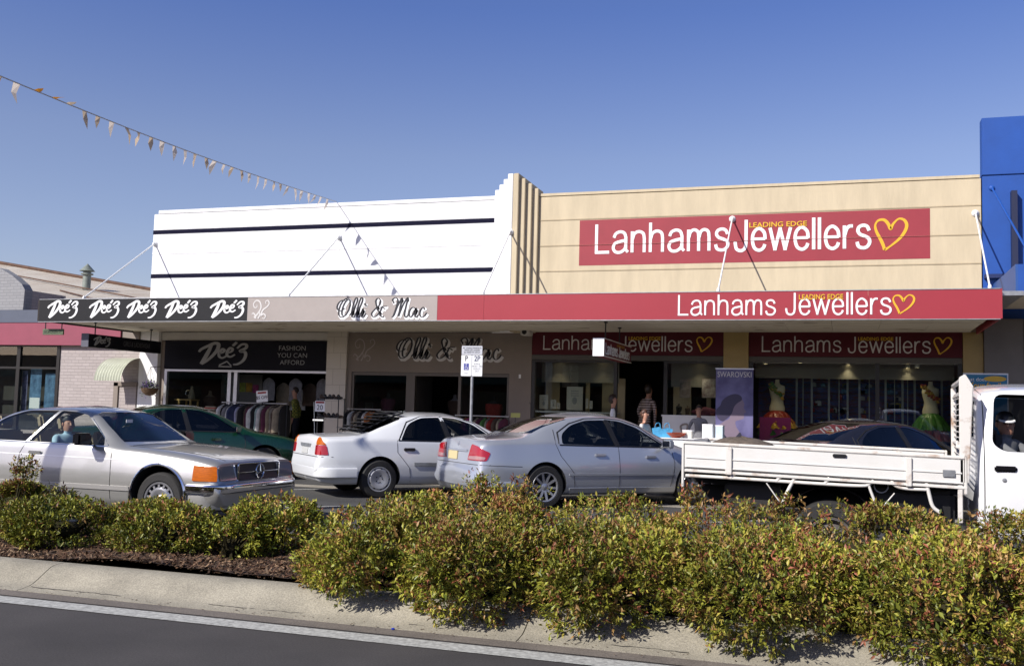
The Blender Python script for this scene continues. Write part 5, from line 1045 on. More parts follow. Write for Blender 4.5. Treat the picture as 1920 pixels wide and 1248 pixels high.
for Yq in (YN+.02, YF-.02):
    def q4(*pts): return [(tz(a, b_)[0], Yq, tz(a, b_)[1]) for a, b_ in pts]
    twb('tie_rail', M['rusty'], sm=50, tubes=[(cr(q4((100, 605), (400, 622), (800, 648), (1040, 660), (1090, 650), (1112, 630)), 4), .016), (cr(q4((1208, 630), (1230, 660), (1290, 676), (1400, 681)), 4), .015), (cr(q4((1396, 645), (1410, 700), (1430, 770), (1470, 805)), 4), .017), (q4((690, 612), (650, 690), (605, 790)), .017), (cr(q4((1085, 655), (1105, 710), (1125, 760)), 3), .013), (q4((535, 645), (605, 745)), .006), (q4((1225, 700), (1160, 775)), .006)]+[(q4((a, 590+ (a-350)*.05), (a-25, 622+(a-350)*.05)), .018) for a in (365, 615, 875)])
    pa, pb = tz(1565, 640), tz(1592, 830); twb('step_post', M['rusty'], boxes=[(pa[0], pb[0], Yq-.02, Yq+.02, .60, .93)], bevel=.004)
# headboard
hb = twb('headboard', M['rusty'], boxes=[(1.07, 1.12, YF-.05, YF, .95, 1.84)], prisms=[([(.97, .95), (1.045, .95), (1.085, 1.80), (1.02, 1.91), (.97, 1.88)], YN, YN+.045)], tubes=[([(1.0, YN+.02, z), (1.095, YF-.02, z)], r_) for z, r_ in ((1.86, .024), (1.74, .016), (1.28, .018))], bevel=.006)
twb('headboard_bars', M['rusty'], tubes=[([(1.0, YN+.04, z), (1.095, YF-.04, z)], .0055) for z in [1.02+.053*k for k in range(15)]], sm=50, parent=hb)
twb('hook', M['rusty'], tubes=[([(.955, YN+.03, 1.26), (1.0, YN+.03, 1.28)], .02), ([(.955, YN+.03, 1.26), (.95, YN+.03, 1.32)], .012)], parent=hb)
# chassis, wheels, guards
twb('chassis', M['well'], boxes=[(-1.35, 1.0, 10.2, 10.32, .62, .80), (-1.35, 1.0, 11.05, 11.17, .62, .80), (-1.40, 1.0, 10.0, 11.4, .83, .93), (-.3, .08, 10.05, 11.3, .3, .42)], bevel=.01)
twb('fuel_tank', M['black'], boxes=[(.25, .95, 9.95, 10.4, .45, .86)], bevel=.04); twb('tool_box', mat('dark_tool_box', (.02, .018, .016), .6), boxes=[(-1.1, -.55, 9.98, 10.35, .5, .84)], bevel=.02)
for Yq in (10.02, 11.33):
    e = tyre_wheel(tk, -.12-OX, Yq-OY, .365, .235, 'steel', .205)
    b = MB(); n = 16; vs = [(-.12+.45*math.cos(PI*(.08+.84*k/n)), yy, .40+.45*math.sin(PI*(.08+.84*k/n))) for yy in (Yq-.14, Yq+.14) for k in range(n+1)]; b.add(vs, [(k, k+1, n+2+k, n+1+k) for k in range(n)]); bake(b, tk, 'mud_guard', mat('dusty_guard', (.09, .07, .06), .8, var=.3), sm=50)
b = MB(); cx_, cz_ = tz(1155, 665); b.lathe([(.055, -.01), (.065, -.01), (.065, .03), (.055, .03)], 20, 'y', (cx_, YN+.12, cz_), closed=True); bake(b, tk, 'fuel_filler', M['galv'], sm=50)
# cab
T_ = dict(name='cab_tmp', cat='truck', label='x', loc=(0, 0), rz=0, ends=(0.03, 2.75), axles=(1.95,), R=.365, rr=.205, wheel='steel', track=.70, arch=.44, archup=.03, tw=.235, paint=mat('white_cab_paint', (.77, .77, .77), .25, coat=.8),
 tab=dict(zt=[(.03, 1.70), (.05, 1.78), (.14, 1.835), (.5, 1.86), (.9, 1.85), (1.1, 1.81), (1.35, 1.55), (1.75, 1.20), (2.4, 1.13), (2.66, 1.02), (2.72, .85), (2.75, .7)], zb=[(.03, .42), (2.6, .40), (2.75, .5)], zbe=[(.03, 1.20), (1.7, 1.12), (2.5, 1.02), (2.75, .66)], zm=[(.03, .85), (2.75, .62)],
   cr=[(.03, .08), (.9, .07), (1.2, .06), (1.8, .04), (2.75, .03)], wm=[(.03, .82), (.3, .845), (2.4, .84), (2.75, .82)], wb=[(.03, .80), (.3, .825), (2.4, .78), (2.75, .75)], wr=[(.03, .66), (.3, .69), (1.0, .67), (1.7, .68), (2.75, .66)]),
 plan=((.16, .93, 2.4), (.3, .85, 2.2)), rad=[0, .05, .08, .3, .05, .12, 0], cabin=(.10, 1.50), glass=M['carglass'], glassL=M['cardark'], panes='L',
 side_windows=[roundpoly([(.15, 1.30), (.24, 1.235), (1.42, 1.22), (1.30, 1.42), (1.02, 1.73), (.18, 1.745)], [.08, .06, .04, .08, .06, .08])], windshield=[(-.62, 1.25), (.62, 1.25), (.58, 1.74), (-.58, 1.74)], rear_glass=[(-.5, 1.35), (.5, 1.35), (.5, 1.68), (-.5, 1.68)],
 seams=[[(.085, 1.80), (.085, .44)], [(1.42, 1.18), (1.40, .44)]], wtrim=[], seats=[], dash=1.35, dashz=1.15)
ct, sft, cbod = make_car(T_)
ct.location = (0.0, 0, 0); ct.parent = None
for o in [x for x in COL.objects if x.parent == ct]:
    o.parent = tk
    if o.name.startswith('body'): o.name = 'cab'
bpy.data.objects.remove(ct)
b = MB(); b.box(.45, .75, -.60, .60, .75, 1.0); b.box(.16, .26, -.62, -.1, 1.0, 1.42); b.build('bench_seat', M['cabin'], tk, 40, bevel=.04)
h_, _ = sft.hit((.25, -4, 1.085), (0, 1, 0)); b = MB(); b.box(.16, .34, h_.y-.025, h_.y+.02, 1.06, 1.11); b.build('door_handle', M['blackgloss'], tk, 40, bevel=.012)
b = MB(); b.lathe([(0, -.012), (.018, -.01), (.02, 0)], 14, 'y', (.24, h_.y-.002, .985)); b.build('key_lock', M['galv'], tk, 40)
# sacking lying on the tray
b = MB(); b.ell((-.98, 10.4, 1.14), (.36, .35, .135), 28, 10); rg = random.Random(4); b.v = [(v[0]+rg.gauss(0, .006), v[1]+rg.gauss(0, .006), v[2]+rg.gauss(0, .007)) for v in b.v]
tag(b.build('sack', mat('brown_hessian', (.13, .10, .075), .95, var=.4, vscale=20, bump=.8, bscale=60), sm=80), 'brown hessian sack lying inside the rear of the white truck tray', 'sack')
# ================================================================ SHRUBS
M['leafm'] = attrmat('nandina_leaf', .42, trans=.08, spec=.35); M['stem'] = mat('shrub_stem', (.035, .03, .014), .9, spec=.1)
def leaves_mesh(name, P0, D, Ln, Wd, colr, rg, fold=.30, droop=.06):
    """P0 base points, D unit directions"""
    n = len(P0); up = np.tile(np.array([0, 0, 1.0]), (n, 1)); S = np.cross(D, up+rg.normal(0, .5, (n, 3))); S /= np.linalg.norm(S, axis=1)[:, None]+1e-9
    N = np.cross(S, D); mid = P0+D*(Ln*.42)[:, None]; tip = P0+D*Ln[:, None]-np.array([0, 0, 1.0])*(Ln*droop)[:, None]
    a = mid+S*(Wd*.5)[:, None]+N*(Wd*fold)[:, None]; b = mid-S*(Wd*.5)[:, None]+N*(Wd*fold)[:, None]
    V = np.stack([P0, a, tip, b], 1).reshape(-1, 3); idx = np.arange(n)*4
    F = np.stack([idx, idx+1, idx+2, idx, idx+2, idx+3], 1).ravel()
    me = bpy.data.meshes.new(name); me.vertices.add(4*n); me.vertices.foreach_set('co', V.astype(np.float32).ravel()); me.loops.add(6*n); me.loops.foreach_set('vertex_index', F.astype(np.int32))
    me.polygons.add(2*n); me.polygons.foreach_set('loop_start', np.arange(0, 6*n, 3, dtype=np.int32)); me.update()
    cc = np.concatenate([colr, np.ones((n, 1))], 1).repeat(6, 0); ca = me.color_attributes.new('Col', 'FLOAT_COLOR', 'CORNER'); ca.data.foreach_set('color', cc.astype(np.float32).ravel()); return me
PAL = np.array([[.20, .215, .028], [.29, .285, .036], [.10, .128, .02], [.37, .31, .055], [.34, .20, .07], [.28, .095, .05], [.42, .39, .07]])
def nandina(label, cx, cy, cz, rx, ry, rz, n, seed, red=.12, sprigs=(), group='nandina shrubs along the median', sz=1.0, green=0):
    rg = np.random.default_rng(seed); ns = n//11; root = empty('nandina_shrub', (cx, cy, .12), 0, label, 'shrub', group)
    nl = 7; lob = [(np.array([0, 0, 0.]), np.array([rx, ry, rz]))]
    for k in range(nl):
        a = 2*np.pi*(k+rg.random()*.6)/nl; r = rg.uniform(.45, .66); s = rg.uniform(.40, .58)
        lob.append((np.array([rx*r*math.cos(a), ry*r*math.sin(a), rz*rg.uniform(-.12, .42)]), np.array([rx*s, ry*s, rz*s*rg.uniform(.8, 1.15)])))
    P, Nn = [], []
    while sum(len(p) for p in P) < ns:
        k = 0 if rg.random() < .30 else rg.integers(1, nl+1); c, r = lob[k]; m = 400
        d = rg.normal(0, 1, (m, 3)); d /= np.linalg.norm(d, axis=1)[:, None]; sh = 1-np.abs(rg.normal(0, .13, m)); sh[rg.random(m) < .22] *= rg.uniform(.5, .9)
        p = c+d*r*sh[:, None]*(1+.06*np.sin(d[:, :1]*9+seed)*np.sin(d[:, 2:]*8)); ok = p[:, 2]+cz > .07
        for j, (c2, r2) in enumerate(lob):
            if j != k: ok &= (((p-c2)/r2)**2).sum(1) > .72
        nn = d/r; nn /= np.linalg.norm(nn, axis=1)[:, None]; P.append(p[ok]); Nn.append(nn[ok])
    P = np.concatenate(P)[:ns]; Nn = np.concatenate(Nn)[:ns]
    ex_p, ex_n = [], []
    for (sx, sz_, hh) in sprigs:
        for k in range(26): t = rg.random(); ex_p.append([sx+rg.normal(0, .05+.03*t), rg.normal(0, .05)+ry*.1, sz_+hh*t]); ex_n.append([rg.normal(0, .5), rg.normal(0, .5), .8])
    if ex_p: P = np.concatenate([P, np.array(ex_p)]); e = np.array(ex_n); e /= np.linalg.norm(e, axis=1)[:, None]; Nn = np.concatenate([Nn, e])
    ns = len(P); tone = rg.random(ns); patchn = np.sin(P[:, 0]*5+seed)+np.sin(P[:, 2]*7+P[:, 1]*4+seed*2)
    q = 11; B = P.repeat(q, 0); A = (Nn*.8+np.array([0, 0, .60])+rg.normal(0, .30, (ns, 3))); A /= np.linalg.norm(A, axis=1)[:, None]; A = A.repeat(q, 0)
    t = np.tile(np.linspace(0, 1, q), ns); side = rg.normal(0, 1, (ns*q, 3)); D = A*(.35+.5*t)[:, None]+side*.55; D /= np.linalg.norm(D, axis=1)[:, None]
    B = B+A*(t*.085*sz)[:, None]+rg.normal(0, .008, B.shape); Ln = (rg.uniform(.024, .054, ns*q)*rg.uniform(.75, 1.15, ns).repeat(q))*sz; Wd = Ln*rg.uniform(.34, .46, ns*q)
    pr_ = np.array([.31, .28, .17, .11, .08, .03, .02]); col = np.zeros((ns*q, 3)); spc = np.zeros(ns, int)
    hot = patchn > 1.1
    w = rg.random(ns); spc = rg.choice(7, ns, p=pr_/pr_.sum()); redm = (rg.random(ns) < 1.5*red*(1+1.5*hot)*(.6+.9*(P[:, 2] > rz*.4))); spc[redm] = rg.choice([4, 5, 4, 3], redm.sum())
    if green: g = rg.random(ns) < green; spc[g] = rg.choice([0, 2, 1], g.sum())
    k2 = spc.repeat(q); sw = rg.random(ns*q) < .3; k2[sw] = rg.choice(7, sw.sum(), p=pr_/pr_.sum())
    col = PAL[k2]*rg.uniform(.72, 1.3, (ns*q, 1))*(1+.22*np.sin(P[:, :1]*3.1+P[:, 2:]*5+seed)).repeat(q, 0); loc = np.array([cx, cy, cz]); B = B+loc; mk = B[:, 2] > .02+.13*(B[:, 1] > 6.62)
    me = leaves_mesh('foliage', B[mk]-np.array([cx, cy, .12]), D[mk], Ln[mk], Wd[mk], col[mk], rg); o = link_mesh(me, 'foliage', M['leafm'], root)
    b = MB(); r2 = random.Random(seed)
    for k in range(26):
        a = r2.uniform(0, 6.28); r = r2.uniform(.3, .85); e = (rx*r*math.cos(a), ry*r*math.sin(a), max(.15, cz-.12+rz*r2.uniform(.1, .75))); b.tube(cr([(r2.uniform(-.08, .08), r2.uniform(-.08, .08), -.02), (e[0]*.5, e[1]*.5, e[2]*.6), e], 3), [.007]*7, 4)
    for (sx, sz_, hh) in sprigs: b.tube([(sx*.6, ry*.1, max(.1, sz_-.3)), (sx, ry*.1, cz-.12+sz_+hh)], .004, 4)
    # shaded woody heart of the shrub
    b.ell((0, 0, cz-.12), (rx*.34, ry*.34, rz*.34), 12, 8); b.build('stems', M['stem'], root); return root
FR = [('big front row shrub with yellow green leaves starting right of the bare mulch gap', -3.30, 7.10, 0.33, .58, .72, .37, 21, .10),
      ('front row shrub with reddish lower leaves hanging over the kerb below the silver sedan', -2.47, 6.98, 0.32, .59, .74, .37, 22, .2),
      ('front row shrub whose low branch drops over the kerb right of the kerb joint', -1.55, 7.0, 0.32, .56, .72, .37, 23, .16),
      ('front row shrub hanging over the kerb below the middle of the truck tray', -.50, 6.98, 0.33, .58, .78, .38, 24, .18),
      ('front row shrub spilling far over the kerb below the truck headboard', .60, 6.95, 0.33, .57, .80, .39, 25, .2),
      ('red tinged shrub cut by the right edge in front of the truck cab', 1.62, 6.9, 0.34, .56, .84, .42, 26, .24)]
for i, (lb_, x, y, z, rx, ry, rz, sd, rd) in enumerate(FR): nandina(lb_, x, y, z, rx, ry, rz, 21000, sd, rd, sprigs=())
BR = [('back row shrub rising behind the first front shrub beside the white sedan wheel', -3.55, 8.2, .36, .48, .52, .32, 31, .12, ((.15, .30, .03),)),
      ('back row shrub with a tall red sprig in front of the silver sedan bumper', -2.95, 8.35, .40, .62, .6, .36, 32, .25, ((-.05, .28, .20), (.32, .30, .14), (-.1, .30, .12))),
      ('back row shrub with loose tips below the silver sedan doors', -1.85, 8.35, .39, .62, .62, .36, 33, .15, ((.1, .3, .06),)),
      ('back row shrub with purple tips in front of the truck rear wheel', -.80, 8.3, .41, .64, .6, .35, 34, .28, ((-.35, .28, .16), (.35, .28, .12))),
      ('back row shrub with low tips below the front of the truck tray', .12, 8.3, .42, .66, .62, .36, 35, .3, ((.2, .3, .02),)),
      ('back row shrub with twiggy top below the truck door', 1.4, 8.25, .40, .62, .62, .37, 36, .25, ((.1, .32, .10), (-.3, .30, .06)))]
for (lb_, x, y, z, rx, ry, rz, sd, rd, sp_) in BR: nandina(lb_, x, y, z, rx, ry, rz, 10000, sd, rd, sprigs=sp_)
LF = [('dark reddish shrub with one tall sprig at the far left of the median', -8.1, 8.35, .36, .56, .52, .29, 41, .4, ((.05, .25, .22), (.08, .25, .16)), .3),
      ('low round green shrub on the mulch at the left below the coupe door', -6.93, 7.75, .26, .47, .46, .24, 42, .05, (), .55),
      ('wide shrub below the coupe front wheel, left of the smallest round one', -5.80, 7.75, .27, .45, .46, .25, 43, .08, (), .3),
      ('shrub at the right end of the left clump below the coupe bumper', -4.98, 8.2, .30, .44, .46, .30, 44, .08, (), .3),
      ('small shrub filling between the two left shrubs below the wheel arch', -6.38, 8.35, .27, .42, .40, .22, 45, .08, (), .4),
      ('tiny round shrub at the mulch edge right of the left clump', -5.03, 7.62, .25, .20, .17, .19, 46, .05, (), .5)]
for i, (lb_, x, y, z, rx, ry, rz, sd, rd, sp_, gr_) in enumerate(LF): nandina(lb_, x, y, z, rx, ry, rz, (11000, 14500, 14500, 12000, 8000, 2200)[i], sd, rd, sprigs=sp_, green=gr_)

# ================================================================ BUNTING
r = empty('bunting', (-12.2, Y0, 6.6), 0, 'string of faded cream pennant flags running from the white parapet up over the street', 'bunting')
TB = 15.1
def bp(t):   # t in metres of plan distance from the wall
    k = t/TB; return Vector((-12.2+1.25*k, Y0-.02-t, 6.62-.73*k-.15*math.sin(PI*k)))
b = MB(); b.tube([bp((TB-.1)*i/40) for i in range(41)], .009, 6); bake(b, r, 'cord', mat('white_cord', (.6, .58, .55), .7), sm=50)
def clothy(name, c):
    m, N, L, b = newmat(name); t = N.new('ShaderNodeBsdfTranslucent'); t.inputs[0].default_value = (*c, 1); b.inputs['Base Color'].default_value = (*c, 1); b.inputs['Roughness'].default_value = .85; mx = N.new('ShaderNodeMixShader'); mx.inputs[0].default_value = .5
    L.new(b.outputs[0], mx.inputs[1]); L.new(t.outputs[0], mx.inputs[2]); L.new(mx.outputs[0], N['Material Output'].inputs[0]); return m
fl = [clothy('faded_pennant', (.58, .46, .34)), clothy('orange_pennant', (.5, .22, .03)), clothy('pale_pennant', (.7, .62, .55))]
fl_old = [mat('faded_pennant', (.50, .42, .35), .8, var=.25, vscale=9), mat('orange_pennant', (.42, .20, .03), .7, var=.2), mat('pale_pennant', (.62, .56, .48), .8, var=.2)]
rg = random.Random(8); t = .5; k = 0
for q in range(40):
    p = bp(t); w_ = rg.uniform(.09, .15); h_ = .27*rg.uniform(.7, 1.12); p2 = bp(t+w_); sw = rg.gauss(-.03, .05) if t > 2.6 else -.16+.05*t
    lift = {29: .95, 30: .9, 31: .92}.get(q, 0)
    tip = (p+p2)/2+Vector((sw, rg.gauss(0, .05), -h_)) if not lift else (p+p2)/2+Vector((.16, rg.gauss(.05, .04), .02))
    m1 = (p*.55+tip*.45)+Vector((rg.gauss(0, .035), .01, rg.gauss(0, .01))); m2 = (p2*.55+tip*.45)+Vector((rg.gauss(0, .035), -.01, rg.gauss(0, .01)))
    if q in (9, 20): continue
    b = MB(); b.add([p, p2, m2, m1, tip, (m1+m2)/2+Vector((.02, .03, 0))], [(0, 1, 2, 5), (0, 5, 3), (3, 5, 4), (5, 2, 4)])
    bake(b, r, 'pennant', fl[1] if q in (30, 31) else fl[2 if t < 3 else rg.choice([0, 0, 2])]); t += rg.uniform(.33, .39)

# street lamp on the median just left of the frame: it carries the bunting and throws the dark band over the coupe
r = empty('street_lamp', (-10.93, 7.35, .12), 0, 'tall grey street lamp column on the median carrying the bunting', 'street lamp')
b = MB(); b.tube([(0, 0, 0), (0, 0, 3), (0, 0, 8.5)], [.15, .13, .09], 16); b.build('column', M['galv'], r, 40)
b = MB(); b.tube(cr([(0, 0, 8.4), (-.1, -.5, 8.9), (-.2, -1.6, 9.1)], 5), .05, 8); b.build('arm', M['galv'], r, 40); b = MB(); b.ell((-.22, -1.9, 9.1), (.13, .4, .08)); b.build('lamp_head', M['offwhite'], r, 40)
# ================================================================ SHOP GOODS AND FOOTPATH DISPLAYS
def item(name, label, cat, x, y, z, rz=0, group=None): return empty(name, (x, y, z), rz, label, cat, group)
cl = {n: mat('cloth_'+n, c, .9, var=.25, vscale=9) for n, c in dict(white=(.6, .6, .58), navy=(.03, .04, .10), grey=(.22, .22, .24), lilac=(.36, .36, .52), brown=(.09, .06, .045), black=(.012, .012, .014), teal=(.30, .40, .38), sand=(.30, .25, .18), red=(.30, .025, .02), pattern=(.25, .22, .18), orange=(.35, .12, .03), pink=(.40, .05, .18), plum=(.10, .02, .05), green=(.08, .2, .05)).items()}
def garment(name, label, cat, m, x, y, z, w, h, rz, group, seed=0, flare=1.0):
    """hanging garment: shoulders, body with vertical folds, hanger hook"""
    r = item(name, label, cat, x, y, z, rz, group); rg = random.Random(seed); b = MB(); N, K = 18, 8; vs = []
    for k in range(K+1):
        t = k/K; ww = w*(.18+.82*min(1, t*5)**.6)*(1+(flare-1)*t)/2; dd = .045*(.6+.4*min(1, t*4)); zz = -.04-h*t
        for i in range(N):
            a = 2*PI*i/N; fo = 1+.22*t*math.sin(a*5+seed); vs.append((ww*math.cos(a)*(1+.03*math.sin(9*t+seed)), dd*math.sin(a)*fo, zz+.01*math.sin(a*3+seed)*t))
    b.add(vs, [(k*N+i, k*N+(i+1) % N, (k+1)*N+(i+1) % N, (k+1)*N+i) for k in range(K) for i in range(N)]+[tuple(range(N-1, -1, -1))])
    b.build('garment', m, r, 50); b = MB(); b.tube([(-w*.4, 0, -.09), (0, 0, -.03), (w*.4, 0, -.09)], .008, 5); b.tube([(0, 0, -.03), (0, 0, 0), (.015, 0, .02)], .004, 5); b.build('hanger', M['darkmetal'], r); return r
def rack(label, x0, x1, y, z0, z1, m=None):
    r = item('clothes_rack', label, 'clothes rack', (x0+x1)/2, y, z0); L = (x1-x0)/2; b = MB(); b.tube([(-L, 0, z1-z0), (L, 0, z1-z0)], .014, 8); b.build('rail', M['alu'], r, 40)
    for s in (-1, 1): b = MB(); b.tube([(s*L, 0, .05), (s*L, 0, z1-z0)], .013, 8); b.tube([(s*L, -.25, .05), (s*L, .25, .05)], .013, 8); b.build('stand', M['darkmetal'], r, 40)
    return r
# rack of clothes outside the first shop
rack('long black clothes rail standing before the fashion shop doorway', -14.92, -13.05, 21.95, .33, 1.50)
seq = ['white', 'black', 'grey', 'white', 'navy', 'navy', 'lilac', 'grey', 'black', 'brown', 'plum', 'white', 'black', 'teal', 'white', 'brown', 'plum', 'sand', 'pattern', 'brown', 'sand', 'black']
for i, c in enumerate(seq):
    x = -14.85+.083*i; garment('hanging_garment', f'{c} garment hanging on the long rail before the fashion shop', 'garment', cl[c], x, 21.95, 1.49, .42+.05*((i*7) % 3), .66+.08*((i*5) % 4), PI/2-.55+.12*((i*3) % 4), 'garments on the long rail at the fashion shop', i)
# rear garments inside the dark shop
for i in range(9):
    c = ['grey', 'sand', 'white', 'grey', 'brown', 'pattern', 'grey', 'teal', 'sand'][i]
    garment('hanging_garment', 'dim top hanging on the wall inside the dark fashion shop', 'garment', cl[c], -14.55+.27*i, 23.5+.3*(i % 3), 2.22-.12*(i % 3), .44, .6, .2*((i % 3)-1), 'tops hanging inside the fashion shop', 40+i)
r = item('price_sign', 'white card with a red band clipped above the long clothes rail', 'sign', -13.72, 21.9, 1.50); b = MB(); b.box(-.16, .16, -.006, .006, .03, .31); Mx = r; r.rotation_euler = (0, -.09, 0); cd = b.build('card', M['white'], r)
P2 = lambda parent, name, m, *bx: (lambda q: [q.box(*v) for v in bx] and q.build(name, m, parent))(MB())
P2(cd, 'red_band', cl['red'], (-.12, .12, -.009, -.006, .24, .28)); mb = MB(); text('', '$5 OFF', .11, (0, -.0065, .14), None, None, mb=mb, bold=.01); mb.build('lettering', M['letblack'], cd); P2(r, 'clip_rod', M['darkmetal'], (-.01, .01, -.0, .01, -.02, .03))
# shoe rack with the 20 sign
r = item('shoe_rack', 'black wire shoe rack beside the tiled pier with shoes on its shelves', 'rack', -11.62, 21.5, .33)
b = MB()
for x in (-.24, .30): b.tube([(x, -.15, 0), (x, -.15, 1.33)], .012, 6); b.tube([(x, .15, 0), (x, .15, 1.33)], .012, 6)
b.build('frame', M['darkmetal'], r, 40); P2(r, 'shelf', M['darkmetal'], (-.27, .33, -.17, .17, 1.30, 1.315), (-.27, .33, -.17, .17, .86, .875), (-.27, .33, -.17, .17, .45, .465)); P2(r, 'pale_shelf', M['white'], (-.34, -.06, -.2, -.1, .79, .825))
rg = random.Random(2)
for s_ in range(10):
    b = MB(); b.ell((0, 0, .03), (.04, .11, .03), 10, 6); b.ell((0, .05, .06), (.035, .05, .05), 8, 5); b.box(-.012, .012, .07, .09, -.0, .06)
    o = b.build('shoe', M['blackgloss'] if s_ % 3 else cl['brown'], None, 50); o.location = (-11.82+.115*(s_ % 5), 21.48, .33+(1.315 if s_ < 5 else .875)+.002); o.rotation_euler = (0, 0, 1.2+.5*(s_ % 2)); tag(o, 'dark shoe on the wire rack beside the tiled pier', 'shoe', 'shoes on the wire rack')
r = item('price_sign', 'white card reading 20 hanging on the black shoe rack', 'sign', -11.77, 21.28, 1.34); cd = P2(r, 'card', M['white'], (-.13, .13, 0, .008, 0, .25)); P2(cd, 'red_band', cl['red'], (-.11, .11, -.003, 0, .195, .235)); mb = MB(); text('', '20', .17, (0, -.001, .09), None, None, mb=mb); mb.build('lettering', M['letblack'], cd)
# striped knit bag hanging at the rack end
r = item('striped_bag', 'striped knit bag hanging at the left end of the long clothes rail', 'bag', -15.2, 21.9, 1.05)
b = MB(); b.box(-.16, .16, -.05, .05, 0, .34); b.build('bag_body', cl['sand'], r, 40, bevel=.02)
for k in range(5): P2(r, 'stripe', [cl['black'], cl['red'], cl['brown']][k % 3], (-.162, .162, -.053, .053, .04+.06*k, .065+.06*k))
# window display of the first shop
r = item('display_table', 'small pale wooden stand inside the left window of the fashion shop', 'stand', -16.68, 22.95, .36)
P2(r, 'table_top', M['woodlight'], (-.26, .26, -.2, .2, 1.16, 1.2)); [P2(r, 'leg', M['woodlight'], (x, x+.04, y, y+.04, 0, 1.16)) for x in (-.16, .2) for y in (-.18, .14)]
r = item('ornament', 'cream jug shaped ornament on the pale wooden stand', 'ornament', -16.55, 22.95, 1.562); b = MB(); b.lathe([(0, 0), (.1, .005), (.085, .1), (.06, .2), (.035, .28), (.045, .32), (.0, .36)], 16); b.build('jug_body', cl['sand'], r, 50); b = MB(); b.tube(cr([(-.09, 0, .08), (-.19, 0, .12), (-.17, 0, .22), (-.06, 0, .24)], 4), .012, 6); b.build('jug_handle', M['chrome'], r, 50)
P(wb, 'partition', M['gcol'], [(-16.5, -15.2, 24.2, 24.25, .36, 2.28)])
for i, (x0, x1, z0, z1, c) in enumerate(((-16.4, -15.95, 1.75, 2.2, (.10, .16, .16)), (-15.9, -15.72, 1.8, 2.05, (.30, .35, .05)), (-15.7, -15.5, 1.8, 2.05, (.45, .25, .02)), (-15.48, -15.3, 1.78, 2.0, (.35, .03, .15)))):
    o = MB().box(x0, x1, 24.19, 24.197, z0, z1).build('wall_picture', mat('picture%d' % i, c, .6, var=.6, vscale=12)); tag(o, ('grey green landscape picture on the back partition of the fashion window', 'lime green card pinned on the back partition of the fashion window', 'orange card pinned on the back partition of the fashion window', 'magenta card pinned on the back partition of the fashion window')[i], 'picture')
def torso(name, label, x, y, z, mskin, top, mtop, skirt=None, msk=None, scale=1.0, stand=True, cat='mannequin', msk2=None):
    r = item(name, label, cat, x, y, z); S = scale; b = MB()
    prof = [(.0, 1.52), (.045, 1.52), (.05, 1.44), (.075, 1.40), (.17, 1.36), (.185, 1.28), (.165, 1.18), (.135, 1.05), (.15, .95), (.18, .85), (.17, .78), (0, .77)]
    b.lathe([(p*S, (h-.77)*S) for p, h in prof], 20); b.v = [(v[0], v[1]*.6, v[2]) for v in b.v]; b.build('torso_form', mskin, r, 50)
    if mtop: b = MB(); b.lathe([(p*S*1.06, (h-.77)*S) for p, h in prof[4:11]], 20); b.v = [(v[0]*(1+.02*math.sin(v[2]*40)), v[1]*.64, v[2]) for v in b.v]; b.build('top', mtop, r, 50)
    if skirt:
        b = MB(); N = 60
        for lay, (z0, z1, r1, m_) in enumerate(skirt):
            b = MB(); rgx = random.Random(lay); vs = []
            for k in range(5):
                t = k/4
                for i in range(N): a = 2*PI*i/N; rr = (.13+(r1-.13)*t**.6)*(1+.10*t*math.sin(a*11+lay)+rgx.uniform(-.05, .05)*t); vs.append((rr*math.cos(a), rr*.8*math.sin(a), z0+(z1-z0)*t+rgx.uniform(-.02, .02)*t))
            b.add(vs, [(k*N+i, k*N+(i+1) % N, (k+1)*N+(i+1) % N, (k+1)*N+i) for k in range(4) for i in range(N)]); b.build('ruffle_skirt', m_, r)
    if stand: b = MB(); b.tube([(0, 0, .0), (0, 0, -(z-.40)+.03)], .02, 8); b.lathe([(0, -(z-.40)+.03), (.16, -(z-.40)+.03), (.17, -(z-.40))], 16); b.build('stand', M['darkmetal'], r, 40)
    return r
torso('dress_form', 'grey top on a dress form behind the aluminium posts of the fashion shop', -15.45, 23.2, 1.15, cl['sand'], 1, cl['grey'])
torso('dress_form', 'dark top on a dress form at the left of the fashion shop window', -16.95+.45, 23.7, 1.05, cl['sand'], 1, cl['brown'])
torso('dress_form', 'orange red top on a dress form behind the right window of the taupe shop', -8.05, 23.1, .95, cl['black'], 1, cl['red'], scale=1.15)
torso('dress_form', 'dim grey top on a dress form behind the left window of the taupe shop', -10.95, 23.3, 1.1, cl['black'], 1, cl['plum'])
torso('dress_form', 'dim dark dress on a form in the doorway of the taupe shop', -9.5, 24.2, 1.1, cl['grey'], 1, cl['brown'])
torso('dress_form', 'patterned blouse on a dress form at the right end of the taupe shop window', -7.68, 23.4, .8, cl['brown'], 1, cl['pattern'])
tl_ = {n: mat('tinsel_'+n, c, .35, var=.6, vscale=40) for n, c in dict(red=(.30, .03, .02), gold=(.5, .28, .03), green=(.05, .16, .03)).items()}
ivory = mat('ivory_torso', (.62, .56, .42), .5)
torso('dress_form', 'ivory dress form with a green bodice and a red and gold ruffled skirt', -1.42, 23.25, 1.62, ivory, 1, None, [(.02, -.25, .36, tl_['red']), (-.02, -.38, .42, tl_['gold']), (-.10, -.52, .40, tl_['green'])], scale=.95)
torso('dress_form', 'ivory dress form with red flowers and a long green ribbon skirt', 1.75, 23.25, 1.62, ivory, 1, None, [(.04, -.32, .40, tl_['green']), (-.10, -.55, .38, tl_['red'])], scale=.95)
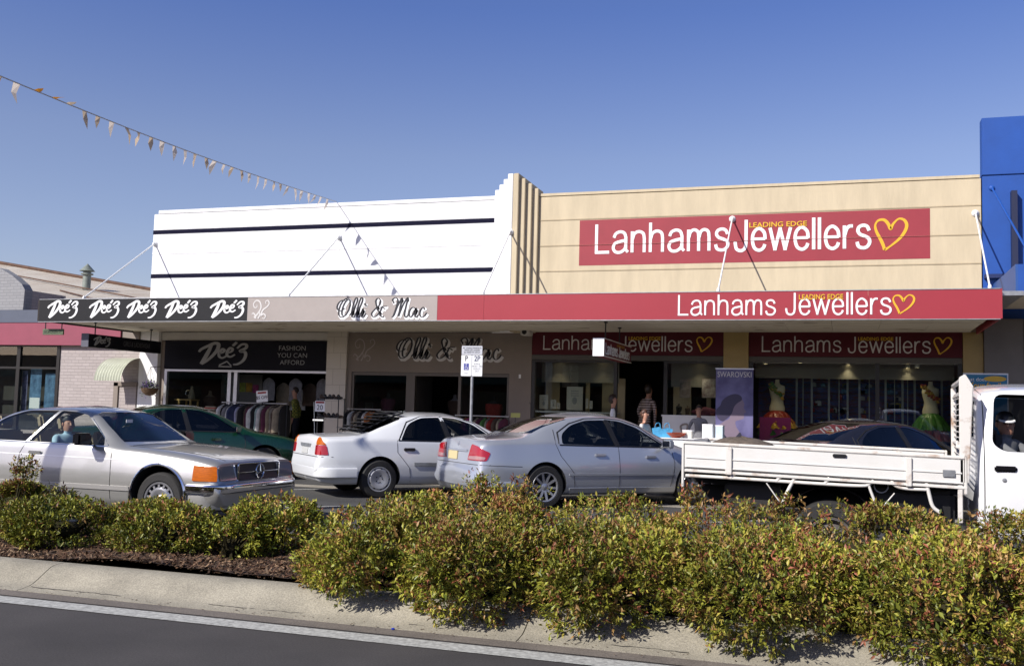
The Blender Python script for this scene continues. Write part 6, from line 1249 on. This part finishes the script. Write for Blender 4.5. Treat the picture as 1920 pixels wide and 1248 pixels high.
for fx, ms in ((-1.42, (tl_['green'], tl_['gold'])), (1.75, (tl_['red'], tl_['gold']))):
    rg = random.Random(int(fx*10)); 
    for q, m_ in enumerate(ms):
        b = MB()
        for k in range(26): t = rg.random(); x = fx-.15+.28*t+rg.gauss(0, .02); z = 2.22-.30*t+rg.gauss(0, .03); b.ell((x, 23.12+.02*rg.random(), z), (.035, .01, .022), 6, 4)
        par_ = [o for o in COL.objects if o.name.startswith('dress_form') and abs(o.location.x-fx) < .01 and o.location.z > 1.5][0]; bake(b, par_, 'sash', m_)
# jeweller: left window
P(cb, 'display_ledge', M['offwhite'], [(-6.84, -4.99, Y0+.06, Y0+.85, 1.46, 1.50), (-3.75, -2.61, Y0+.06, Y0+.85, 1.40, 1.44)])
def card(label, px0, px1, py0, py1, Y, m, group=None, name='display_card', cat='card', lean=.0, deco=None):
    a = at(px0, py1, Y); c = at(px1, py0, Y); r = item(name, label, cat, (a.x+c.x)/2, Y, a.z, 0, group); w_ = (c.x-a.x)/2; h = c.z-a.z; p = P2(r, 'face', m, (-w_, w_, 0, .012, 0, h)); P2(r, 'easel', M['darkmetal'], (-.01, .01, .012, .05, 0, h*.7))
    if deco: b = MB(); deco(b, w_, h); b.build('print', M['letgrey'], p)
    return r
wc = mat('ivory_card', (.55, .52, .45), .6)
def dots(b, w, h):
    for k in range(3): b.box(-w*.5, w*.5, -.003, 0, h*(.8-.1*k), h*(.83-.1*k))
    b.ell((0, -.003, h*.4), (w*.3, .003, h*.16), 12, 5)
for (l, a, b2, t, bo, Y) in (('grey jewellery card with a small heart at the left of the jeweller window', 1011, 1028, 740, 766, 22.75), ('short cream card stand beside the grey jewellery card', 1032, 1043, 749, 766, 22.7), ('tall white watch display card in the jeweller window', 1062, 1093, 725, 768, 22.75), ('thin leaning necklace bust right of the tall watch card', 1098, 1103, 747, 766, 22.75), ('second leaning white necklace bust in the jeweller window', 1105, 1111, 751, 766, 22.7), ('narrow white ring block left of the tall watch card', 1044, 1050, 755, 766, 22.7)):
    card(l, a, b2, t, bo, Y, wc, deco=dots)
for (l, a, b2, t, bo, m_) in (('dark fashion poster with pale hands in the jeweller doorway window', 1274, 1295, 710, 745, mat('dark_poster', (.05, .04, .045), .5, col2=(.30, .25, .24), vscale=7)), ('white poster of a person in a hat beside the blue banner', 1316, 1342, 710, 745, mat('pale_poster', (.55, .53, .52), .5, col2=(.10, .04, .05), vscale=6))):
    card(l, a, b2, t, bo, 23.0, m_, name='window_poster', cat='poster')
torso('bust', 'small dark jewellery bust on the ledge right of the doorway', -3.55, 22.9, 1.45, cl['black'], 1, None, scale=.38, stand=False, cat='bust'); torso('bust', 'second small dark jewellery bust beside the first on the right ledge', -3.35, 22.85, 1.45, cl['brown'], 1, None, scale=.32, stand=False, cat='bust')
r = item('cushion', 'plum red cushion on the ledge behind the blue banner', 'cushion', -2.95, 22.95, 1.60); b = MB(); b.ell((0, 0, 0), (.34, .12, .12), 16, 8); b.v = [(v[0], v[1], v[2]*(1-.5*abs(v[0])/.34)) for v in b.v]; b.build('cushion_body', cl['plum'], r, 60); r.location.z = 1.56
# right window: stock wall of tall strips
P(cb, 'slat_backdrop', mat('stock_wall', (.03, .10, .40), .5, col2=(.16, .03, .03), vscale=9, stretch=(1, 1, 3)), [(-1.9, 2.22, 24.2, 24.25, .36, 2.9)])
P(cb, 'ribbon_strip', mat('white_strip', (.38, .40, .44), .5), [(x, x+.045, 23.85, 23.86, .9, 2.6) for x in (-1.05, -.72, -.35, .05, .3, .85, 1.2, 1.45, 2.0)]+[(x, x+.02, 23.9, 23.91, .9, 2.6) for x in (-.9, -.12, .52, 1.05, 1.32)], split=1)
stk_m = [mat('bottle_%d' % i, c, .25) for i, c in enumerate(((.01, .05, .30), (.30, .02, .02), (.02, .12, .25), (.25, .2, .03), (.35, .35, .38)))]
rg = random.Random(12)
for i in range(90):
    x = rg.choice([-.62, -.5, -.25, -.02, .4, .45, .98, 1.1])+rg.uniform(-.08, .08); z = 1.05+.145*rg.randint(0, 9); h = rg.uniform(.05, .11); w_ = rg.uniform(.03, .07); m_ = stk_m[rg.choice([0, 0, 0, 1, 2, 3, 4])]
    b = MB(); b.box(-w_, w_, -.02, .02, 0, h); b.box(-w_*.5, w_*.5, -.012, .012, h, h+.015); o = b.build('boxed_gift', m_); o.location = (x, 24.12, z); tag(o, 'small boxed gift on the stock wall behind the right jeweller window', 'gift box', 'boxed gifts on the stock wall')
P(cb, 'stock_shelf', fr, [(-1.88, 2.2, 24.05, 24.19, 1.04+.145*k, 1.048+.145*k) for k in range(11)], split=1)
r = card('magenta poster board standing below the red and gold ruffled skirt', 1424, 1483, 783, 836, 22.95, mat('magenta_card', (.36, .02, .16), .45), name='poster', cat='poster')
# ceiling spots: lit lamps in the jeweller windows
lampm = mat('lit_lamp', (1, .8, .5), .5, emit=(1, .78, .45), estr=9)
for (px, py, Y, e) in ((1047, 677, 22.9, 20), (1128, 676, 22.9, 12), (1311, 679, 22.9, 22), (1435, 683, 22.8, 22), (1500, 681, 22.8, 22), (1720, 690, 22.8, 22), (1702, 690, 23.2, 14), (1590, 684, 23.2, 20)):
    p = at(px, py, Y); r = item('spot_lamp', f'lit warm ceiling spot lamp inside the jeweller window', 'lamp', p.x, Y, p.z+.02, 0, 'spot lamps in the jeweller windows'); b = MB(); b.lathe([(0, -.004), (.034, -.004), (.036, 0), (0, 0)], 14); b.build('bulb', lampm, r); b = MB(); b.lathe([(.037, -.01), (.05, -.01), (.05, .05), (.037, .05)], 14, closed=True); b.build('housing', M['offwhite'], r, 40)
    ld = bpy.data.lights.new('spot', 'SPOT'); ld.energy = e; ld.spot_size = 1.9; ld.spot_blend = .8; ld.color = (1, .8, .5); ld.shadow_soft_size = .03; lo = bpy.data.objects.new('spot_light', ld); COL.objects.link(lo); lo.parent = r; lo.location = (0, -.02, -.02); lo.rotation_euler = (-.35, 0, 0)
# ---- pull-up banner
r = item('pull_up_banner', 'tall violet pull-up banner with a portrait of a woman in profile', 'banner', -2.13, 21.0, .30)
m, N, L, bs2 = newmat('banner_print'); tc = N.new('ShaderNodeTexCoord'); n1_ = N.new('ShaderNodeTexNoise'); n1_.inputs['Scale'].default_value = 2.2; n1_.inputs['Detail'].default_value = 4; L.new(tc.outputs['Object'], n1_.inputs[0]); rr_ = N.new('ShaderNodeValToRGB'); rr_.color_ramp.elements[0].color = (.07, .06, .16, 1); rr_.color_ramp.elements[1].color = (.15, .14, .28, 1); rr_.color_ramp.elements[0].position = .38; rr_.color_ramp.elements[1].position = .62; L.new(n1_.outputs[0], rr_.inputs[0]); L.new(rr_.outputs[0], bs2.inputs['Base Color']); bs2.inputs['Roughness'].default_value = .45
bn = P2(r, 'print', m, (-.375, .375, 0, .01, .08, 2.14)); P2(r, 'top_bar', M['alu'], (-.385, .385, -.01, .02, 2.14, 2.165)); P2(r, 'base', M['alu'], (-.40, .40, -.12, .12, 0, .08))
mb = MB(); text('', 'SWAROVSKI', .16, (0, -.002, 2.03), None, None, mb=mb, xs=.78, bold=0); mb.build('lettering', M['letlilac'], bn)
def flat(pts, m, name, y, parent=bn, seg=6, cl_=True): b = MB(); b.prism([tuple(q) for q in cr(pts, seg, closed=cl_)], y, y+.0012, 'y'); return b.build(name, m, parent)
pm = mat('portrait_skin', (.20, .15, .20), .5); ph = mat('portrait_hair', (.04, .032, .07), .5); pd = mat('portrait_dress', (.02, .018, .04), .5)
flat([(-.30, .75), (-.33, .95), (-.20, 1.08), (-.10, 1.14), (-.06, 1.28), (-.02, 1.45), (.04, 1.55), (.14, 1.55), (.20, 1.44), (.19, 1.36), (.235, 1.28), (.20, 1.25), (.20, 1.20), (.18, 1.14), (.10, 1.11), (.03, 1.08), (.04, .98), (.10, .88), (.16, .72), (0, .66), (-.2, .66)], pm, 'portrait_face', -.0016)
flat([(-.24, 1.08), (-.34, 1.16), (-.36, 1.30), (-.28, 1.40), (-.24, 1.50), (-.12, 1.60), (.02, 1.64), (.13, 1.60), (.15, 1.52), (.07, 1.46), (.0, 1.38), (-.05, 1.24), (-.14, 1.14)], ph, 'portrait_hair', -.003)
flat([(-.37, .12), (-.37, .70), (-.30, .86), (-.22, .84), (-.10, .72), (.04, .78), (.13, .86), (.20, .60), (.24, .3), (.26, .12)], pd, 'portrait_dress', -.0044, seg=3)
# ---- white clothed table, gift bag, boxes, red bowl
r = item('display_table', 'white clothed table before the jeweller doorway with boxes on it', 'table', -3.0, 20.1, .235); b = MB(); b.box(-.75, .75, -.35, .35, .0, .78); b.build('table_cloth', M['white'], r, 40, bevel=.02); P2(r, 'table_top', M['white'], (-.78, .78, -.38, .38, .78, .80))
for (l, a, b2, t, bo, Y, m_) in (('white box sign leaning on the display table by the grey jacket', 1318, 1338, 797, 815, 19.95, M['white']), ('second smaller white and blue box on the display table', 1343, 1357, 799, 816, 19.9, mat('pale_blue_box', (.5, .6, .66), .5)), ('low white tub on the display table left of the boxes', 1281, 1299, 808, 817, 19.9, M['offwhite'])):
    p0 = at(a, bo, Y); p1 = at(b2, t, Y); rr = item('box', l, 'box', (p0.x+p1.x)/2, Y, 1.037, -.2); hh = max(.08, p1.z-1.037); P2(rr, 'carton', m_, (-(p1.x-p0.x)/2, (p1.x-p0.x)/2, -.06, .06, 0, hh)); P2(rr, 'lid', M['white'], (-(p1.x-p0.x)/2-.004, (p1.x-p0.x)/2+.004, -.064, .064, hh, hh+.02))
rr = item('gift_bag', 'bright sky blue gift bag with ribbon handles on the display table', 'bag', -3.42, 19.95, 1.037, .2); bl = mat('sky_blue_paper', (.08, .36, .62), .35, var=.3, vscale=9); b = MB(); b.prism([(-.17, 0), (.17, 0), (.21, .16), (.10, .19), (.02, .15), (-.06, .2), (-.2, .17)], -.07, .07); b.build('bag_body', bl, rr); b = MB()
for x in (-.1, .08): b.tube(cr([(x-.05, 0, .15), (x-.02, -.02, .26), (x+.05, .02, .27), (x+.07, 0, .15)], 4), .008, 5)
b.build('ribbon', bl, rr, 50)
rr = item('bowl', 'shallow orange red bowl at the left end of the display table', 'bowl', -3.12, 19.85, 1.037); b = MB(); b.lathe([(.06, 0), (.16, .05), (.2, .10), (.19, .10), (.15, .06), (.0, .02)], 20); b.build('dish', mat('orange_glaze', (.5, .07, .02), .35), rr, 50)
# white table umbrella-like canopy rim over the seated man is a reflected car: nothing to build there
r = item('counter', 'white shop counter with a grey ribbon emblem right of the jeweller doorway', 'counter', -3.2, 22.2, .33); P2(r, 'panel', M['white'], (-.60, .58, -.02, .02, .0, 1.12)); P2(r, 'counter_top', M['white'], (-.62, .60, -.05, .3, 1.12, 1.15))
b = MB(); b.tube(cr([(-.30, -.03, .25), (-.12, -.03, .62), (-.2, -.03, .9), (-.05, -.03, .95), (-.08, -.03, .75), (-.2, -.03, .5), (-.1, -.03, .25)], 5), .022, 6); b.build('emblem', M['taupe'], r, 40)
# ---- clothes racks outside the taupe shop
rack('short rail of black and white clothes before the left window of the taupe shop', -11.40, -10.50, 21.95, .33, 1.42)
for i in range(9): garment('hanging_garment', 'dark or cream garment on the short rail before the taupe shop', 'garment', cl[['black', 'white', 'brown', 'sand', 'black', 'white', 'orange', 'orange', 'black'][i]], -11.33+.092*i, 21.95, 1.41, .4, .6, PI/2-.4+.1*(i % 3), 'garments on the short rail', 70+i)
rack('rail of patterned clothes before the right window of the taupe shop', -8.60, -7.28, 21.95, .33, 1.34)
for i in range(13): garment('hanging_garment', 'patterned earthy garment on the rail before the right taupe window', 'garment', cl[['pattern', 'brown', 'orange', 'pink', 'black', 'sand', 'plum', 'green', 'pattern', 'red', 'brown', 'sand', 'plum'][i]], -8.52+.095*i, 21.95, 1.33, .4, .6, PI/2-.5+.15*(i % 3), 'garments on the rail by the silver sedan', 90+i)
r = item('price_sign', 'small yellow green card on the taupe wall above the silver sedan roof', 'sign', -7.02, 21.6, 1.33); P2(r, 'card', mat('lime_card', (.42, .42, .12), .6), (-.1, .12, 0, .008, 0, .1)); P2(r, 'clip_rod', M['darkmetal'], (0, .01, 0, .01, -1, 0))
# ---- hanging flower basket on the white pier
p = at(278, 733, 22.0); r = item('hanging_basket', 'coir hanging basket of purple flowers on the white end pier', 'hanging basket', p.x, 22.05, p.z-.12)
b = MB(); b.lathe([(0, 0), (.1, .02), (.19, .1), (.22, .2), (.2, .2), (.0, .15)], 18); b.build('basket', mat('coir', (.14, .085, .05), .95, var=.4, vscale=30, bump=.8, bscale=60), r, 60)
rg_ = np.random.default_rng(5); n = 700; d = rg_.normal(0, 1, (n, 3)); d[:, 2] = np.abs(d[:, 2]); d /= np.linalg.norm(d, axis=1)[:, None]; P0 = d*np.array([.24, .2, .2])*rg_.uniform(.3, 1.1, (n, 1))+np.array([0, 0, .18]); hang = rg_.random(n) < .15; P0[hang, 2] -= rg_.uniform(.05, .25, hang.sum())
colr = np.where(rg_.random((n, 1)) < .42, np.array([[.22, .12, .42]]), np.array([[.07, .13, .03]]))*rg_.uniform(.7, 1.3, (n, 1)); me = leaves_mesh('flowers', P0, d, rg_.uniform(.03, .06, n), rg_.uniform(.018, .03, n), colr, rg_); link_mesh(me, 'flowers', M['leafm'], r)
b = MB(); [b.tube([(.2*math.cos(a), .2*math.sin(a), .2), (0, 0, .75)], .004, 4) for a in (0, 2.1, 4.2)]; b.tube([(0, 0, .75), (0, .38, .78)], .01, 6); b.build('hanger', M['darkmetal'], r)
# ---- parking sign on its pole
r = item('parking_sign', 'two panel white parking sign reading 2P on a galvanised pole', 'sign', -7.02, 18.78, .12)
b = MB(); b.tube([(.0, 0, 0), (0, 0, 2.55)], .03, 14); b.lathe([(0, 2.55), (.03, 2.55), (.02, 2.58), (0, 2.585)], 12); b.build('pole', M['galv'], r, 40)
w0 = mat('sign_white', (.70, .71, .72), .35)
z0 = 2.02
for k in (0, 1):
    xo = -.225+.228*k; b = MB(); b.prism(roundpoly([(xo, z0), (xo+.222, z0), (xo+.222, z0+.42), (xo, z0+.42)], .02), -.045, -.04); pn = b.build('sign_plate', w0, r)
    mb = MB(); text('', ('P', '2P')[k], .15, (xo+.11, -.0455, z0+.345), None, None, mb=mb, bold=.008, xs=.85); bake_ = mb.build('lettering', M['letblack'] if k == 0 else cl['navy'], pn)
    mb = MB()
    if k == 1: text('', '8:30-6\nMON - FRI\n8:30-12\nSAT', .048, (xo+.11, -.0455, z0+.17), None, None, mb=mb)
    else: text('', 'ONLY', .03, (xo+.11, -.0455, z0+.055), None, None, mb=mb)
    mb.build('lettering', M['letgrey'], pn)
b = MB(); b.box(-.165, -.06, -.0462, -.0452, z0+.12, z0+.25); bp2 = b.build('access_symbol', mat('sign_blue', (.05, .06, .28), .5), r)
b = MB(); b.lathe([(.010, -.047), (0, -.047)], 10, 'y', (-.118, 0, z0+.232)); b.tube([(-.118, -.047, z0+.215), (-.115, -.047, z0+.175), (-.09, -.047, z0+.172), (-.082, -.047, z0+.14)], .005, 5); b.tube([(-.115+.026*math.cos(a), -.047, z0+.158+.026*math.sin(a)) for a in [R_(110+20*k) for k in range(12)]], .004, 5); b.build('wheelchair_mark', M['white'], bp2)
b = MB(); b.prism(roundpoly([(-.22, z0+.43), (.215, z0+.43), (.215, z0+.60), (-.22, z0+.60)], .015), -.045, -.04); tp_ = b.build('top_plate', mat('sign_pale_grey', (.50, .51, .55), .4), r); mb = MB(); text('', '45\u00b0 ANGLE PARKING\nVEHICLES UNDER\n6m REAR IN ONLY', .042, (0, -.0455, z0+.515), None, None, mb=mb, bold=.004); mb.build('lettering', M['letblack'], tp_)
# ================================================================ PEOPLE
def person(label, joints, bones, mats_, pick, loc, rz=0, hair=None, hand=None, scale=1.0):
    """one continuous skinned body; joints: name->(pos, radius) ; pick(center)->material index"""
    r = empty('person', loc, rz, label, 'person'); names = list(joints); me = bpy.data.meshes.new('skel')
    me.from_pydata([tuple(Vector(joints[n][0])*scale) for n in names], [(names.index(a), names.index(b_)) for a, b_ in bones], [])
    o = bpy.data.objects.new('skel', me); COL.objects.link(o); sk = o.modifiers.new('s', 'SKIN'); sb = o.modifiers.new('u', 'SUBSURF'); sb.levels = 2
    me.skin_vertices.new() if not me.skin_vertices else None
    for i, n in enumerate(names):
        rr = joints[n][1]; rr = (rr, rr) if not isinstance(rr, tuple) else rr; me.skin_vertices[0].data[i].radius = (rr[0]*scale, rr[1]*scale); me.skin_vertices[0].data[i].use_root = (i == 0)
    dg = bpy.context.evaluated_depsgraph_get(); dg.update(); m2 = bpy.data.meshes.new_from_object(o.evaluated_get(dg)); bpy.data.objects.remove(o)
    m2.materials.clear(); b = link_mesh(m2, 'body', mats_, r); m2.polygons.foreach_set('use_smooth', [True]*len(m2.polygons))
    for p in m2.polygons: p.material_index = pick(p.center/scale)
    return r, b
def head_bits(r, c, rr, yaw, hairm, style='short', cap=None, scale=1.0, glasses=False):
    """face features and hair on a head centred at c facing yaw (radians, 0 = -y)"""
    Rz = Matrix.Rotation(yaw, 4, 'Z'); T = Matrix.Translation(c) @ Rz @ Matrix.Scale(scale, 4)
    b = MB()   # hair shell
    if style != 'none':
        b.ell((0, 0, 0), (1, 1, 1), 20, 12); vs = []
        for v in b.v:
            x, y, z = v; front = -y
            k = 1.0 if (z > .25 or y > -.1) else .0
            zc = z
            if front > .25 and z < .55: k = .0
            if style == 'short' and z < -.25: k = 0
            s = (1.16 if k else .80); vs.append(T @ Vector((x*rr[0]*s, y*rr[1]*s+(.008 if k else .015), zc*rr[2]*s+(.006 if k else 0))))
        b.v = [tuple(v) for v in vs]; b.build('hair', hairm, r, 70)
    if style == 'bun': b = MB(); b.ell(tuple(T @ Vector((0, rr[1]*1.15, rr[2]*.25))), (.045*scale, .045*scale, .045*scale), 12, 8); b.build('hair_bun', hairm, r, 70)
    b = MB(); nb = [Vector(v) for v in ((-.013, -rr[1]*.96, .022), (.013, -rr[1]*.96, .022), (.017, -rr[1]*.98, -.02), (-.017, -rr[1]*.98, -.02), (0, -rr[1]-.026, -.018), (0, -rr[1]-.004, .028))]
    b.add([T @ v for v in nb], [(0, 3, 4), (0, 4, 5), (1, 5, 4), (1, 4, 2), (2, 4, 3)]); b.build('nose', M['skin'], r, 60)
    for s in (-1, 1):
        b = MB(); b.ell(tuple(T @ Vector((s*rr[0]*.42, -rr[1]*.90, .012))), (.012*scale, .008*scale, .006*scale), 8, 5); b.build('eye', M['black'], r, 60)
        b = MB(); b.ell(tuple(T @ Vector((s*rr[0]*1.0, .005, -.005))), (.012*scale, .02*scale, .03*scale), 8, 6); b.build('ear', M['skin'], r, 60)
    b = MB(); b.ell(tuple(T @ Vector((0, -rr[1]*.93, -.05))), (.022*scale, .008*scale, .005*scale), 8, 4); b.build('mouth', mat('lips', (.28, .09, .08), .5), r, 60)
    if cap:
        b = MB(); b.lathe([(0, rr[2]*1.18), (rr[0]*.6, rr[2]*1.12), (rr[0]*1.02, rr[2]*.8), (rr[0]*1.14, rr[2]*.35), (rr[0]*1.08, rr[2]*.33)], 20)
        b.v = [tuple(T @ Vector((v[0], v[1]*rr[1]/rr[0], v[2]))) for v in b.v]; co = b.build('cap', cap[0], r, 60)
        b = MB(); n = 10; vs = []
        for k in range(n+1):
            a = PI*(k/n); x = rr[0]*1.0*math.cos(a); vs += [(x, -rr[1]*.75, rr[2]*.36), (x*1.0, -rr[1]*.8-.085*math.sin(a), rr[2]*.30-.018*math.sin(a))]
        m_ = len(vs); vs = vs+[(v[0], v[1], v[2]+.008) for v in vs]
        fs = [(2*k, 2*k+2, 2*k+3, 2*k+1) for k in range(n)]+[(m_+2*k+1, m_+2*k+3, m_+2*k+2, m_+2*k) for k in range(n)]+[(2*k+1, 2*k+3, m_+2*k+3, m_+2*k+1) for k in range(n)]
        b.add([T @ Vector(v) for v in vs], fs); b.build('cap_peak', cap[1], co)
def standing(arms=((-.12, -.1), (.12, -.1)), lean=(0, 0), seat=False, female=False):
    """joint table for a figure facing -y, feet at z 0"""
    lx, ly = lean; J = {}; sw = .155 if female else .175
    J['pelvis'] = ((0, 0, .95), (.135, .10)); J['waist'] = ((lx*.3, ly*.3, 1.10), (.125, .09)); J['chest'] = ((lx*.7, ly*.7, 1.32), (.15, .105)); J['neck0'] = ((lx, ly, 1.46), (.07, .06)); J['neck'] = ((lx*1.05, ly*1.08, 1.52), .052); J['jaw'] = ((lx*1.05, ly*1.1-.02, 1.595), (.068, .08)); J['skull'] = ((lx*1.05, ly*1.1, 1.69), (.082, .095)); J['crown'] = ((lx*1.05, ly*1.1+.005, 1.755), (.05, .06))
    B = [('pelvis', 'waist'), ('waist', 'chest'), ('chest', 'neck0'), ('neck0', 'neck'), ('neck', 'jaw'), ('jaw', 'skull'), ('skull', 'crown')]
    for s, nm in ((-1, 'r'), (1, 'l')):
        hx, hy = arms[0 if s < 0 else 1][:2]; hz = arms[0 if s < 0 else 1][2] if len(arms[0 if s < 0 else 1]) > 2 else .82
        J['sh'+nm] = ((lx+s*sw, ly, 1.41), .062); el = ((lx+s*(sw+.06)+hx)/2+s*.04, (ly+hy)/2+.05, (1.41+hz)/2+.01); J['el'+nm] = (el, .042); J['wr'+nm] = ((hx, hy, hz), .028)
        J['pa'+nm] = ((hx, hy-.02, hz-.07), (.038, .018)); B += [('chest', 'sh'+nm), ('sh'+nm, 'el'+nm), ('el'+nm, 'wr'+nm), ('wr'+nm, 'pa'+nm)]
        for f in range(4): k = f'f{f}'+nm; J[k] = ((hx+(f-1.5)*.019, hy-.035-.004*f, hz-.115-(.01 if f in (1, 2) else 0)), .008); J[k+'t'] = ((hx+(f-1.5)*.017, hy-.05, hz-.15), .007); B += [('pa'+nm, k), (k, k+'t')]
        J['th'+nm] = ((hx-s*.04, hy-.035, hz-.08), .009); B.append(('wr'+nm, 'th'+nm))
        J['hip'+nm] = ((s*.09, 0, .88), .095); J['kn'+nm] = ((s*.10, -.02, .49), .06); J['an'+nm] = ((s*.10, .02, .09), .042); J['to'+nm] = ((s*.11, -.15, .035), (.042, .03)); B += [('pelvis', 'hip'+nm), ('hip'+nm, 'kn'+nm), ('kn'+nm, 'an'+nm), ('an'+nm, 'to'+nm)]
    return J, B
def seated(J):
    dz = -.40
    for k, (p, r) in list(J.items()):
        if k[:2] in ('kn',): J[k] = ((p[0], -.44, .52), r)
        elif k[:2] in ('an',): J[k] = ((p[0], -.42, .09), r)
        elif k[:2] in ('to',): J[k] = ((p[0], -.56, .035), r)
        elif k[:2] in ('ch', 'sh', 'el') or k == 'neck0': J[k] = ((p[0], p[1], p[2]+dz+.085), r)
        else: J[k] = ((p[0], p[1], p[2]+dz+(.04 if k == 'neck' else 0)), r)
    return J
def dress(shirt_lo, sleeve=.0, neck=1.47, dz=0, hand_z=None, armx=.30):
    def pick(c):
        z = c.z-dz
        if z > neck: return 0
        if abs(c.x) > armx: return 0
        if hand_z is not None and z < hand_z and abs(c.x) > .2: return 0
        if z > shirt_lo: return 1
        if z > .07-dz*1: return 2
        return 3
    return pick
shoe = M['black']; jeans = mat('dark_trousers', (.02, .022, .035), .9)
# man in yellow check shirt in the fashion shop doorway, facing left
plaid, N_, L_, b_ = newmat('yellow_check'); tc = N_.new('ShaderNodeTexCoord'); ck = N_.new('ShaderNodeTexChecker'); ck.inputs['Scale'].default_value = 22; ck.inputs[1].default_value = (.32, .30, .06, 1); ck.inputs[2].default_value = (.10, .13, .03, 1); L_.new(tc.outputs['Object'], ck.inputs[0]); L_.new(ck.outputs[0], b_.inputs['Base Color']); b_.inputs['Roughness'].default_value = .9
J, B = standing(arms=((-.20, .02, .85), (.22, -.05, .85)), lean=(0, -.06)); r, _ = person('person in a yellow check shirt and dark trousers in the fashion shop doorway', J, B, [M['skin'], plaid, jeans, shoe], dress(.93, hand_z=.92), (-13.45, 23.1, .34), -PI/2*.85, scale=.88)
head_bits(r, Vector((0, -.066, 1.69))*.88, (.08, .095, .115), 0, M['hair'], scale=.88)
# woman in striped top, back to the camera, in the jeweller doorway
strp, N_, L_, b_ = newmat('striped_top'); tc = N_.new('ShaderNodeTexCoord'); wv = N_.new('ShaderNodeTexWave'); wv.bands_direction = 'Z'; wv.inputs['Scale'].default_value = 5.5; L_.new(tc.outputs['Object'], wv.inputs[0]); cr_ = N_.new('ShaderNodeValToRGB'); cr_.color_ramp.interpolation = 'CONSTANT'; cr_.color_ramp.elements[0].color = (.10, .06, .05, 1); cr_.color_ramp.elements[1].color = (.48, .40, .38, 1); cr_.color_ramp.elements[1].position = .45; L_.new(wv.outputs[0], cr_.inputs[0]); L_.new(cr_.outputs[0], b_.inputs['Base Color'])
J, B = standing(arms=((-.22, -.12, .9), (.20, -.14, .95)), lean=(-.05, -.08), female=True); r, _ = person('person in a brown and cream striped top standing in the jeweller doorway', J, B, [M['skin'], strp, cl['brown'], shoe], dress(.90, hand_z=.93), (-4.40, 23.2, .37), PI*.85)
head_bits(r, Vector((-.052, -.088, 1.69)), (.08, .095, .115), 0, M['hair'], 'long')
# shopper with dark bob and white collar beside the jeweller window
J, B = standing(arms=((-.2, -.05, .85), (.2, -.05, .85)), female=True); r, _ = person('person with dark bob hair and a dark vest over white sleeves by the jeweller window', J, B, [M['skin'], M['white'], jeans, shoe], lambda c: 0 if c.z > 1.47 else (1 if abs(c.x) > .12 and c.z > 1.0 else 2), (-4.78, 21.6, .33), PI*.55, scale=.86)
head_bits(r, Vector((0, 0, 1.69))*.86, (.085, .1, .12), 0, M['hair'], 'long', scale=.86)
# woman in white top with hair bun, near the blue bag
J, B = standing(arms=((-.18, -.18, .95), (.18, -.2, .98)), female=True); r, _ = person('person with brown hair in a bun and a white top near the blue gift bag', J, B, [M['skin'], cl['white'], jeans, shoe], dress(.93, neck=1.44, hand_z=.9), (-3.78, 20.0, .22), PI*.38, scale=.74)
head_bits(r, Vector((0, 0, 1.69))*.74, (.085, .1, .12), 0, mat('auburn_hair', (.07, .03, .018), .5), 'bun', scale=.74)
# man in grey jacket leaning at the counter
J, B = standing(arms=((-.24, -.2, .95), (.22, -.05, .9)), lean=(.02, -.12)); r, _ = person('person in a grey jacket leaning forward beside the white box sign', J, B, [M['skin'], cl['grey'], jeans, shoe], dress(.90, hand_z=.93), (at(1312, 790, 21.5).x, 21.5, .32), -.25, scale=.76)
head_bits(r, Vector((.021, -.132, 1.69))*.76, (.08, .095, .115), .2, M['hair'], scale=.76)
# driver of the coupe (right hand seat), profile to the right
def driver(label, loc, rz, shirt, sc, hairm, cap=None, look=0, arm=None, skin=M['skin']):
    J, B = standing(arms=arm or ((-.16, -.42, 1.12), (.14, -.42, 1.12))); J = seated(J); r, bo = person(label, J, B, [skin, shirt, jeans, shoe], lambda c: 0 if c.z > 1.185 or (c.y < -.37 and c.z > .62) else (1 if c.z > .55 else 2), loc, rz, scale=sc)
    head_bits(r, Vector((0, 0, 1.29))*sc, (.08, .095, .115), look, hairm, 'short' if not cap else 'short', cap, scale=sc); return r
driver('person in a pale blue shirt driving the silver coupe', (-9.33, 10.42, .08), PI/2-.45, mat('pale_blue_shirt', (.42, .60, .72), .8), .84, M['black'])
driver('person in a white peaked cap and grey shirt driving the white truck, looking out', (1.41, 10.30, .34), PI/2-.7, mat('grey_work_shirt', (.16, .165, .17), .9), .88, M['black'], cap=(M['black'], M['white']), look=-.75, arm=((-.06, -.38, 1.26), (.14, -.42, 1.12)), skin=M['skintan'])
